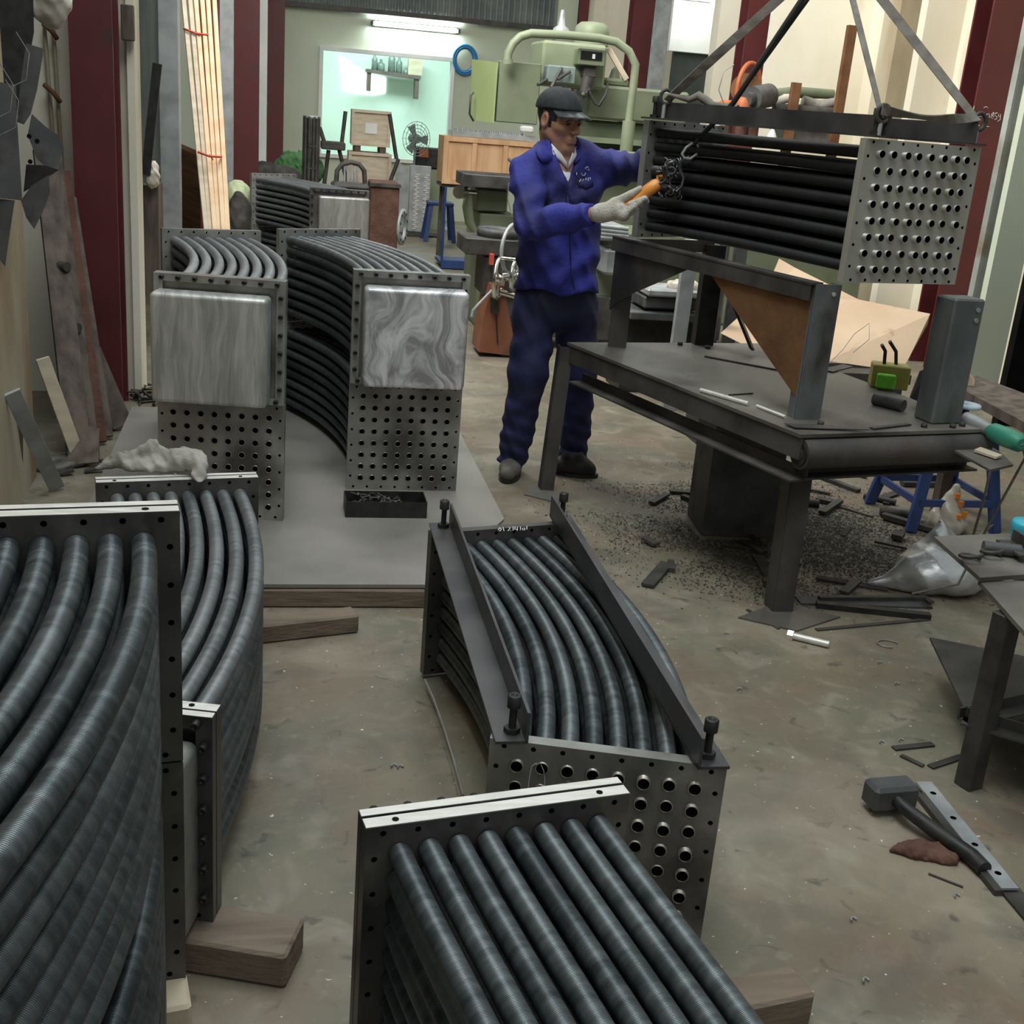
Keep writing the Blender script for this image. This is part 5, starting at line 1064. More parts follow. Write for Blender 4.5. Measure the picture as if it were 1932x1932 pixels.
# pine boards tied with red cord
pbund = []
Yp = 7.45
for i in range(6):
    x_t, x_b = 346+i*11.5, 388+i*8.2
    tp = at(x_t, 0-6*(i % 2), 8.3); bt = at(x_b, 430, Yp); d = (bt-tp); bt2 = tp+d*((0.0-tp.z)/d.z)
    mb = MB(); F = frame(bt2-tp, (0.2, -1, 0.0)); wd = (at(x_b+8.4, 430, Yp)-at(x_b, 430, Yp)).length
    L = (bt2-tp).length; mb.box((tp+bt2)/2+Vector((0, 0.012*(i % 2), 0.01)), (L, wd*1.04, 0.022), F, bev=0.002)
    one(mb, 'pine_board', 'pine' if i > 1 else 'paleply', (bt2.x, bt2.y, 0), 'long pale pine board, %s of the bundle tied with red cord' % ('leftmost', 'second from left', 'third from left', 'third from right', 'second from right', 'rightmost')[i], 'board', 'pine boards tied with red cord')
for k, ((xa, ya), (xb, yb), Y) in enumerate((((347, 54), (393, 66), 8.2), ((374, 287), (417, 296), 7.68))):
    mb = MB(); a, b = at(xa, ya, Y-0.05), at(xb, yb, Y-0.05); mb.tube([a+Vector((0, 0.05, 0)), a, (a+b)/2+Vector((0, -0.01, -0.01)), b, b+Vector((0, 0.05, 0))], 0.007, 8); mb.tube([(a+b)/2, (a+b)/2+Vector((0.02, -0.01, -0.03))], 0.005, 6)
    one(mb, 'tie_cord', 'redtie', a, ('upper', 'lower')[k]+' red cord tied around the pine boards', 'cord')
lean((352, 285), 8.0, (362, 470), 0.22, 0.03, 'rust', 'brown weathered board standing behind the pine boards', face=(0, -1, 0.1))
# insulation and dark sacks left of the far stack
c = at(450, 372, 10.7)
def fin(X, Y, Z): return smin(elli(X, Y, Z, (c.x, c.y, c.z-0.05), (0.12, 0.15, 0.20)), elli(X, Y, Z, (c.x-0.02, c.y, 0.25), (0.16, 0.2, 0.3)), 0.1)+crumple(X, Y, Z, 30, 0.012)
tag(blob('insulation_roll', fin, (c.x-0.26, c.y-0.26, -0.02), (c.x+0.2, c.y+0.26, c.z+0.22), 0.014, 'foam', off=(c.x, c.y, 0)), 'pale green insulation heap behind the far tube stack', 'insulation')
c = at(451, 385, 10.3)
def fsk(X, Y, Z): return smin(elli(X, Y, Z, (c.x, c.y, c.z-0.12), (0.10, 0.12, 0.22)), elli(X, Y, Z, (c.x-0.01, c.y, 0.3), (0.09, 0.12, 0.32)), 0.1)+crumple(X, Y, Z, 22, 0.012)
tag(blob('dark_sack', fsk, (c.x-0.2, c.y-0.2, -0.04), (c.x+0.22, c.y+0.2, c.z+0.16), 0.014, 'debris', off=(c.x, c.y, 0)), 'dark grey sack leaning against the far tube stack', 'sack')

# ------------------------------------------------------------------ background: office shelf, coil, fan, crates
sh = thing('wall_shelf', 'dark shelf on brackets seen through the office window', 'shelf', at(735, 150, 19.9)); so = at(735, 150, 19.9)
a, b = at(690, 133, 19.75), at(792, 147, 19.75)
mb = MB(); bar(mb, a, b, 0.28, 0.05); mb.build('shelf_board', 'shelfdark', sh, off=so)
for p in (a+Vector((0.05, 0.0, -0.15)), b+Vector((-0.05, 0.0, -0.17))): mb = MB(); mb.box(p, (0.06, 0.22, 0.3)); mb.build('bracket', 'shelfdark', sh, off=so)
zz = [(706, 'tall dark bottle at the left end of the office shelf', 0.26, 0.045), (718, 'wide pale jar second on the office shelf', 0.17, 0.06), (738, 'tall stepped bottle in the middle of the office shelf', 0.34, 0.055), (752, 'grey bottle right of the tallest one on the shelf', 0.26, 0.05), (765, 'small cup on the office shelf', 0.10, 0.045)]
for px, lab, hh_, r in zz:
    t = (px-690)/102; p = a.lerp(b, t)+Vector((0, 0, 0.027)); mb = MB(); mb.lathe([(0.001, 0), (r, 0), (r, hh_*0.6), (r*0.4, hh_*0.75), (r*0.35, hh_), (0.001, hh_)], p, n=14); one(mb, 'bottle', 'bottle', p, lab, 'bottle')
p = a.lerp(b, 0.9)+Vector((0, 0, 0.15)); mb = MB(); mb.box(p, (0.22, 0.15, 0.24)); one(mb, 'shelf_box', 'paleply', p, 'tan box at the right end of the office shelf', 'box')
mb = MB(); mb.box((at(672, 140, 20).x, 19.96, at(672, 150, 20).z), (0.5, 0.02, 0.9)); 
c = at(877, 113, YB-0.04)
mb = MB()
for k in range(4): mb.tube([c+Vector(((0.125+0.012*k)*math.cos(q*PI/12), -0.02*(k % 2), (0.15+0.012*k)*math.sin(q*PI/12))) for q in range(24)], 0.016, 8, closed=True)
one(mb, 'hose_coil', 'hose', c, 'blue hose coil hanging on the back wall right of the office window', 'hose')
# stand fan
fc = at(785, 262, 15.2); fn = thing('stand_fan', 'grey pedestal fan standing in front of the office window', 'fan', (fc.x, fc.y, 0)); fo_ = (fc.x, fc.y, 0)
mb = MB(); Rf_ = rz(0.5)@Matrix.Rotation(PI/2, 3, 'X')
for k in range(5): 
    r_ = 0.045+0.04*k; mb.tube([fc+Rf_@Vector((r_*math.cos(q*PI/10), r_*math.sin(q*PI/10), 0.05-0.010*k)) for q in range(20)], 0.004, 5, closed=True)
for k in range(16): a_ = k*PI/8; mb.tube([fc+Rf_@Vector((0.02*math.cos(a_), 0.02*math.sin(a_), 0.055)), fc+Rf_@Vector((0.21*math.cos(a_), 0.21*math.sin(a_), 0.0))], 0.003, 4)
mb.build('guard', 'fan', fn, off=fo_)
mb = MB()
for k in range(3):
    a_ = k*2*PI/3; u_ = Vector((math.cos(a_), math.sin(a_), 0)); v_ = Vector((-math.sin(a_), math.cos(a_), 0))
    mb.slab([fc+Rf_@(u_*0.03-v_*0.02), fc+Rf_@(u_*0.17-v_*0.07), fc+Rf_@(u_*0.18+v_*0.05), fc+Rf_@(u_*0.03+v_*0.02)], 0.004)
mb.build('blade', 'fan', fn, off=fo_)
mb = MB(); mb.cyl(fc+Vector((0, 0.02, 0)), fc+Vector((-0.04, 0.14, 0)), 0.06, 0.05, n=14); mb.build('motor', 'fan', fn, off=fo_)
mb = MB(); mb.cyl((fc.x, fc.y+0.08, 0.03), (fc.x, fc.y+0.08, fc.z-0.04), 0.015, n=10); mb.build('pole', 'fan', fn, off=fo_)
mb = MB(); mb.lathe([(0.001, 0), (0.18, 0), (0.17, 0.03), (0.02, 0.05)], (fc.x, fc.y+0.08, 0), n=20); mb.build('base', 'fan', fn, off=fo_)

def crate(label, px0, py0, px1, py1, Y, dp, mat, panels=0, zfloor=None, sheet=False):
    x0, x1, z0, z1 = ext(px0, py0, px1, py1, Y)
    if zfloor is not None: z0 = zfloor
    o = (x0*.5+x1*.5, Y+dp/2, z0); t = thing('wooden_crate', label, 'crate', o)
    mb = MB(); mb.box(((x0+x1)/2, Y+dp/2, (z0+z1)/2), (x1-x0-0.02, dp-0.02, z1-z0-0.01)); mb.build('crate_body', mat, t, off=o)
    fr = 0.07*(x1-x0) if not panels else 0.05
    mb = MB(); F_ = [((x0+x1)/2, z1-fr/2, x1-x0, fr), ((x0+x1)/2, z0+fr/2, x1-x0, fr), (x0+fr/2, (z0+z1)/2, fr, z1-z0), (x1-fr/2, (z0+z1)/2, fr, z1-z0)]
    for k in range(1, panels): x = x0+(x1-x0)*k/panels; F_.append((x, (z0+z1)/2, fr, z1-z0-0.01))
    for q_, (cx_, cz_, w_, h_) in enumerate(F_): mb.box((cx_, Y-0.002-(0.002 if q_ < 2 else 0), cz_), (w_, 0.03, h_-(2*fr if q_ > 1 else 0)))
    mb.build('frame', mat, t, off=o)
    if sheet: mb = MB(); mb.box(((x0+x1)/2, Y+0.003, (z0+z1)/2), ((x1-x0)*0.3, 0.008, (z1-z0)*0.3)); mb.build('paper_label', 'white', t, off=o)
    return t, (x0, x1, z0, z1)
t_, e1 = crate('lower pale plywood crate of the two in front of the office window', 657, 288, 738, 345, 14.6, 0.5, 'paleply', zfloor=0.0)
_, e2 = crate('upper pale plywood crate with a paper label, stacked on the lower one', 663, 208, 737, 284, 14.65, 0.45, 'paleply', sheet=True, zfloor=e1[3]+0.07)
mb = MB(); 
for x in (e2[0]+0.08, e2[1]-0.08): mb.box((x, 14.85, e1[3]+0.035), (0.07, 0.4, 0.07))
one(mb, 'packing_timber', 'plankdark', ((e2[0]+e2[1])/2, 14.85, e1[3]), 'dark packing timbers between the two plywood crates', 'timber')
# tall orange crate on a steel stand
_, e3 = crate('orange panelled wooden crate left of the worker', 835, 262, 1010, 352, 12.6, 0.5, 'crate', panels=3)
mb = MB(); 
for x in (e3[0]+0.06, e3[1]-0.06):
    for y in (12.75, 13.0): mb.box((x, y, e3[2]/2-0.02), (0.04, 0.04, e3[2]-0.04))
mb.box(((e3[0]+e3[1])/2, 12.85, e3[2]-0.02), (e3[1]-e3[0]-0.02, 0.45, 0.03)); one(mb, 'steel_stand', 'iron', ((e3[0]+e3[1])/2, 12.8, 0), 'dark steel stand carrying the orange wooden crate', 'stand')
# perforated strips on the crate
pr = thing('perforated_rack', 'grey drilled bars lying on top of the orange crate', 'bars', ((e3[0]+e3[1])/2, 12.8, e3[3]))
for k in range(3):
    mb = MB(); y = 12.66+k*0.12; mb.box(((e3[0]+e3[1])/2+0.05, y, e3[3]+0.03), ((e3[1]-e3[0])*0.92, 0.07, 0.05))
    for q in range(16): x = e3[0]+0.12+q*(e3[1]-e3[0]-0.2)/16; mb.cyl((x, y, e3[3]+0.055), (x, y, e3[3]+0.075), 0.014, n=8)
    mb.build('drilled_bar', 'galv', pr, off=((e3[0]+e3[1])/2, 12.8, e3[3]))
p = at(992, 264, 12.7); mb = MB(); mb.box((p.x, 12.7, e3[3]+0.12), (0.14, 0.1, 0.07), bev=0.02); one(mb, 'white_packet', 'white', p, 'white packet on top of the orange crate beside the worker', 'packet')
# toolbox, blue stools
c = at(806, 298, 15.8); tbx = thing('toolbox', 'black toolbox with a red lid patch below the fan', 'toolbox', (c.x, c.y, c.z-0.14))
mb = MB(); mb.box(c, (0.34, 0.22, 0.26), bev=0.02); mb.build('box_body', 'black', tbx, off=world_off(tbx)); mb = MB(); mb.box(c+Vector((-0.06, -0.112, 0.06)), (0.12, 0.01, 0.1)); mb.build('patch', 'orange', tbx, off=world_off(tbx))
mb = MB(); mb.box((c.x, c.y, (c.z-0.13)/2), (0.4, 0.3, c.z-0.135)); one(mb, 'low_cabinet', 'palegreen', (c.x, c.y, 0), 'pale low cabinet under the black toolbox', 'cabinet')
for k, (px, Y, lab) in enumerate(((830, 14.4, 'dark blue stool left of the orange crate'),)):
    c = at(px, 385, Y); s_ = thing('plastic_stool', lab, 'stool', (c.x, Y, 0)); oo = (c.x, Y, 0)
    mb = MB(); mb.box((c.x, Y, 0.44), (0.3, 0.3, 0.04), bev=0.01); mb.build('seat', 'blue' if k else 'bluepaint', s_, off=oo)
    for a_, b_ in ((-1, -1), (1, -1), (1, 1), (-1, 1)): mb = MB(); bar(mb, (c.x+a_*.17, Y+b_*.17, 0), (c.x+a_*.12, Y+b_*.12, 0.42), 0.05, 0.03, (0, 1, 0)); mb.build('leg', 'blue' if k else 'bluepaint', s_, off=oo)
# galvanised perforated sheet cover
x0, x1, z0, z1 = ext(763, 312, 812, 440, 14.9)
ps = thing('perforated_cover', 'bright galvanised upright cover with two zigzag rows of slots', 'cover', ((x0+x1)/2, 15, 0))
mb = MB(); mb.box(((x0+x1)/2+0.02, 14.9, z1/2+0.02), (x1-x0-0.06, 0.06, z1-0.04), bev=0.008); mb.prism([(x0-0.09, 0.02), (x0+0.04, 0.02), (x0+0.04, z1-0.05), (x0-0.12, z1+0.04)], 0.04, o=(0, 14.92, 0)); mb.build('cover_sheet', 'galv', ps, off=((x0+x1)/2, 15, 0))
for c_ in range(2):
    mb = MB()
    for k in range(26): mb.box((x0+0.13+c_*0.12+0.018*(k % 2), 14.866, 0.08+k*(z1-0.16)/26), (0.045, 0.01, 0.018))
    mb.build('slot_row', 'bright', ps, off=((x0+x1)/2, 15, 0))
mb = MB(); c = atz(785, 452); mb.box((c.x, 14.86, 0.012), (0.7, 0.3, 0.02)); one(mb, 'debris_shadow', 'debris', c, 'dark slab standing for debris and shadow on the floor under the galvanised cover', 'mat')  # dark slab put in for debris and its shadow
# dark fabricated boxes with flange ring
x0, x1, z0, z1 = ext(698, 345, 752, 462, 10.6)
db = thing('steel_housing', 'dark reddish brown steel housing right of the far stack', 'housing', ((x0+x1)/2, 10.8, 0)); do = ((x0+x1)/2, 10.8, 0)
mb = MB(); mb.box(((x0+x1)/2, 10.8, z1/2), (x1-x0, 0.4, z1), bev=0.01); mb.build('housing_body', 'ragred', db, off=do)
mb = MB(); mb.box(((x0+x1)/2, 10.59, z1-0.02), (x1-x0+0.02, 0.02, 0.03)); mb.build('top_flange', 'iron', db, off=do)
fcn = at(757, 428, 10.5); mb = MB(); Rm = Matrix.Rotation(PI/2, 3, 'Y')@Matrix.Rotation(0.0, 3, 'X'); Rm = rz(-0.35)@Rm
mb.lathe([(0.09, 0), (0.155, 0), (0.155, 0.02), (0.09, 0.02), (0.09, 0)], fcn+Vector((0.0, 0, 0)), Rm, n=28)
for k in range(10): a_ = k*2*PI/10; q = fcn+Rm@Vector((0.125*math.cos(a_), 0.125*math.sin(a_), 0.021)); mb.cyl(q, q+Rm@Vector((0, 0, 0.002)), 0.012, n=8, mi=1)
mb.build('pipe_flange', ['galv', 'bore'], db, off=do)
# tall small tube bundle standing, black frames around the crates
x0, x1, z0, z1 = ext(573, 216, 602, 335, 12.4)
tt_ = thing('standing_tube_rack', 'tall dark slotted cylinder rack standing left of the crates', 'rack', ((x0+x1)/2, 12.5, 0)); oo = ((x0+x1)/2, 12.5, 0); r_ = (x1-x0)/2
for z in (0.01, z1-0.04): mb = MB(); mb.lathe([(r_*0.7, z), (r_*1.1, z), (r_*1.1, z+0.03), (r_*0.7, z+0.03), (r_*0.7, z)], (oo[0], oo[1], 0), n=20); mb.build('end_ring', 'galv', tt_, off=oo)
for k in range(10): a_ = k*2*PI/10; mb = MB(); mb.cyl((oo[0]+r_*0.9*math.cos(a_), oo[1]+r_*0.9*math.sin(a_), 0.02), (oo[0]+r_*0.9*math.cos(a_), oo[1]+r_*0.9*math.sin(a_), z1-0.02), 0.018, n=8); mb.build('rod', 'iron', tt_, off=oo)
for q in range(5): mb = MB(); mb.lathe([(r_*0.8, 0), (r_, 0), (r_, 0.02), (r_*0.8, 0.02)], (oo[0], oo[1], 0.2+q*(z1-0.3)/5), n=18); mb.build('band', 'iron', tt_, off=oo)
mch = thing('bench_grinder', 'dark machine with sloping arms between the slotted rack and crates', 'machine', at(630, 330, 13.6)); mo = world_off(mch)
mb = MB(); qb(mb, 606, 268, 652, 283, 13.6, 0.3, bev=0.01); mb.build('machine_head', 'iron', mch, off=mo)
for a, b in (((603, 240), (612, 268)), ((620, 283), (612, 345)), ((640, 283), (655, 345)), ((652, 210), (645, 268)), ((735, 215), (748, 300)), ((752, 300), (735, 345))):
    mb = MB(); mb.cyl(at(*a, 13.7), at(*b, 13.7), 0.022, n=8); mb.build('arm', 'iron', mch, off=mo)
for a in ((612, 345), (655, 345)): p = at(*a, 13.7); mb = MB(); mb.cyl((p.x, p.y, 0), p, 0.025, n=8); mb.build('leg', 'iron', mch, off=mo)
# round-backed steel stool
c = at(662, 335, 11.2); ch_ = thing('steel_chair', 'dark round-backed steel chair above the far stack', 'chair', (c.x, c.y, 0)); co = (c.x, c.y, 0)
mb = MB(); mb.tube([at(634, 348, 11.2), at(636, 322, 11.2), at(645, 310, 11.2), at(662, 306, 11.2), at(678, 310, 11.2), at(687, 322, 11.2), at(689, 350, 11.2)], 0.022, 10); mb.build('back_frame', 'iron', ch_, off=co)
for px in (650, 656, 662, 668, 674): mb = MB(); mb.cyl(at(px, 312, 11.2), at(px, 348, 11.2), 0.009, n=6); mb.build('back_slat', 'galv', ch_, off=co)
zs_ = at(662, 350, 11.1).z; mb = MB(); mb.box((c.x, 11.05, zs_), (0.36, 0.36, 0.05), bev=0.02); mb.build('seat', 'iron', ch_, off=co)
for a_, b_ in ((-1, -1), (1, -1), (1, 1), (-1, 1)): mb = MB(); mb.cyl((c.x+a_*.15, 11.05+b_*.15, 0), (c.x+a_*.15, 11.05+b_*.15, zs_), 0.015, n=8); mb.build('leg', 'iron', ch_, off=co)
# seated dark shape and things behind the far stack
mb = MB(); c = at(505, 312, 13.2); 
def fdk(X, Y, Z): return smin(elli(X, Y, Z, (c.x, c.y, c.z-0.05), (0.18, 0.14, 0.09)), elli(X, Y, Z, (c.x+0.18, c.y, 0.25), (0.38, 0.25, 0.55)), 0.1)+crumple(X, Y, Z, 18, 0.015)
tag(blob('covered_heap', fdk, (c.x-0.35, c.y-0.35, -0.02), (c.x+0.65, c.y+0.35, c.z+0.12), 0.02, 'debris', off=(c.x, c.y, 0)), 'dark covered heap behind the top of the far stack', 'heap')
c = at(548, 300, 14.2)
def fpt(X, Y, Z): return elli(X, Y, Z, (c.x+0.1, c.y, c.z-0.1), (0.28, 0.2, 0.2))+crumple(X, Y, Z, 30, 0.03)
tag(blob('leafy_heap', fpt, (c.x-0.25, c.y-0.3, c.z-0.4), (c.x+0.45, c.y+0.3, c.z+0.2), 0.016, 'grass', off=c), 'green leafy heap by the back wall left of the slotted rack', 'plants')
mb = MB(); mb.box((c.x+0.1, c.y, (c.z-0.28)/2), (0.5, 0.4, c.z-0.28)); one(mb, 'low_cabinet', 'bluepaint', (c.x, c.y, 0), 'dark blue low cabinet under the green leafy heap', 'cabinet')

# blue cart frame
ct = thing('blue_cart', 'blue steel cart frame with an upright post behind the worker', 'cart', atz(835, 500)); cto = atz(835, 500)
mb = MB(); mb.cyl(at(833, 500, 11.9), at(841, 352, 11.9), 0.013, n=10); mb.build('post', 'bluepaint', ct, off=cto)
mb = MB(); a, b = at(832, 500, 11.9), at(915, 508, 11.9); bar(mb, Vector((a.x, a.y, 0.05)), Vector((b.x, b.y, 0.05)), 0.05, 0.08); mb.box(((a.x+b.x)/2, 12.15, 0.05), (b.x-a.x, 0.5, 0.03)); mb.build('deck', 'bluepaint', ct, off=cto)

# ------------------------------------------------------------------ green milling machine
YM = 9.0
ml = thing('milling_machine', 'large pale green milling machine behind the worker', 'machine', (1.9, 9.3, 0)); mo = Vector((1.9, 9.3, 0))
def part(name, mat, mb): return mb.build(name, mat, ml, off=mo)
mb = MB(); qb(mb, 940, 117, 1018, 233, YM, 0.42, bev=0.006); part('control_cabinet', 'green', mb)
mb = MB(); P = [at(893, 112, YM+0.42), at(940, 118, YM-0.003), at(932, 232, YM-0.003), at(890, 226, YM+0.42)]; mb.slab(P, 0.012); part('cabinet_door', 'limegreen', mb)
mb = MB(); mb.tube([at(893, 175, YM+0.3), at(888, 180, YM+0.25), at(886, 215, YM+0.25), at(893, 228, YM+0.3)], 0.008, 6); part('door_handle', 'iron', mb)
mb = MB(); arch = [(957, 118), (959, 100), (968, 82), (982, 69), (1002, 63), (1065, 66), (1130, 72), (1163, 79), (1187, 97), (1199, 122), (1195, 163), (1190, 200), (1186, 232)]
mb.tube([at(x, y, YM-0.1+0.002*i) for i, (x, y) in enumerate(arch)], 0.030, 14); part('overhead_pipe', 'palegreen', mb)
mb = MB(); mb.cyl(at(1187, 228, YM-0.1), at(1181, 285, YM-0.1), 0.048, n=16); part('pipe_socket', 'palegreen', mb); mb = MB(); mb.cyl(at(957, 121, YM-0.1), at(957, 112, YM-0.1), 0.04, n=14); part('pipe_socket', 'palegreen', mb)
mb = MB(); qb(mb, 1022, 80, 1144, 165, YM+0.15, 0.5, bev=0.02); part('head_casting', 'palegreen', mb)
mb = MB(); c = at(1116, 70, YM+0.3); mb.lathe([(0.13, -0.06), (0.13, 0.03), (0.125, 0.07), (0.09, 0.10), (0.001, 0.11)], c, n=28); part('motor_dome', 'palegreen', mb)
mb = MB(); c = at(1058, 62, YM+0.3); mb.lathe([(0.07, -0.04), (0.06, 0.03), (0.03, 0.05), (0.02, 0.12), (0.012, 0.16), (0.001, 0.16)], c, n=18); part('oil_cup', 'galv', mb)
mb = MB(); qb(mb, 1092, 92, 1143, 124, YM-0.02, 0.16, bev=0.006); part('readout_box', 'green', mb)
mb = MB(); qb(mb, 1096, 97, 1136, 113, YM-0.028, 0.01); part('readout_screen', 'screen', mb)
mb = MB(); qb(mb, 1118, 102, 1123, 111, YM-0.034, 0.006); part('lit_digit', 'white', mb)
mb = MB(); qb(mb, 1032, 124, 1087, 158, YM+0.0, 0.14, bev=0.01); part('gearbox', 'fan', mb)
mb = MB(); qb(mb, 1102, 122, 1126, 147, YM+0.02, 0.12, bev=0.01); mb.cyl(at(1110, 145, YM+0.05), at(1104, 175, YM+0.05), 0.045, n=12); part('spindle', 'iron', mb)
for a, b in (((1040, 165), (1060, 128)), ((1052, 150), (1075, 135)), ((1015, 160), (1032, 150)), ((1105, 178), (1112, 168))): mb = MB(); mb.cyl(at(*a, YM-0.1), at(*b, YM-0.02), 0.012, n=8); part('control_lever', 'iron', mb)
mb = MB(); mb = MB(); mb.cyl(at(1103, 178, YM-0.1), at(1098, 181, YM-0.1), 0.024, n=10); part('lever_knob', 'iron', mb)
mb = MB(); qb(mb, 1108, 166, 1300, 232, YM+0.25, 0.5, bev=0.02); part('ram', 'green', mb)
mb = MB(); qb(mb, 1140, 148, 1188, 165, YM+0.3, 0.3, bev=0.02); c = at(1160, 140, YM+0.4); mb.lathe([(0.05, -0.05), (0.03, 0.03), (0.001, 0.06)], c, n=14); part('ram_saddle', 'green', mb)
mb = MB(); mb.tube([at(1110, 170, YM-0.1), at(1122, 195, YM-0.1), at(1130, 200, YM-0.1), at(1142, 180, YM-0.1), at(1146, 160, YM+0.1)], 0.010, 8); part('hanging_cable', 'cable', mb)
mb = MB(); bar(mb, at(1148, 92, YM+0.3), at(1182, 150, YM+0.3), 0.02, 0.04); part('stay_bar', 'paleply', mb)
mb = MB(); x0, x1, z0, z1 = ext(1085, 232, 1300, 300, YM+0.3); mb.box(((x0+x1)/2, YM+0.65, z1/2), (x1-x0, 0.6, z1), bev=0.02); part('column', 'green', mb)
mb = MB(); qb(mb, 1085, 262, 1240, 272, YM+0.18, 0.3); qb(mb, 1100, 285, 1245, 300, YM+0.1, 0.3, bev=0.01); part('slideway', 'palegreen', mb)
mb = MB(); x0, x1, z0, z1 = ext(876, 332, 1000, 356, YM-0.6); mb.box(((x0+x1)/2, YM-0.4, (z0+z1)/2), (x1-x0, 0.45, z1-z0), bev=0.004)
for k in range(3): mb.box(((x0+x1)/2, YM-0.52+k*0.12, z1), (x1-x0-0.01, 0.02, 0.006))
part('work_table', 'iron', mb)
mb = MB(); c = at(869, 362, YM-0.6); mb.cyl(c+Vector((-0.02, -0.04, 0)), c+Vector((0.02, 0.02, 0)), 0.045, n=16); mb.cyl(c+Vector((0.02, 0.02, 0)), c+Vector((0.12, 0.12, -0.01)), 0.02, n=10); part('table_knob', 'chrome', mb)
mb = MB(); qb(mb, 900, 358, 958, 400, YM-0.45, 0.4, bev=0.01); qb(mb, 905, 405, 975, 440, YM-0.5, 0.5, bev=0.01); x0, x1, z0, z1 = ext(900, 440, 985, 445, YM-0.2); mb.box(((x0+x1)/2+0.1, YM+0.1, z0/2), (0.5, 0.7, z0), bev=0.01); part('knee', 'green', mb)
mb = MB(); mb.tube([at(884, 360, YM-0.5), at(882, 390, YM-0.5), at(886, 420, YM-0.5), at(897, 438, YM-0.5)], [0.03, 0.04, 0.035, 0.02], 10); part('knee_bracket', 'palegreen', mb)
mb = MB()
for k in range(5): mb.cyl(at(960+6*k, 300+6*k, YM-0.3), at(985+5*k, 325+2*k, YM-0.45), 0.012, n=8)
part('clamp_set', 'iron', mb)
mb = MB(); mb.tube([at(960, 345, YM-0.65), at(958, 375, YM-0.65), at(966, 410, YM-0.65), at(972, 380, YM-0.65)], 0.004, 6); part('thin_cable', 'wire', mb)

# lathe with handwheels left of the worker
YL = 7.75
la = thing('lathe', 'dark machine with chrome handwheels and a brown orange foot behind the worker', 'machine', (1.5, 7.9, 0)); lo = Vector((1.5, 7.9, 0))
def lpart(name, mat, mb): return mb.build(name, mat, la, off=lo)
mb = MB(); f0 = [(928, 538), (950, 538), (962, 600), (975, 672), (903, 664), (912, 600)]
mb.slab([at(*p, YL-0.1) for p in f0][::-1], 0.0); mb = MB(); V0 = [at(*p, YL-0.12) for p in f0]; V1 = [v+Vector((0, 0.3, 0)) for v in V0]; n = len(V0)
mb.add(V0+V1, [tuple(range(n-1, -1, -1)), tuple(range(n, 2*n))]+[(i, (i+1) % n, (i+1) % n+n, i+n) for i in range(n)]); lpart('machine_foot', 'terra', mb)
mb = MB(); mb.tube([at(933, 560, YL-0.15), at(934, 590, YL-0.15)], 0.03, 8); mb.cyl(at(936, 590, YL-0.14), at(939, 650, YL-0.14), 0.004, n=6); lpart('drip_stain', 'black', mb)
mb = MB(); x0, x1, z0, z1 = ext(948, 560, 990, 675, YL-0.1); mb.box(((x0+x1)/2, YL+0.1, z1/2), (x1-x0, 0.4, z1), bev=0.008); lpart('pedestal', 'bracket', mb)
mb = MB(); qb(mb, 912, 485, 985, 560, YL+0.02, 0.35, bev=0.01); qb(mb, 878, 452, 985, 483, YL+0.0, 0.4, bev=0.006); lpart('gear_housing', 'iron', mb)
mb = MB(); c = at(945, 447, YL+0.2); mb.lathe([(0.085, 0), (0.16, 0), (0.165, 0.03), (0.16, 0.055), (0.09, 0.055), (0.085, 0.03), (0.085, 0)], c, n=32); lpart('face_ring', 'bracket', mb)
mb = MB(); c = at(968, 470, YL-0.05); Rw = rz(0.9)@Matrix.Rotation(PI/2, 3, 'X'); mb.tube([c+Rw@Vector((0.16*math.cos(q*PI/14), 0.16*math.sin(q*PI/14), 0)) for q in range(28)], 0.013, 8, closed=True); lpart('large_wheel', 'galv', mb)
def wheel(px, py, Y, r, yaw, name):
    c = at(px, py, Y); Rw = rz(yaw)@Matrix.Rotation(PI/2, 3, 'X'); mb = MB(); mb.tube([c+Rw@Vector((r*math.cos(q*PI/12), r*math.sin(q*PI/12), 0)) for q in range(24)], 0.014, 8, closed=True)
    for k in range(3): a_ = k*2*PI/3+0.4; mb.cyl(c, c+Rw@Vector((r*math.cos(a_), r*math.sin(a_), 0)), 0.009, n=8)
    mb.cyl(c-Rw@Vector((0, 0, 0.03)), c+Rw@Vector((0, 0, 0.03)), 0.028, n=14); q = c+Rw@Vector((0, r, 0)); mb.cyl(q, q+Rw@Vector((0, 0, 0.12)), 0.011, n=8); lpart(name, 'chrome', mb)
wheel(941, 525, YL-0.2, 0.13, 1.15, 'handwheel'); wheel(970, 520, YL-0.15, 0.09, 1.15, 'handwheel')
mb = MB(); mb.cyl(at(945, 523, YL-0.18), at(985, 520, YL-0.1), 0.03, n=14); mb.cyl(at(940, 550, YL-0.15), at(975, 560, YL-0.1), 0.022, n=12); lpart('shaft', 'chrome', mb)
mb = MB(); mb.tube([at(928, 548, YL-0.2), at(905, 572, YL-0.22), at(893, 585, YL-0.22), at(890, 598, YL-0.22)], 0.010, 8); lpart('lever', 'galv', mb)
mb = MB(); qb(mb, 925, 480, 932, 500, YL-0.05, 0.05); lpart('red_knob', 'redtie', mb)
mb = MB(); x0, x1, z0, z1 = ext(1130, 450, 1640, 520, YL+0.3); mb.box(((x0+x1)/2, YL+0.6, z1/2+0.1), (x1-x0, 0.5, z1-0.2), bev=0.02); lpart('bed_casting', 'green', mb)
mb = MB(); qb(mb, 985, 560, 1240, 640, YL+0.25, 0.3); lpart('lower_bed', 'iron', mb)
mb = MB(); qb(mb, 1130, 425, 1180, 455, YL+0.1, 0.3, bev=0.01); qb(mb, 1140, 470, 1172, 520, YL+0.1, 0.3, bev=0.02)
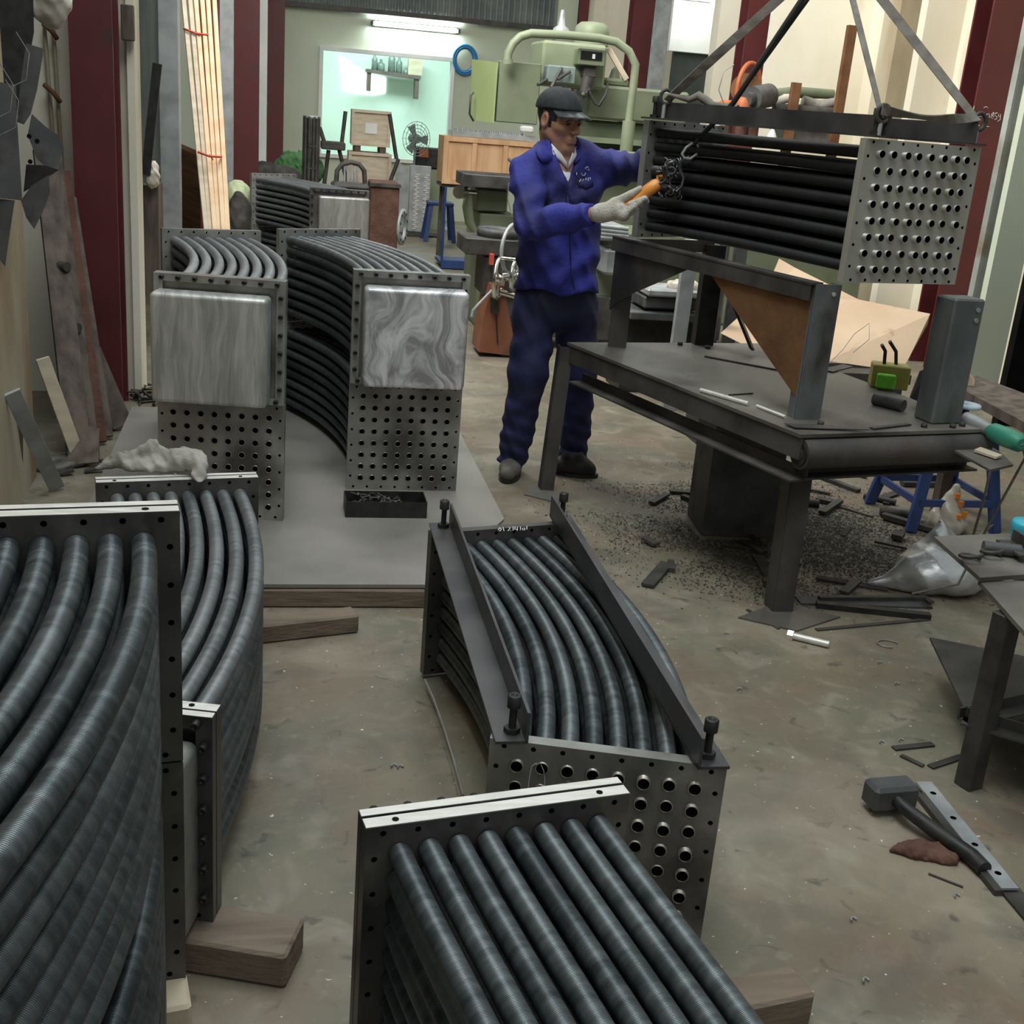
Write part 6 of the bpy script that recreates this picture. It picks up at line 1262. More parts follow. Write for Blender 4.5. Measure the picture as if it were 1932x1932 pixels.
for k in range(4): mb.cyl(at(1120, 425+7*k, YL+0.05), at(1185, 432+7*k, YL+0.05), 0.014, n=8)
lpart('carriage', 'galv', mb)
# grey planer parts under the rail
pn = thing('machine_vise', 'grey dusty machine vise parts seen under the jig rail', 'machine', at(1280, 600, 6.7)); po = Vector((at(1280, 600, 6.7).x, 6.8, 0))
pn.location = po
mb = MB(); qb(mb, 1222, 548, 1330, 562, 6.6, 0.3, bev=0.01); mb.build('slide', 'galv', pn, off=po)
mb = MB(); qb(mb, 1215, 562, 1325, 585, 6.65, 0.35, bev=0.01); mb.build('vise_body', 'bracket', pn, off=po)
mb = MB(); qb(mb, 1190, 592, 1330, 606, 6.6, 0.5, bev=0.004); mb.build('tray', 'bracket', pn, off=po)
x0, x1, z0, z1 = ext(1190, 606, 1330, 700, 6.6); mb = MB(); mb.box(((x0+x1)/2, 6.9, (at(1260, 606, 6.6).z)/2), (x1-x0, 0.3, at(1260, 606, 6.6).z-0.01)); mb.build('stand', 'black', pn, off=po)
c = at(1290, 540, 6.7)
def fcl(X, Y, Z): return elli(X, Y, Z, (c.x, c.y, c.z), (0.10, 0.08, 0.045))+crumple(X, Y, Z, 40, 0.01)
tag(blob('work_cloth', fcl, (c.x-0.14, c.y-0.12, c.z-0.07), (c.x+0.14, c.y+0.12, c.z+0.07), 0.009, 'plastic', off=c), 'crumpled pale cloth lying on the grey vise under the rail', 'cloth')
for k, (px, w_, mat, lab) in enumerate(((1306, 26, 'galv', 'grey flat steel upright behind the jig rail, left of the round pipe'), (1370, 17, 'bracket', 'dark grey round pipe upright behind the jig rail'), (1400, 22, 'bracket', 'slim grey upright right of the round pipe'))):
    t_ = at(px, 452, 6.35); b_ = at(px-26, 640, 6.35); r_ = (at(px+w_/2, 452, 6.35)-t_).length; mb = MB(); z0 = t_+(b_-t_)*((0.0-t_.z)/(b_.z-t_.z))
    if k == 1: mb.cyl(z0, t_, r_, n=18)
    else: bar(mb, z0, t_, r_*2, 0.04, (0, 1, 0))
    one(mb, 'steel_upright', mat, z0, lab, 'post')
mb = MB(); mb.tube([at(1372, 535, 6.1), at(1358, 545, 6.1), at(1350, 580, 6.1), at(1345, 610, 6.1), at(1342, 640, 6.1)], [0.02, 0.03, 0.04, 0.045, 0.04], 14); one(mb, 'bent_pipe', 'bracket', at(1350, 600, 6.1), 'dark bent pipe elbow behind the jig brace', 'pipe')

# rack with clutter on the right wall
rk = thing('storage_rack', 'rusty red steel rack behind the hanging bundle', 'rack', at(1530, 230, 9.2)); rko = at(1530, 230, 9.2); rko = Vector((rko.x, rko.y, 0)); rk.location = rko
for a, b in (((1503, 156), (1492, 225)), ((1608, 48), (1578, 232))): 
    p, q = at(*a, 9.2), at(*b, 9.2); q0 = p+(q-p)*((0-p.z)/(q.z-p.z)); mb = MB(); bar(mb, q0, p, 0.07, 0.05, (0, 1, 0)); mb.build('upright', 'rust', rk, off=rko)
mb = MB(); mb.cyl(at(1612, 55, 9.3), at(1597, 145, 9.3), 0.015, n=8); mb.build('thin_rod', 'galv', rk, off=rko)
zr = at(1530, 232, 9.3).z; a, b = at(1370, 232, 9.2), at(1590, 232, 9.2)
mb = MB(); mb.box(((a.x+b.x)/2, 9.45, zr), (b.x-a.x, 0.5, 0.06)); mb.build('shelf', 'ragred', rk, off=rko)
zr2 = at(1530, 276, 9.3).z; mb = MB(); mb.box(((a.x+b.x)/2, 9.4, zr2-0.02), (b.x-a.x, 0.7, 0.04)); mb.build('shelf', 'ragred', rk, off=rko)
mb = MB(); qb(mb, 1490, 212, 1585, 228, 9.18, 0.1); mb.build('shelf_lip', 'ragred', rk, off=rko)
mb = MB(); qb(mb, 1488, 243, 1580, 275, 9.3, 0.4); one(mb, 'storage_box', 'galv', at(1530, 262, 9.4), 'grey box on the rack seen under the angle bar', 'box')
for k, (px, lab) in enumerate(((1365, 'left brown bottle seen under the angle bar'), (1395, 'middle brown bottle seen under the angle bar'), (1418, 'right brown bottle seen under the angle bar'))):
    c = at(px, 262, 9.2); mb = MB(); mb.cyl((c.x, c.y, zr2), c+Vector((0, 0, 0.10)), 0.045, n=12); one(mb, 'brown_bottle', 'ragred', c, lab, 'bottle')
c = at(1455, 262, 9.12); mb = MB(); mb.lathe([(0.001, zr2-c.z), (0.06, zr2-c.z), (0.035, 0.03), (0.015, 0.07), (0.001, 0.08)], c, n=14); one(mb, 'white_bottle', 'white', c, 'white bottle with sloping shoulders under the angle bar', 'bottle')
# pump with orange wheel
ow = thing('belt_hoist', 'orange wheeled motor unit standing on the rusty rack', 'motor', at(1415, 190, 9.2)); oo = at(1415, 190, 9.2)
mb = MB(); c = at(1412, 168, 9.35); Rw = rz(0.5)@Matrix.Rotation(PI/2, 3, 'X'); mb.tube([c+Rw@Vector((0.13*math.cos(q*PI/14), 0.19*math.sin(q*PI/14), 0)) for q in range(28)], 0.02, 8, closed=True); mb.build('wheel_guard', 'orange', ow, off=oo)
mb = MB(); mb.cyl(c+Vector((0, 0.05, 0)), c+Vector((0.01, 0.08, 0)), 0.12, n=24); mb.build('wheel', 'rust', ow, off=oo)
mb = MB(); qb(mb, 1378, 190, 1410, 212, 9.15, 0.3, bev=0.02); c = at(1403, 195, 9.1); mb.lathe([(0.055, -0.05), (0.06, 0), (0.045, 0.04), (0.001, 0.055)], c, n=18); mb.build('gear_case', 'orange', ow, off=oo)
mb = MB(); a, b = at(1418, 186, 9.1), at(1450, 180, 9.25); mb.cyl(a, b, 0.09, n=22); mb.cyl(a, a-(b-a)*0.3, 0.05, n=14); mb.build('motor', 'bracket', ow, off=oo)
mb = MB(); mb.tube([at(1372, 212, 9.12), at(1356, 170, 9.1), at(1365, 135, 9.1), at(1385, 122, 9.1)], 0.004, 6); mb.build('cord', 'wire', rk, off=rko)
for k, (pts_, r_, mat, lab) in enumerate((([(1456, 178), (1500, 174), (1572, 178)], 0.04, 'green', 'folded green tarpaulin roll on the rusty rack'), ([(1460, 196), (1480, 186), (1500, 184)], 0.035, 'plastic', 'pale rolled sacking left on the rusty rack'), ([(1515, 190), (1545, 200), (1580, 192)], 0.04, 'rag', 'brown grey rolled cloth right on the rusty rack'), ([(1460, 208), (1500, 210), (1575, 214)], 0.05, 'debris', 'dark roll at the bottom of the rack pile'))):
    mb = MB(); mb.tube([at(x, y, 9.35-0.03*k) for x, y in pts_], [r_, r_*1.1, r_*0.9], 14); one(mb, 'cloth_roll', mat, at(*pts_[1], 9.3), lab, 'cloth')
# dark cabinet with machine parts at the right edge
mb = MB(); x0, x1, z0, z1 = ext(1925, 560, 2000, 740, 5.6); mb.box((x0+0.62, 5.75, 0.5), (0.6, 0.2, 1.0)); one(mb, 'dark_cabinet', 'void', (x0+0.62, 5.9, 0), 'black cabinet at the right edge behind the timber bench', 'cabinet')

# glowing panel behind the glass, put in for a reflection of the doorway
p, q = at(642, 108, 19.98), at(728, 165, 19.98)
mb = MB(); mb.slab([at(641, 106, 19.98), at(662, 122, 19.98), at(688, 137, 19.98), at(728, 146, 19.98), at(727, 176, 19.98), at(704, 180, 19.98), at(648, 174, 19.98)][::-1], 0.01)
M['reflglow'] = mk('reflection_glow', (1, 1, 1), None, 4, 0.5, emit=(0.95, 1.0, 1.0), estr=1.6)
o = mb.build('reflection_panel', 'reflglow', off=p); struct(o)

# ------------------------------------------------------------------ the worker
def surfnet_ax(fn, ax):
    n = np.array([len(a) for a in ax]); X, Y, Z = np.meshgrid(*ax, indexing='ij'); D = fn(X, Y, Z)
    lo = np.zeros(3)
    class _G: pass
    V, Fq = surfnet(lambda *_: D, (0, 0, 0), tuple(n-1), 1.0)
    for q in range(3):
        i = np.clip(np.floor(V[:, q]).astype(int), 0, n[q]-2); f = V[:, q]-i; V[:, q] = ax[q][i]*(1-f)+ax[q][i+1]*f
    return V, Fq
def arr(V): return np.array([V.x, V.y, V.z])
toC = Vector((-0.206, -0.978, 0)); rt = Vector((0.977, -0.206, 0))
bf = (toC*math.cos(0.42)+rt*math.sin(0.42)).normalized()      # where the chest faces
bl = Vector((-bf.y, bf.x, 0))                                  # towards his left side
if bl.dot(rt) < 0: bl = -bl
J = dict(rs=at(994, 322, 4.93), ls=at(1112, 306, 5.04), re=at(1004, 424, 4.74), rw=at(1122, 404, 4.53), le=at(1168, 320, 4.96), lw=at(1214, 306, 4.80),
         ch=at(1056, 365, 5.02), wa=at(1054, 470, 5.03), hp=at(1050, 556, 5.03), nb=at(1050, 300, 5.03),
         rh=at(1010, 580, 5.02), lh=at(1086, 580, 5.06), rk=at(998, 700, 4.96), lk=at(1090, 705, 5.08), ra=at(967, 862, 5.03), la=at(1082, 866, 5.10))
HC = at(1056, 226, 5.0)
ff = (toC*math.cos(0.76)+rt*math.sin(0.76)); ff = (ff*math.cos(0.15)+Vector((0, 0, -math.sin(0.15)))).normalized()
fx = Vector((0, 0, 1)).cross(ff).normalized()*-1.0; fu = fx.cross(ff).normalized()
if fu.z < 0: fu = -fu
HR = Matrix(((fx.x, ff.x, fu.x), (fx.y, ff.y, fu.y), (fx.z, ff.z, fu.z)))
def hp_(x, y, z): return HC+HR@Vector((x, y, z))
def Rn(M3): return [[M3[i][j] for j in range(3)] for i in range(3)]
HRn = Rn(HR); BR = Matrix(((bl.x, bf.x, 0), (bl.y, bf.y, 0), (0, 0, 1))); BRn = Rn(BR)
def headd(X, Y, Z):
    E = lambda c, r: elli(X, Y, Z, hp_(*c), r, HRn); Cp = lambda a, b, r0, r1: caps_(X, Y, Z, hp_(*a), hp_(*b), r0, r1)
    d = E((0, -.018, .03), (.075, .094, .088)); d = smin(d, E((0, .028, -.03), (.060, .064, .080)), .03)
    for s in (-1, 1):
        d = smin(d, Cp((s*.052, -.005, -.052), (s*.012, .068, -.098), .020, .020), .02)
        d = smin(d, E((s*.040, .058, -.022), (.022, .026, .020)), .02)
    d = smin(d, E((0, .074, -.098), (.022, .018, .018)), .015)
    d = smin(d, Cp((-.036, .078, .022), (.036, .078, .022), .012, .012), .012)
    for s in (-1, 1): d = smax(d, -E((s*.031, .103, .004), (.019, .018, .011)), .008)
    d = smin(d, Cp((0, .084, .014), (0, .111, -.026), .008, .0115), .008)
    for s in (-1, 1): d = smin(d, E((s*.012, .100, -.031), (.009, .011, .008)), .005)
    d = smin(d, E((0, .084, -.066), (.026, .018, .020)), .012)
    d = smin(d, Cp((-.018, .093, -.060), (.018, .093, -.060), .0062, .0062), .003)
    d = smin(d, Cp((-.015, .093, -.072), (.015, .093, -.072), .0075, .0075), .003)
    d = smax(d, -Cp((-.022, .104, -.0655), (.022, .104, -.0655), .0025, .0025), .002)
    for s in (-1, 1):
        e_ = smax(E((s*.077, -.008, -.008), (.010, .021, .033)), -E((s*.086, -.004, -.004), (.008, .012, .020)), .004); d = smin(d, e_, .006)
    return d
def nude(X, Y, Z):
    d = headd(X, Y, Z)
    d = smin(d, caps_(X, Y, Z, hp_(0, -.03, -.05), J['nb'], .056, .062), .02)
    c2 = (J['nb']+Vector((0, 0, -0.07)))
    d = smin(d, elli(X, Y, Z, c2, (.15, .075, .06), BRn), .05)
    d = smin(d, elli(X, Y, Z, J['ch'], (.14, .095, .2), BRn), .05); d = smin(d, elli(X, Y, Z, J['wa'], (.125, .09, .2), BRn), .05); d = smin(d, elli(X, Y, Z, J['hp'], (.14, .1, .12), BRn), .05)
    for a, b, r0, r1 in (('rs', 're', .05, .040), ('re', 'rw', .040, .028), ('ls', 'le', .05, .040), ('le', 'lw', .040, .028), ('rh', 'rk', .078, .052), ('rk', 'ra', .052, .036), ('lh', 'lk', .078, .052), ('lk', 'la', .052, .036)):
        d = smin(d, caps_(X, Y, Z, J[a], J[b], r0, r1), .025)
    for a in ('rw', 'lw'):
        o = J[a]; dr = (o-J['re' if a == 'rw' else 'le']).normalized()
        d = smin(d, caps_(X, Y, Z, o, o+dr*0.05, .024, .018), .01)
    for a in ('ra', 'la'): o = J[a]; d = smin(d, caps_(X, Y, Z, o, (o.x, o.y, 0.05), .036, .04), .01)
    return d
def axis(lo, hi, f0, f1, hf, hc):
    a = list(np.arange(lo, f0, hc))+list(np.arange(f0, f1, hf))+list(np.arange(f1, hi+hc, hc)); return np.array(a)
base = Vector((1.2, 5.0, 0))
person = None
ax = [axis(0.92, 1.78, HC.x-.125, HC.x+.14, .0035, .012), axis(4.38, 5.3, HC.y-.15, HC.y+.13, .0035, .012), axis(0.0, HC.z+.16, HC.z-.16, HC.z+.06, .0035, .012)]
V, Fq = surfnet_ax(nude, ax)
mb = MB(); mb.v = [tuple(v) for v in V.tolist()]; mb.f = [tuple(f) for f in Fq.tolist()]; mb.smooth = [True]*len(mb.f)
cen = V[Fq].mean(1)-arr(HC); loc = cen@np.array(HRn)
lip = (((loc[:, 0]/.021)**2+((loc[:, 2]+.066)/.0125)**2) < 1) & (loc[:, 1] > .085)
brow = (np.abs(np.abs(loc[:, 0])-.031) < .018) & (np.abs(loc[:, 2]-.0215-.1*(np.abs(loc[:, 0])-.03)) < .0038) & (loc[:, 1] > .05)
hair = (loc[:, 2] > -.004+.0*loc[:, 1]) & (loc[:, 1] < .045) & (np.abs(loc[:, 0]) > .03) | (loc[:, 2] > -.055) & (loc[:, 1] < -.035) | (loc[:, 2] > -.03) & (loc[:, 1] < .022) & (loc[:, 1] > .008) & (np.abs(loc[:, 0]) > .05)
ear = (np.abs(loc[:, 0]) > .0745) & (loc[:, 1] < .02) & (loc[:, 1] > -.036) & (loc[:, 2] < .03) & (loc[:, 2] > -.045)
hair &= (loc[:, 2] < .2) & ~ear & (loc[:, 2] > -.08)
mi = np.zeros(len(Fq), int); mi[hair] = 2; mi[lip] = 1; mi[brow] = 2
mb.mi = mi.tolist()
person = mb.build('person', ['skin', 'lip', 'hair'], off=base)
tag(person, 'worker in a royal blue jacket, navy trousers and black cap reaching for the hanging bundle', 'person')
for s in (-1, 1):
    mb = MB(); c = hp_(s*.031, .0815, .003); mb.lathe([(.0001, .010), (.005, .009), (.009, .005), (.0105, 0), (.009, -.005), (.0001, -.010)], c, HR@Matrix.Rotation(-PI/2, 3, 'X'), n=14)
    mb.build('eye', 'eye', person, off=c)
    mb = MB(); mb.tube([hp_(s*.031+q*.004, .0905-abs(q)*.0008, .0095-.0009*q*q*.5) for q in (-4, -2, 0, 2, 4)], [.001, .0028, .0032, .0028, .001], 6); mb.build('eyelid', 'skin', person, off=c)

# cap
def fcap(X, Y, Z):
    d = elli(X, Y, Z, hp_(0, -.016, .036), (.088, .107, .092), HRn)
    p = (X-HC.x)*HR[0][2]+(Y-HC.y)*HR[1][2]+(Z-HC.z)*HR[2][2]; q = (X-HC.x)*HR[0][1]+(Y-HC.y)*HR[1][1]+(Z-HC.z)*HR[2][1]
    d = smax(d, -(p-(.040+.12*q)), .006)
    s = np.sin(q*38+p*20)*.0012
    return d+s
cap = blob('cap', fcap, (HC.x-.15, HC.y-.15, HC.z-.06), (HC.x+.15, HC.y+.15, HC.z+.16), .004, 'cap', person, off=HC)
mb = MB(); vs = []; nA, nB = 17, 7
for i in range(nA):
    a = (i/(nA-1)-.5)*2*1.05
    for j in range(nB):
        t = j/(nB-1); r = t*(.074*math.cos(a*0.95)**0.8 if abs(a) < 1.5 else 0)
        ex, ey = .086*math.sin(a), -.016+.106*math.cos(a)
        x, y = ex*(1+t*.06), ey-.008+r; z = .053-2.4*x*x-.016*t+.012*(1-math.cos(a))*0
        vs.append((x, y, z))
top = [hp_(*v) for v in vs]; bot = [hp_(v[0], v[1], v[2]-.004) for v in vs]; N = len(vs)
fs = [(i*nB+j, i*nB+j+1, (i+1)*nB+j+1, (i+1)*nB+j) for i in range(nA-1) for j in range(nB-1)]
fs += [tuple(N+k for k in f[::-1]) for f in fs]; fs += [(i*nB+nB-1, (i+1)*nB+nB-1, N+(i+1)*nB+nB-1, N+i*nB+nB-1) for i in range(nA-1)]
mb.add(top+bot, fs, 0, True); mb.build('brim', 'brim', cap, off=HC)
mb = MB(); mb.cyl(hp_(0, -.016, .124), hp_(0, -.016, .132), .008, .006, n=10); mb.build('cap_button', 'cap', cap, off=HC)
mb = MB(); mb.tube([hp_(.02, -.118, .03), hp_(0, -.126, .02), hp_(-.03, -.125, .012), hp_(-.05, -.13, .005)], .007, 8); mb.build('cap_strap', 'cap', cap, off=HC)

# jacket
def wr(X, Y, Z, amp=.006):
    return amp*(np.sin(Z*46+X*22+2*np.sin(X*17+Y*9))*0.6+np.sin(Z*24-X*38+Y*20+1.6*np.sin(Z*20))*.7+1.3*np.abs(np.sin(Z*19+X*26-Y*15+1.3*np.sin(X*23+Z*8)))-.8)
zhem = at(1055, 548, 5.0).z
def fjk(X, Y, Z):
    d = elli(X, Y, Z, J['ch']+Vector((0, 0, -.02)), (.190, .130, .27), BRn)
    d = smin(d, elli(X, Y, Z, J['wa'], (.178, .135, .27), BRn), .05)
    d = smin(d, elli(X, Y, Z, J['hp']+Vector((0, 0, .03)), (.182, .140, .22), BRn), .05)
    d = smin(d, caps_(X, Y, Z, J['rs']+Vector((0.03, 0.02, 0.005)), J['ls']+Vector((-.02, 0.0, 0)), .068, .064), .04)
    sl = smin(caps_(X, Y, Z, J['rs'], J['re'], .076, .066), caps_(X, Y, Z, J['re'], J['rw']-(J['rw']-J['re']).normalized()*.012, .064, .047), .02)
    lf = J['le']*1.0; sl2 = smin(caps_(X, Y, Z, J['ls'], lf, .074, .070), caps_(X, Y, Z, lf, J['lw'], .070, .052), .02)
    d = smin(d, smin(sl, sl2, .01), .03)
    n2 = caps_(X, Y, Z, J['nb']+Vector((0, 0, -.05)), hp_(0, -.035, -.075), .082, .078); d = smin(d, smax(n2, (Z-(J['nb'].z+.045)), .01), .02)
    d = d+wr(X, Y, Z, .0075)
    # opening at the neck
    vb = J['nb']+bf*.13+Vector((0, 0, -.085))
    d = smax(d, -caps_(X, Y, Z, vb, J['nb']+bf*.075+Vector((0, 0, .09)), .010, .074), .006)
    d = smax(d, -caps_(X, Y, Z, J['nb']+Vector((0, 0, -.05)), hp_(0, -.02, 0), .060, .070), .006)
    d = smax(d, zhem-Z+.012*np.sin(X*30), .01)
    dw = (J['rw']-J['re']).normalized(); c = J['rw']-dw*.012
    d = smax(d, np.where(sl < .03, (X-c.x)*dw.x+(Y-c.y)*dw.y+(Z-c.z)*dw.z, -1.0), .004)
    return d
jk = blob('work_jacket', fjk, (.86, 4.36, zhem-.04), (1.80, 5.32, HC.z-.03), .0075, 'jacket', person, off=J['ch'])
def fsh(X, Y, Z):
    n2 = smax(caps_(X, Y, Z, J['nb']+Vector((0, 0, -.03)), hp_(0, -.03, -.07), .072, .070), Z-(J['nb'].z+.048), .006)
    d = smin(n2, elli(X, Y, Z, J['nb']+Vector((0, 0, -.10))+bf*.02, (.13, .10, .10), BRn), .03)
    d = smax(d, -caps_(X, Y, Z, J['nb']+bf*.12+Vector((0, 0, -.06)), J['nb']+bf*.06+Vector((0, 0, .10)), .004, .060), .006)
    return smax(d, -caps_(X, Y, Z, J['nb']+Vector((0, 0, -.02)), hp_(0, -.02, 0), .058, .064), .004)
blob('undershirt', fsh, (J['nb'].x-.18, J['nb'].y-.18, J['nb'].z-.24), (J['nb'].x+.18, J['nb'].y+.16, J['nb'].z+.08), .005, 'shirt', person, off=J['nb'])
def march(fn, px, py, t0=4.3):
    d = ray(px, py); d = d.normalized(); t = t0
    for _ in range(60):
        p = Vector((0, 0, H0))+d*t; v = float(fn(np.float64(p.x), np.float64(p.y), np.float64(p.z))); t += max(v*.7, .0006)
        if v < .0008: break
    return Vector((0, 0, H0))+d*(t-.003)
# collar flaps, placket, pocket and embroidery follow the cloth
def patch(name, poly, mat, fn=fjk, lift=.006, t=.005, parent=None):
    cx_ = sum(p[0] for p in poly)/len(poly); cy_ = sum(p[1] for p in poly)/len(poly)
    P = [march(fn, *p)-ray(*p).normalized()*lift for p in poly]; c = march(fn, cx_, cy_)-ray(cx_, cy_).normalized()*(lift+.002)
    b = ray(cx_, cy_).normalized()*t; mb = MB(); n = len(P); vs = P+[c]+[p+b for p in P]
    mb.add(vs, [(i, (i+1) % n, n) for i in range(n)]+[(i, n+1+i, n+1+(i+1) % n, (i+1) % n) for i in range(n)], 0, True); return mb.build(name, mat, parent or jk, off=J['ch'])
patch('collar', [(1014, 272), (1024, 279), (1036, 289), (1043, 296), (1036, 306), (1024, 307), (1015, 296), (1010, 284)], 'jacket', lift=.010)
patch('collar', [(1086, 278), (1093, 284), (1096, 298), (1088, 306), (1082, 312), (1084, 296)], 'jacket', lift=.008)
us = [o for o in COL.objects if o.name.startswith('undershirt')][0]
patch('shirt_collar', [(1040, 270), (1049, 279), (1060, 291), (1069, 306), (1071, 320), (1058, 305), (1043, 291)], 'shirt', fn=lambda *a: min(fjk(*a), nude(*a)), lift=.005, parent=us)
patch('shirt_collar', [(1087, 276), (1090, 290), (1082, 305), (1072, 320), (1073, 306), (1079, 290)], 'shirt', fn=lambda *a: min(fjk(*a), nude(*a)), lift=.005, parent=us)
mb = MB(); mb.tube([march(fjk, x, y)+ray(x, y).normalized()*.002 for x, y in ((1070, 328), (1071, 370), (1073, 400), (1075, 440), (1076, 480), (1077, 510), (1084, 545))], .0028, 6); mb.build('placket', 'trouser', jk, off=J['ch'])
patch('pocket_flap', [(1090, 340), (1118, 336), (1120, 350), (1106, 357), (1092, 352)], 'jacket', lift=.003)
mb = MB()
for s_ in ([(1093, 343), (1096, 338), (1098, 343), (1101, 338)], [(1103, 341), (1106, 336), (1108, 341)], [(1110, 341), (1110, 336), (1114, 335), (1114, 339)], [(1097, 327), (1099, 331), (1103, 331), (1105, 326)], [(1104, 318), (1109, 314), (1112, 322), (1107, 320)], [(1088, 330), (1088, 325)]):
    mb.tube([march(fjk, a, b)-ray(a, b).normalized()*.003 for a, b in s_], .0013, 5)
mb.build('embroidered_logo', 'shirt', jk, off=J['ch'])

# trousers
def ftr(X, Y, Z):
    d = elli(X, Y, Z, J['hp']+Vector((0, 0, -.02)), (.165, .125, .15), BRn)
    a = smin(caps_(X, Y, Z, J['rh'], J['rk'], .100, .084), caps_(X, Y, Z, J['rk'], J['ra']+Vector((0, 0, -.005)), .084, .066), .03)
    b = smin(caps_(X, Y, Z, J['lh'], J['lk'], .100, .082), caps_(X, Y, Z, J['lk'], J['la']+Vector((0, 0, -.005)), .082, .066), .03)
    d = smin(d, smin(a, b, .012), .03)
    low = np.clip((.45-Z)/.4, 0, 1)
    d = d+wr(X, Y, Z, .005)+low*.005*np.sin(Z*95+X*30+Y*20)
    return smax(d, .055-Z, .01)
tr_ = blob('trousers', ftr, (.80, 4.75, .03), (1.48, 5.3, J['hp'].z+.10), .0085, 'trouser', person, off=J['hp'])
# shoes
def shoe(ank, toe, wd, mat='shoe'):
    a = Vector((ank.x, ank.y, .0)); d = (Vector((toe.x, toe.y, 0))-a); L = d.length; d.normalize()
    heel = a-d*.055
    def f(X, Y, Z):
        q = caps_(X, Y, Z, heel+Vector((0, 0, .042)), a+d*.04+Vector((0, 0, .045)), .042, .044); q = smin(q, caps_(X, Y, Z, a+d*.05+Vector((0, 0, .038)), toe+Vector((0, 0, .032))-d*.03, .043, .034), .03)
        q = smin(q, caps_(X, Y, Z, a+Vector((0, 0, .05)), a+Vector((0, 0, .085)), .045, .05), .02); return smax(q, .002-Z, .003)
    lo = [min(heel.x, toe.x)-.07, min(heel.y, toe.y)-.07, -.01]; hi = [max(heel.x, toe.x)+.07, max(heel.y, toe.y)+.07, .12]
    o = blob('shoe', f, lo, hi, .005, mat, person, off=(a.x, a.y, 0))
    mb = MB(); pts = []; n = 18
    s_ = Vector((-d.y, d.x, 0)); cpts = []
    for k in range(n): an = k*2*PI/n; c = a+d*((toe-a).dot(d)*.5-.03); cpts.append(c+d*math.cos(an)*(L*.5+.045)+s_*math.sin(an)*wd)
    vs = [p+Vector((0, 0, .001)) for p in cpts]+[p+Vector((0, 0, .016)) for p in cpts]
    mb.add(vs, [tuple(range(n-1, -1, -1)), tuple(range(n, 2*n))]+[(k, (k+1) % n, (k+1) % n+n, k+n) for k in range(n)], 0); mb.build('sole', 'black', o, off=(a.x, a.y, 0))
    return o
shoe(J['ra'], atz(955, 912, 0), .048); shoe(Vector((J['la'].x-.02, J['la'].y-.06, 0)), atz(1122, 900, 0), .046, 'hair')

# right glove around the orange grip
gA, gB = at(1180, 392, 4.47), at(1243, 346, 4.45); gd = (gB-gA).normalized(); view = ray(1190, 385).normalized()
perp = (-view-gd*(-view).dot(gd)).normalized(); dn_ = perp.cross(gd).normalized()
if dn_.z > 0: dn_ = -dn_
pw = J['rw']; dw = (J['rw']-J['re']).normalized(); pc = at(1160, 396, 4.49)
def fgl(X, Y, Z):
    d = caps_(X, Y, Z, pw+dw*.022, pw+dw*.045, .036, .034)
    d = smin(d, caps_(X, Y, Z, pw+dw*.04, pc+Vector((.01, 0, 0)), .034, .036), .015)
    d = smin(d, caps_(X, Y, Z, pc+Vector((.0, 0, .012)), at(1176, 404, 4.46), .034, .028), .012)
    F_ = None
    for i in range(4):
        ax_ = gA+gd*(.010+.0225*i); R_ = .031; ch_ = []
        kn_ = at(1177+4*i, 408-7.5*i, 4.445)
        ch_.append(kn_)
        for th in (0.5, 1.2, 1.9, 2.7, 3.4+.25*(i in (1, 2))): ch_.append(ax_+(perp*math.cos(th)+dn_*math.sin(th))*R_)
        for k in range(len(ch_)-1):
            q = caps_(X, Y, Z, ch_[k], ch_[k+1], .0118-.0006*k, .0114-.0006*k); F_ = q if F_ is None else np.minimum(F_, q)
    d = smin(d, F_, .006)
    t0, t1, t2 = pc+Vector((.0, -.005, .03)), gA+gd*.045-dn_*.030+perp*.012, gA+gd*.085-dn_*.026+perp*.002
    d = smin(d, smin(caps_(X, Y, Z, t0, t1, .017, .0135), caps_(X, Y, Z, t1, t2, .0135, .011), .004), .010)
    return d
blob('glove', fgl, (pw.x-.03, 4.34, pc.z-.11), (pc.x+.2, 4.62, pc.z+.11), .0035, 'glove', person, off=pc)
# left glove closed over the plate edge
lc = J['lw']; ldw = (J['lw']-J['le']).normalized()
def fgl2(X, Y, Z):
    d = caps_(X, Y, Z, lc+ldw*.005, lc+ldw*.06, .032, .036)
    F_ = None; p0 = lc+ldw*.06
    for i in range(4):
        s0 = p0+Vector((0, 0, .03-.02*i)); ch_ = [s0, s0+ldw*.035+Vector((0, -.012, 0)), s0+ldw*.06+Vector((0, -.03, 0)), s0+ldw*.062+Vector((.008, -.05, 0))]
        for k in range(3): q = caps_(X, Y, Z, ch_[k], ch_[k+1], .0115-.0008*k, .0108-.0008*k); F_ = q if F_ is None else np.minimum(F_, q)
    d = smin(d, F_, .006); return smin(d, caps_(X, Y, Z, p0+Vector((0, -.01, .01)), p0+Vector((.005, -.045, .045)), .014, .011), .008)
blob('glove', fgl2, (lc.x-.08, lc.y-.16, lc.z-.1), (lc.x+.16, lc.y+.1, lc.z+.1), .004, 'glove', person, off=lc)

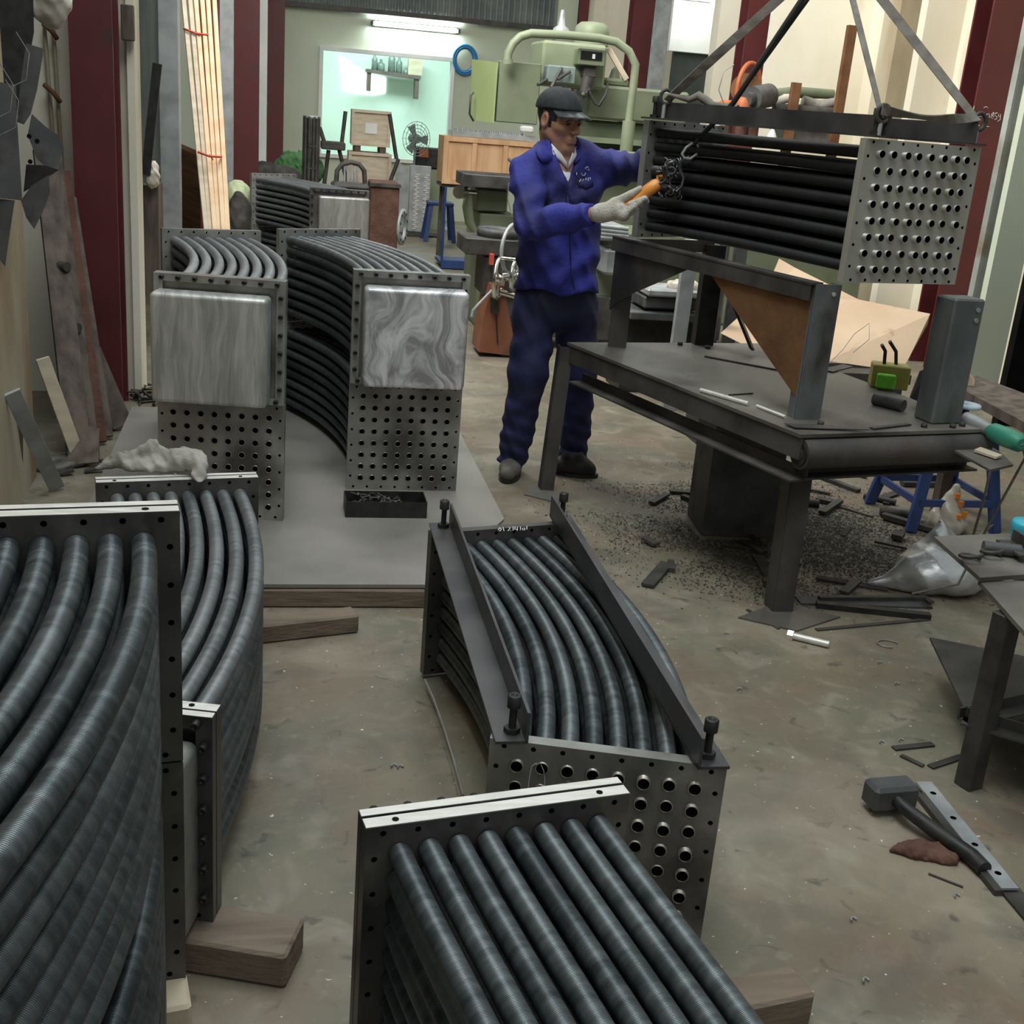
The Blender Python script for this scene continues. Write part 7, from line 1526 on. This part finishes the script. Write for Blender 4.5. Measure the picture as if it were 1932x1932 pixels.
# orange grip, chain bundle
og = thing('orange_grip', 'orange hoist grip held in the gloved right hand of the worker', 'tool', gA)
mb = MB(); Fg = frame(gd, -dn_)
mb.tube([gA-gd*.01, gA, gA+gd*.05, gA+gd*.085, gA+gd*.09, gA+gd*.15, gA+gd*.158], [.012, .017, .018, .018, .0225, .0225, .016], 14); mb.build('grip_body', 'handorange', og, off=gA)
mb = MB(); mb.box(gA+gd*.12-dn_*.020, (.05, .016, .012), Fg, bev=.003); mb.tube([gA+gd*.155-dn_*.01, gA+gd*.165-dn_*.024, gA+gd*.175-dn_*.018, gA+gd*.172-dn_*.004], .007, 8); mb.build('trigger', 'handorange', og, off=gA)
mb = MB(); mb.cyl(gA+gd*.158, gA+gd*.20, .005, n=10); mb.build('pin', 'chain', og, off=gA)
cb = thing('chain_bundle', 'tangled bundle of dark chain and hook hanging before the tubes', 'chain', at(1265, 345, 4.5)); rn2 = random.Random(11)
mb = MB(); cc = at(1267, 340, 4.42)
for k in range(30):
    c = cc+Vector((rn2.uniform(-.036, .036), rn2.uniform(-.03, .03), rn2.uniform(-.065, .065))); Rk = Matrix.Rotation(rn2.uniform(0, PI), 3, 'X')@Matrix.Rotation(rn2.uniform(0, PI), 3, 'Y')
    a_, b_ = rn2.uniform(.014, .022), rn2.uniform(.009, .013)
    mb.tube([c+Rk@Vector((a_*math.cos(q*PI/6), b_*math.sin(q*PI/6), 0)) for q in range(12)], .0038, 6, closed=True)
mb.build('chain_links', 'chain', cb, off=cc)
mb = MB(); mb.tube([at(1258, 318, 4.38), at(1262, 308, 4.37), at(1272, 304, 4.37), at(1280, 310, 4.38), at(1284, 322, 4.38), at(1290, 335, 4.38), at(1286, 352, 4.38), at(1276, 362, 4.38)], .006, 8); mb.build('chain_hook', 'chain', cb, off=cc)
mb = MB(); mb.lathe([(.001, -.025), (.015, -.022), (.017, 0), (.015, .022), (.001, .025)], at(1240, 321, 4.47), rz(.3)@Matrix.Rotation(PI/2, 3, 'X'), n=16); mb.build('pulley', 'iron', cb, off=cc)
mb = MB(); mb.tube([cc+Vector((0.02, 0, .05)), at(1290, 300, 4.41), at(1300, 296, 4.41)], .004, 6); mb.build('link_rod', 'chain', cb, off=cc)
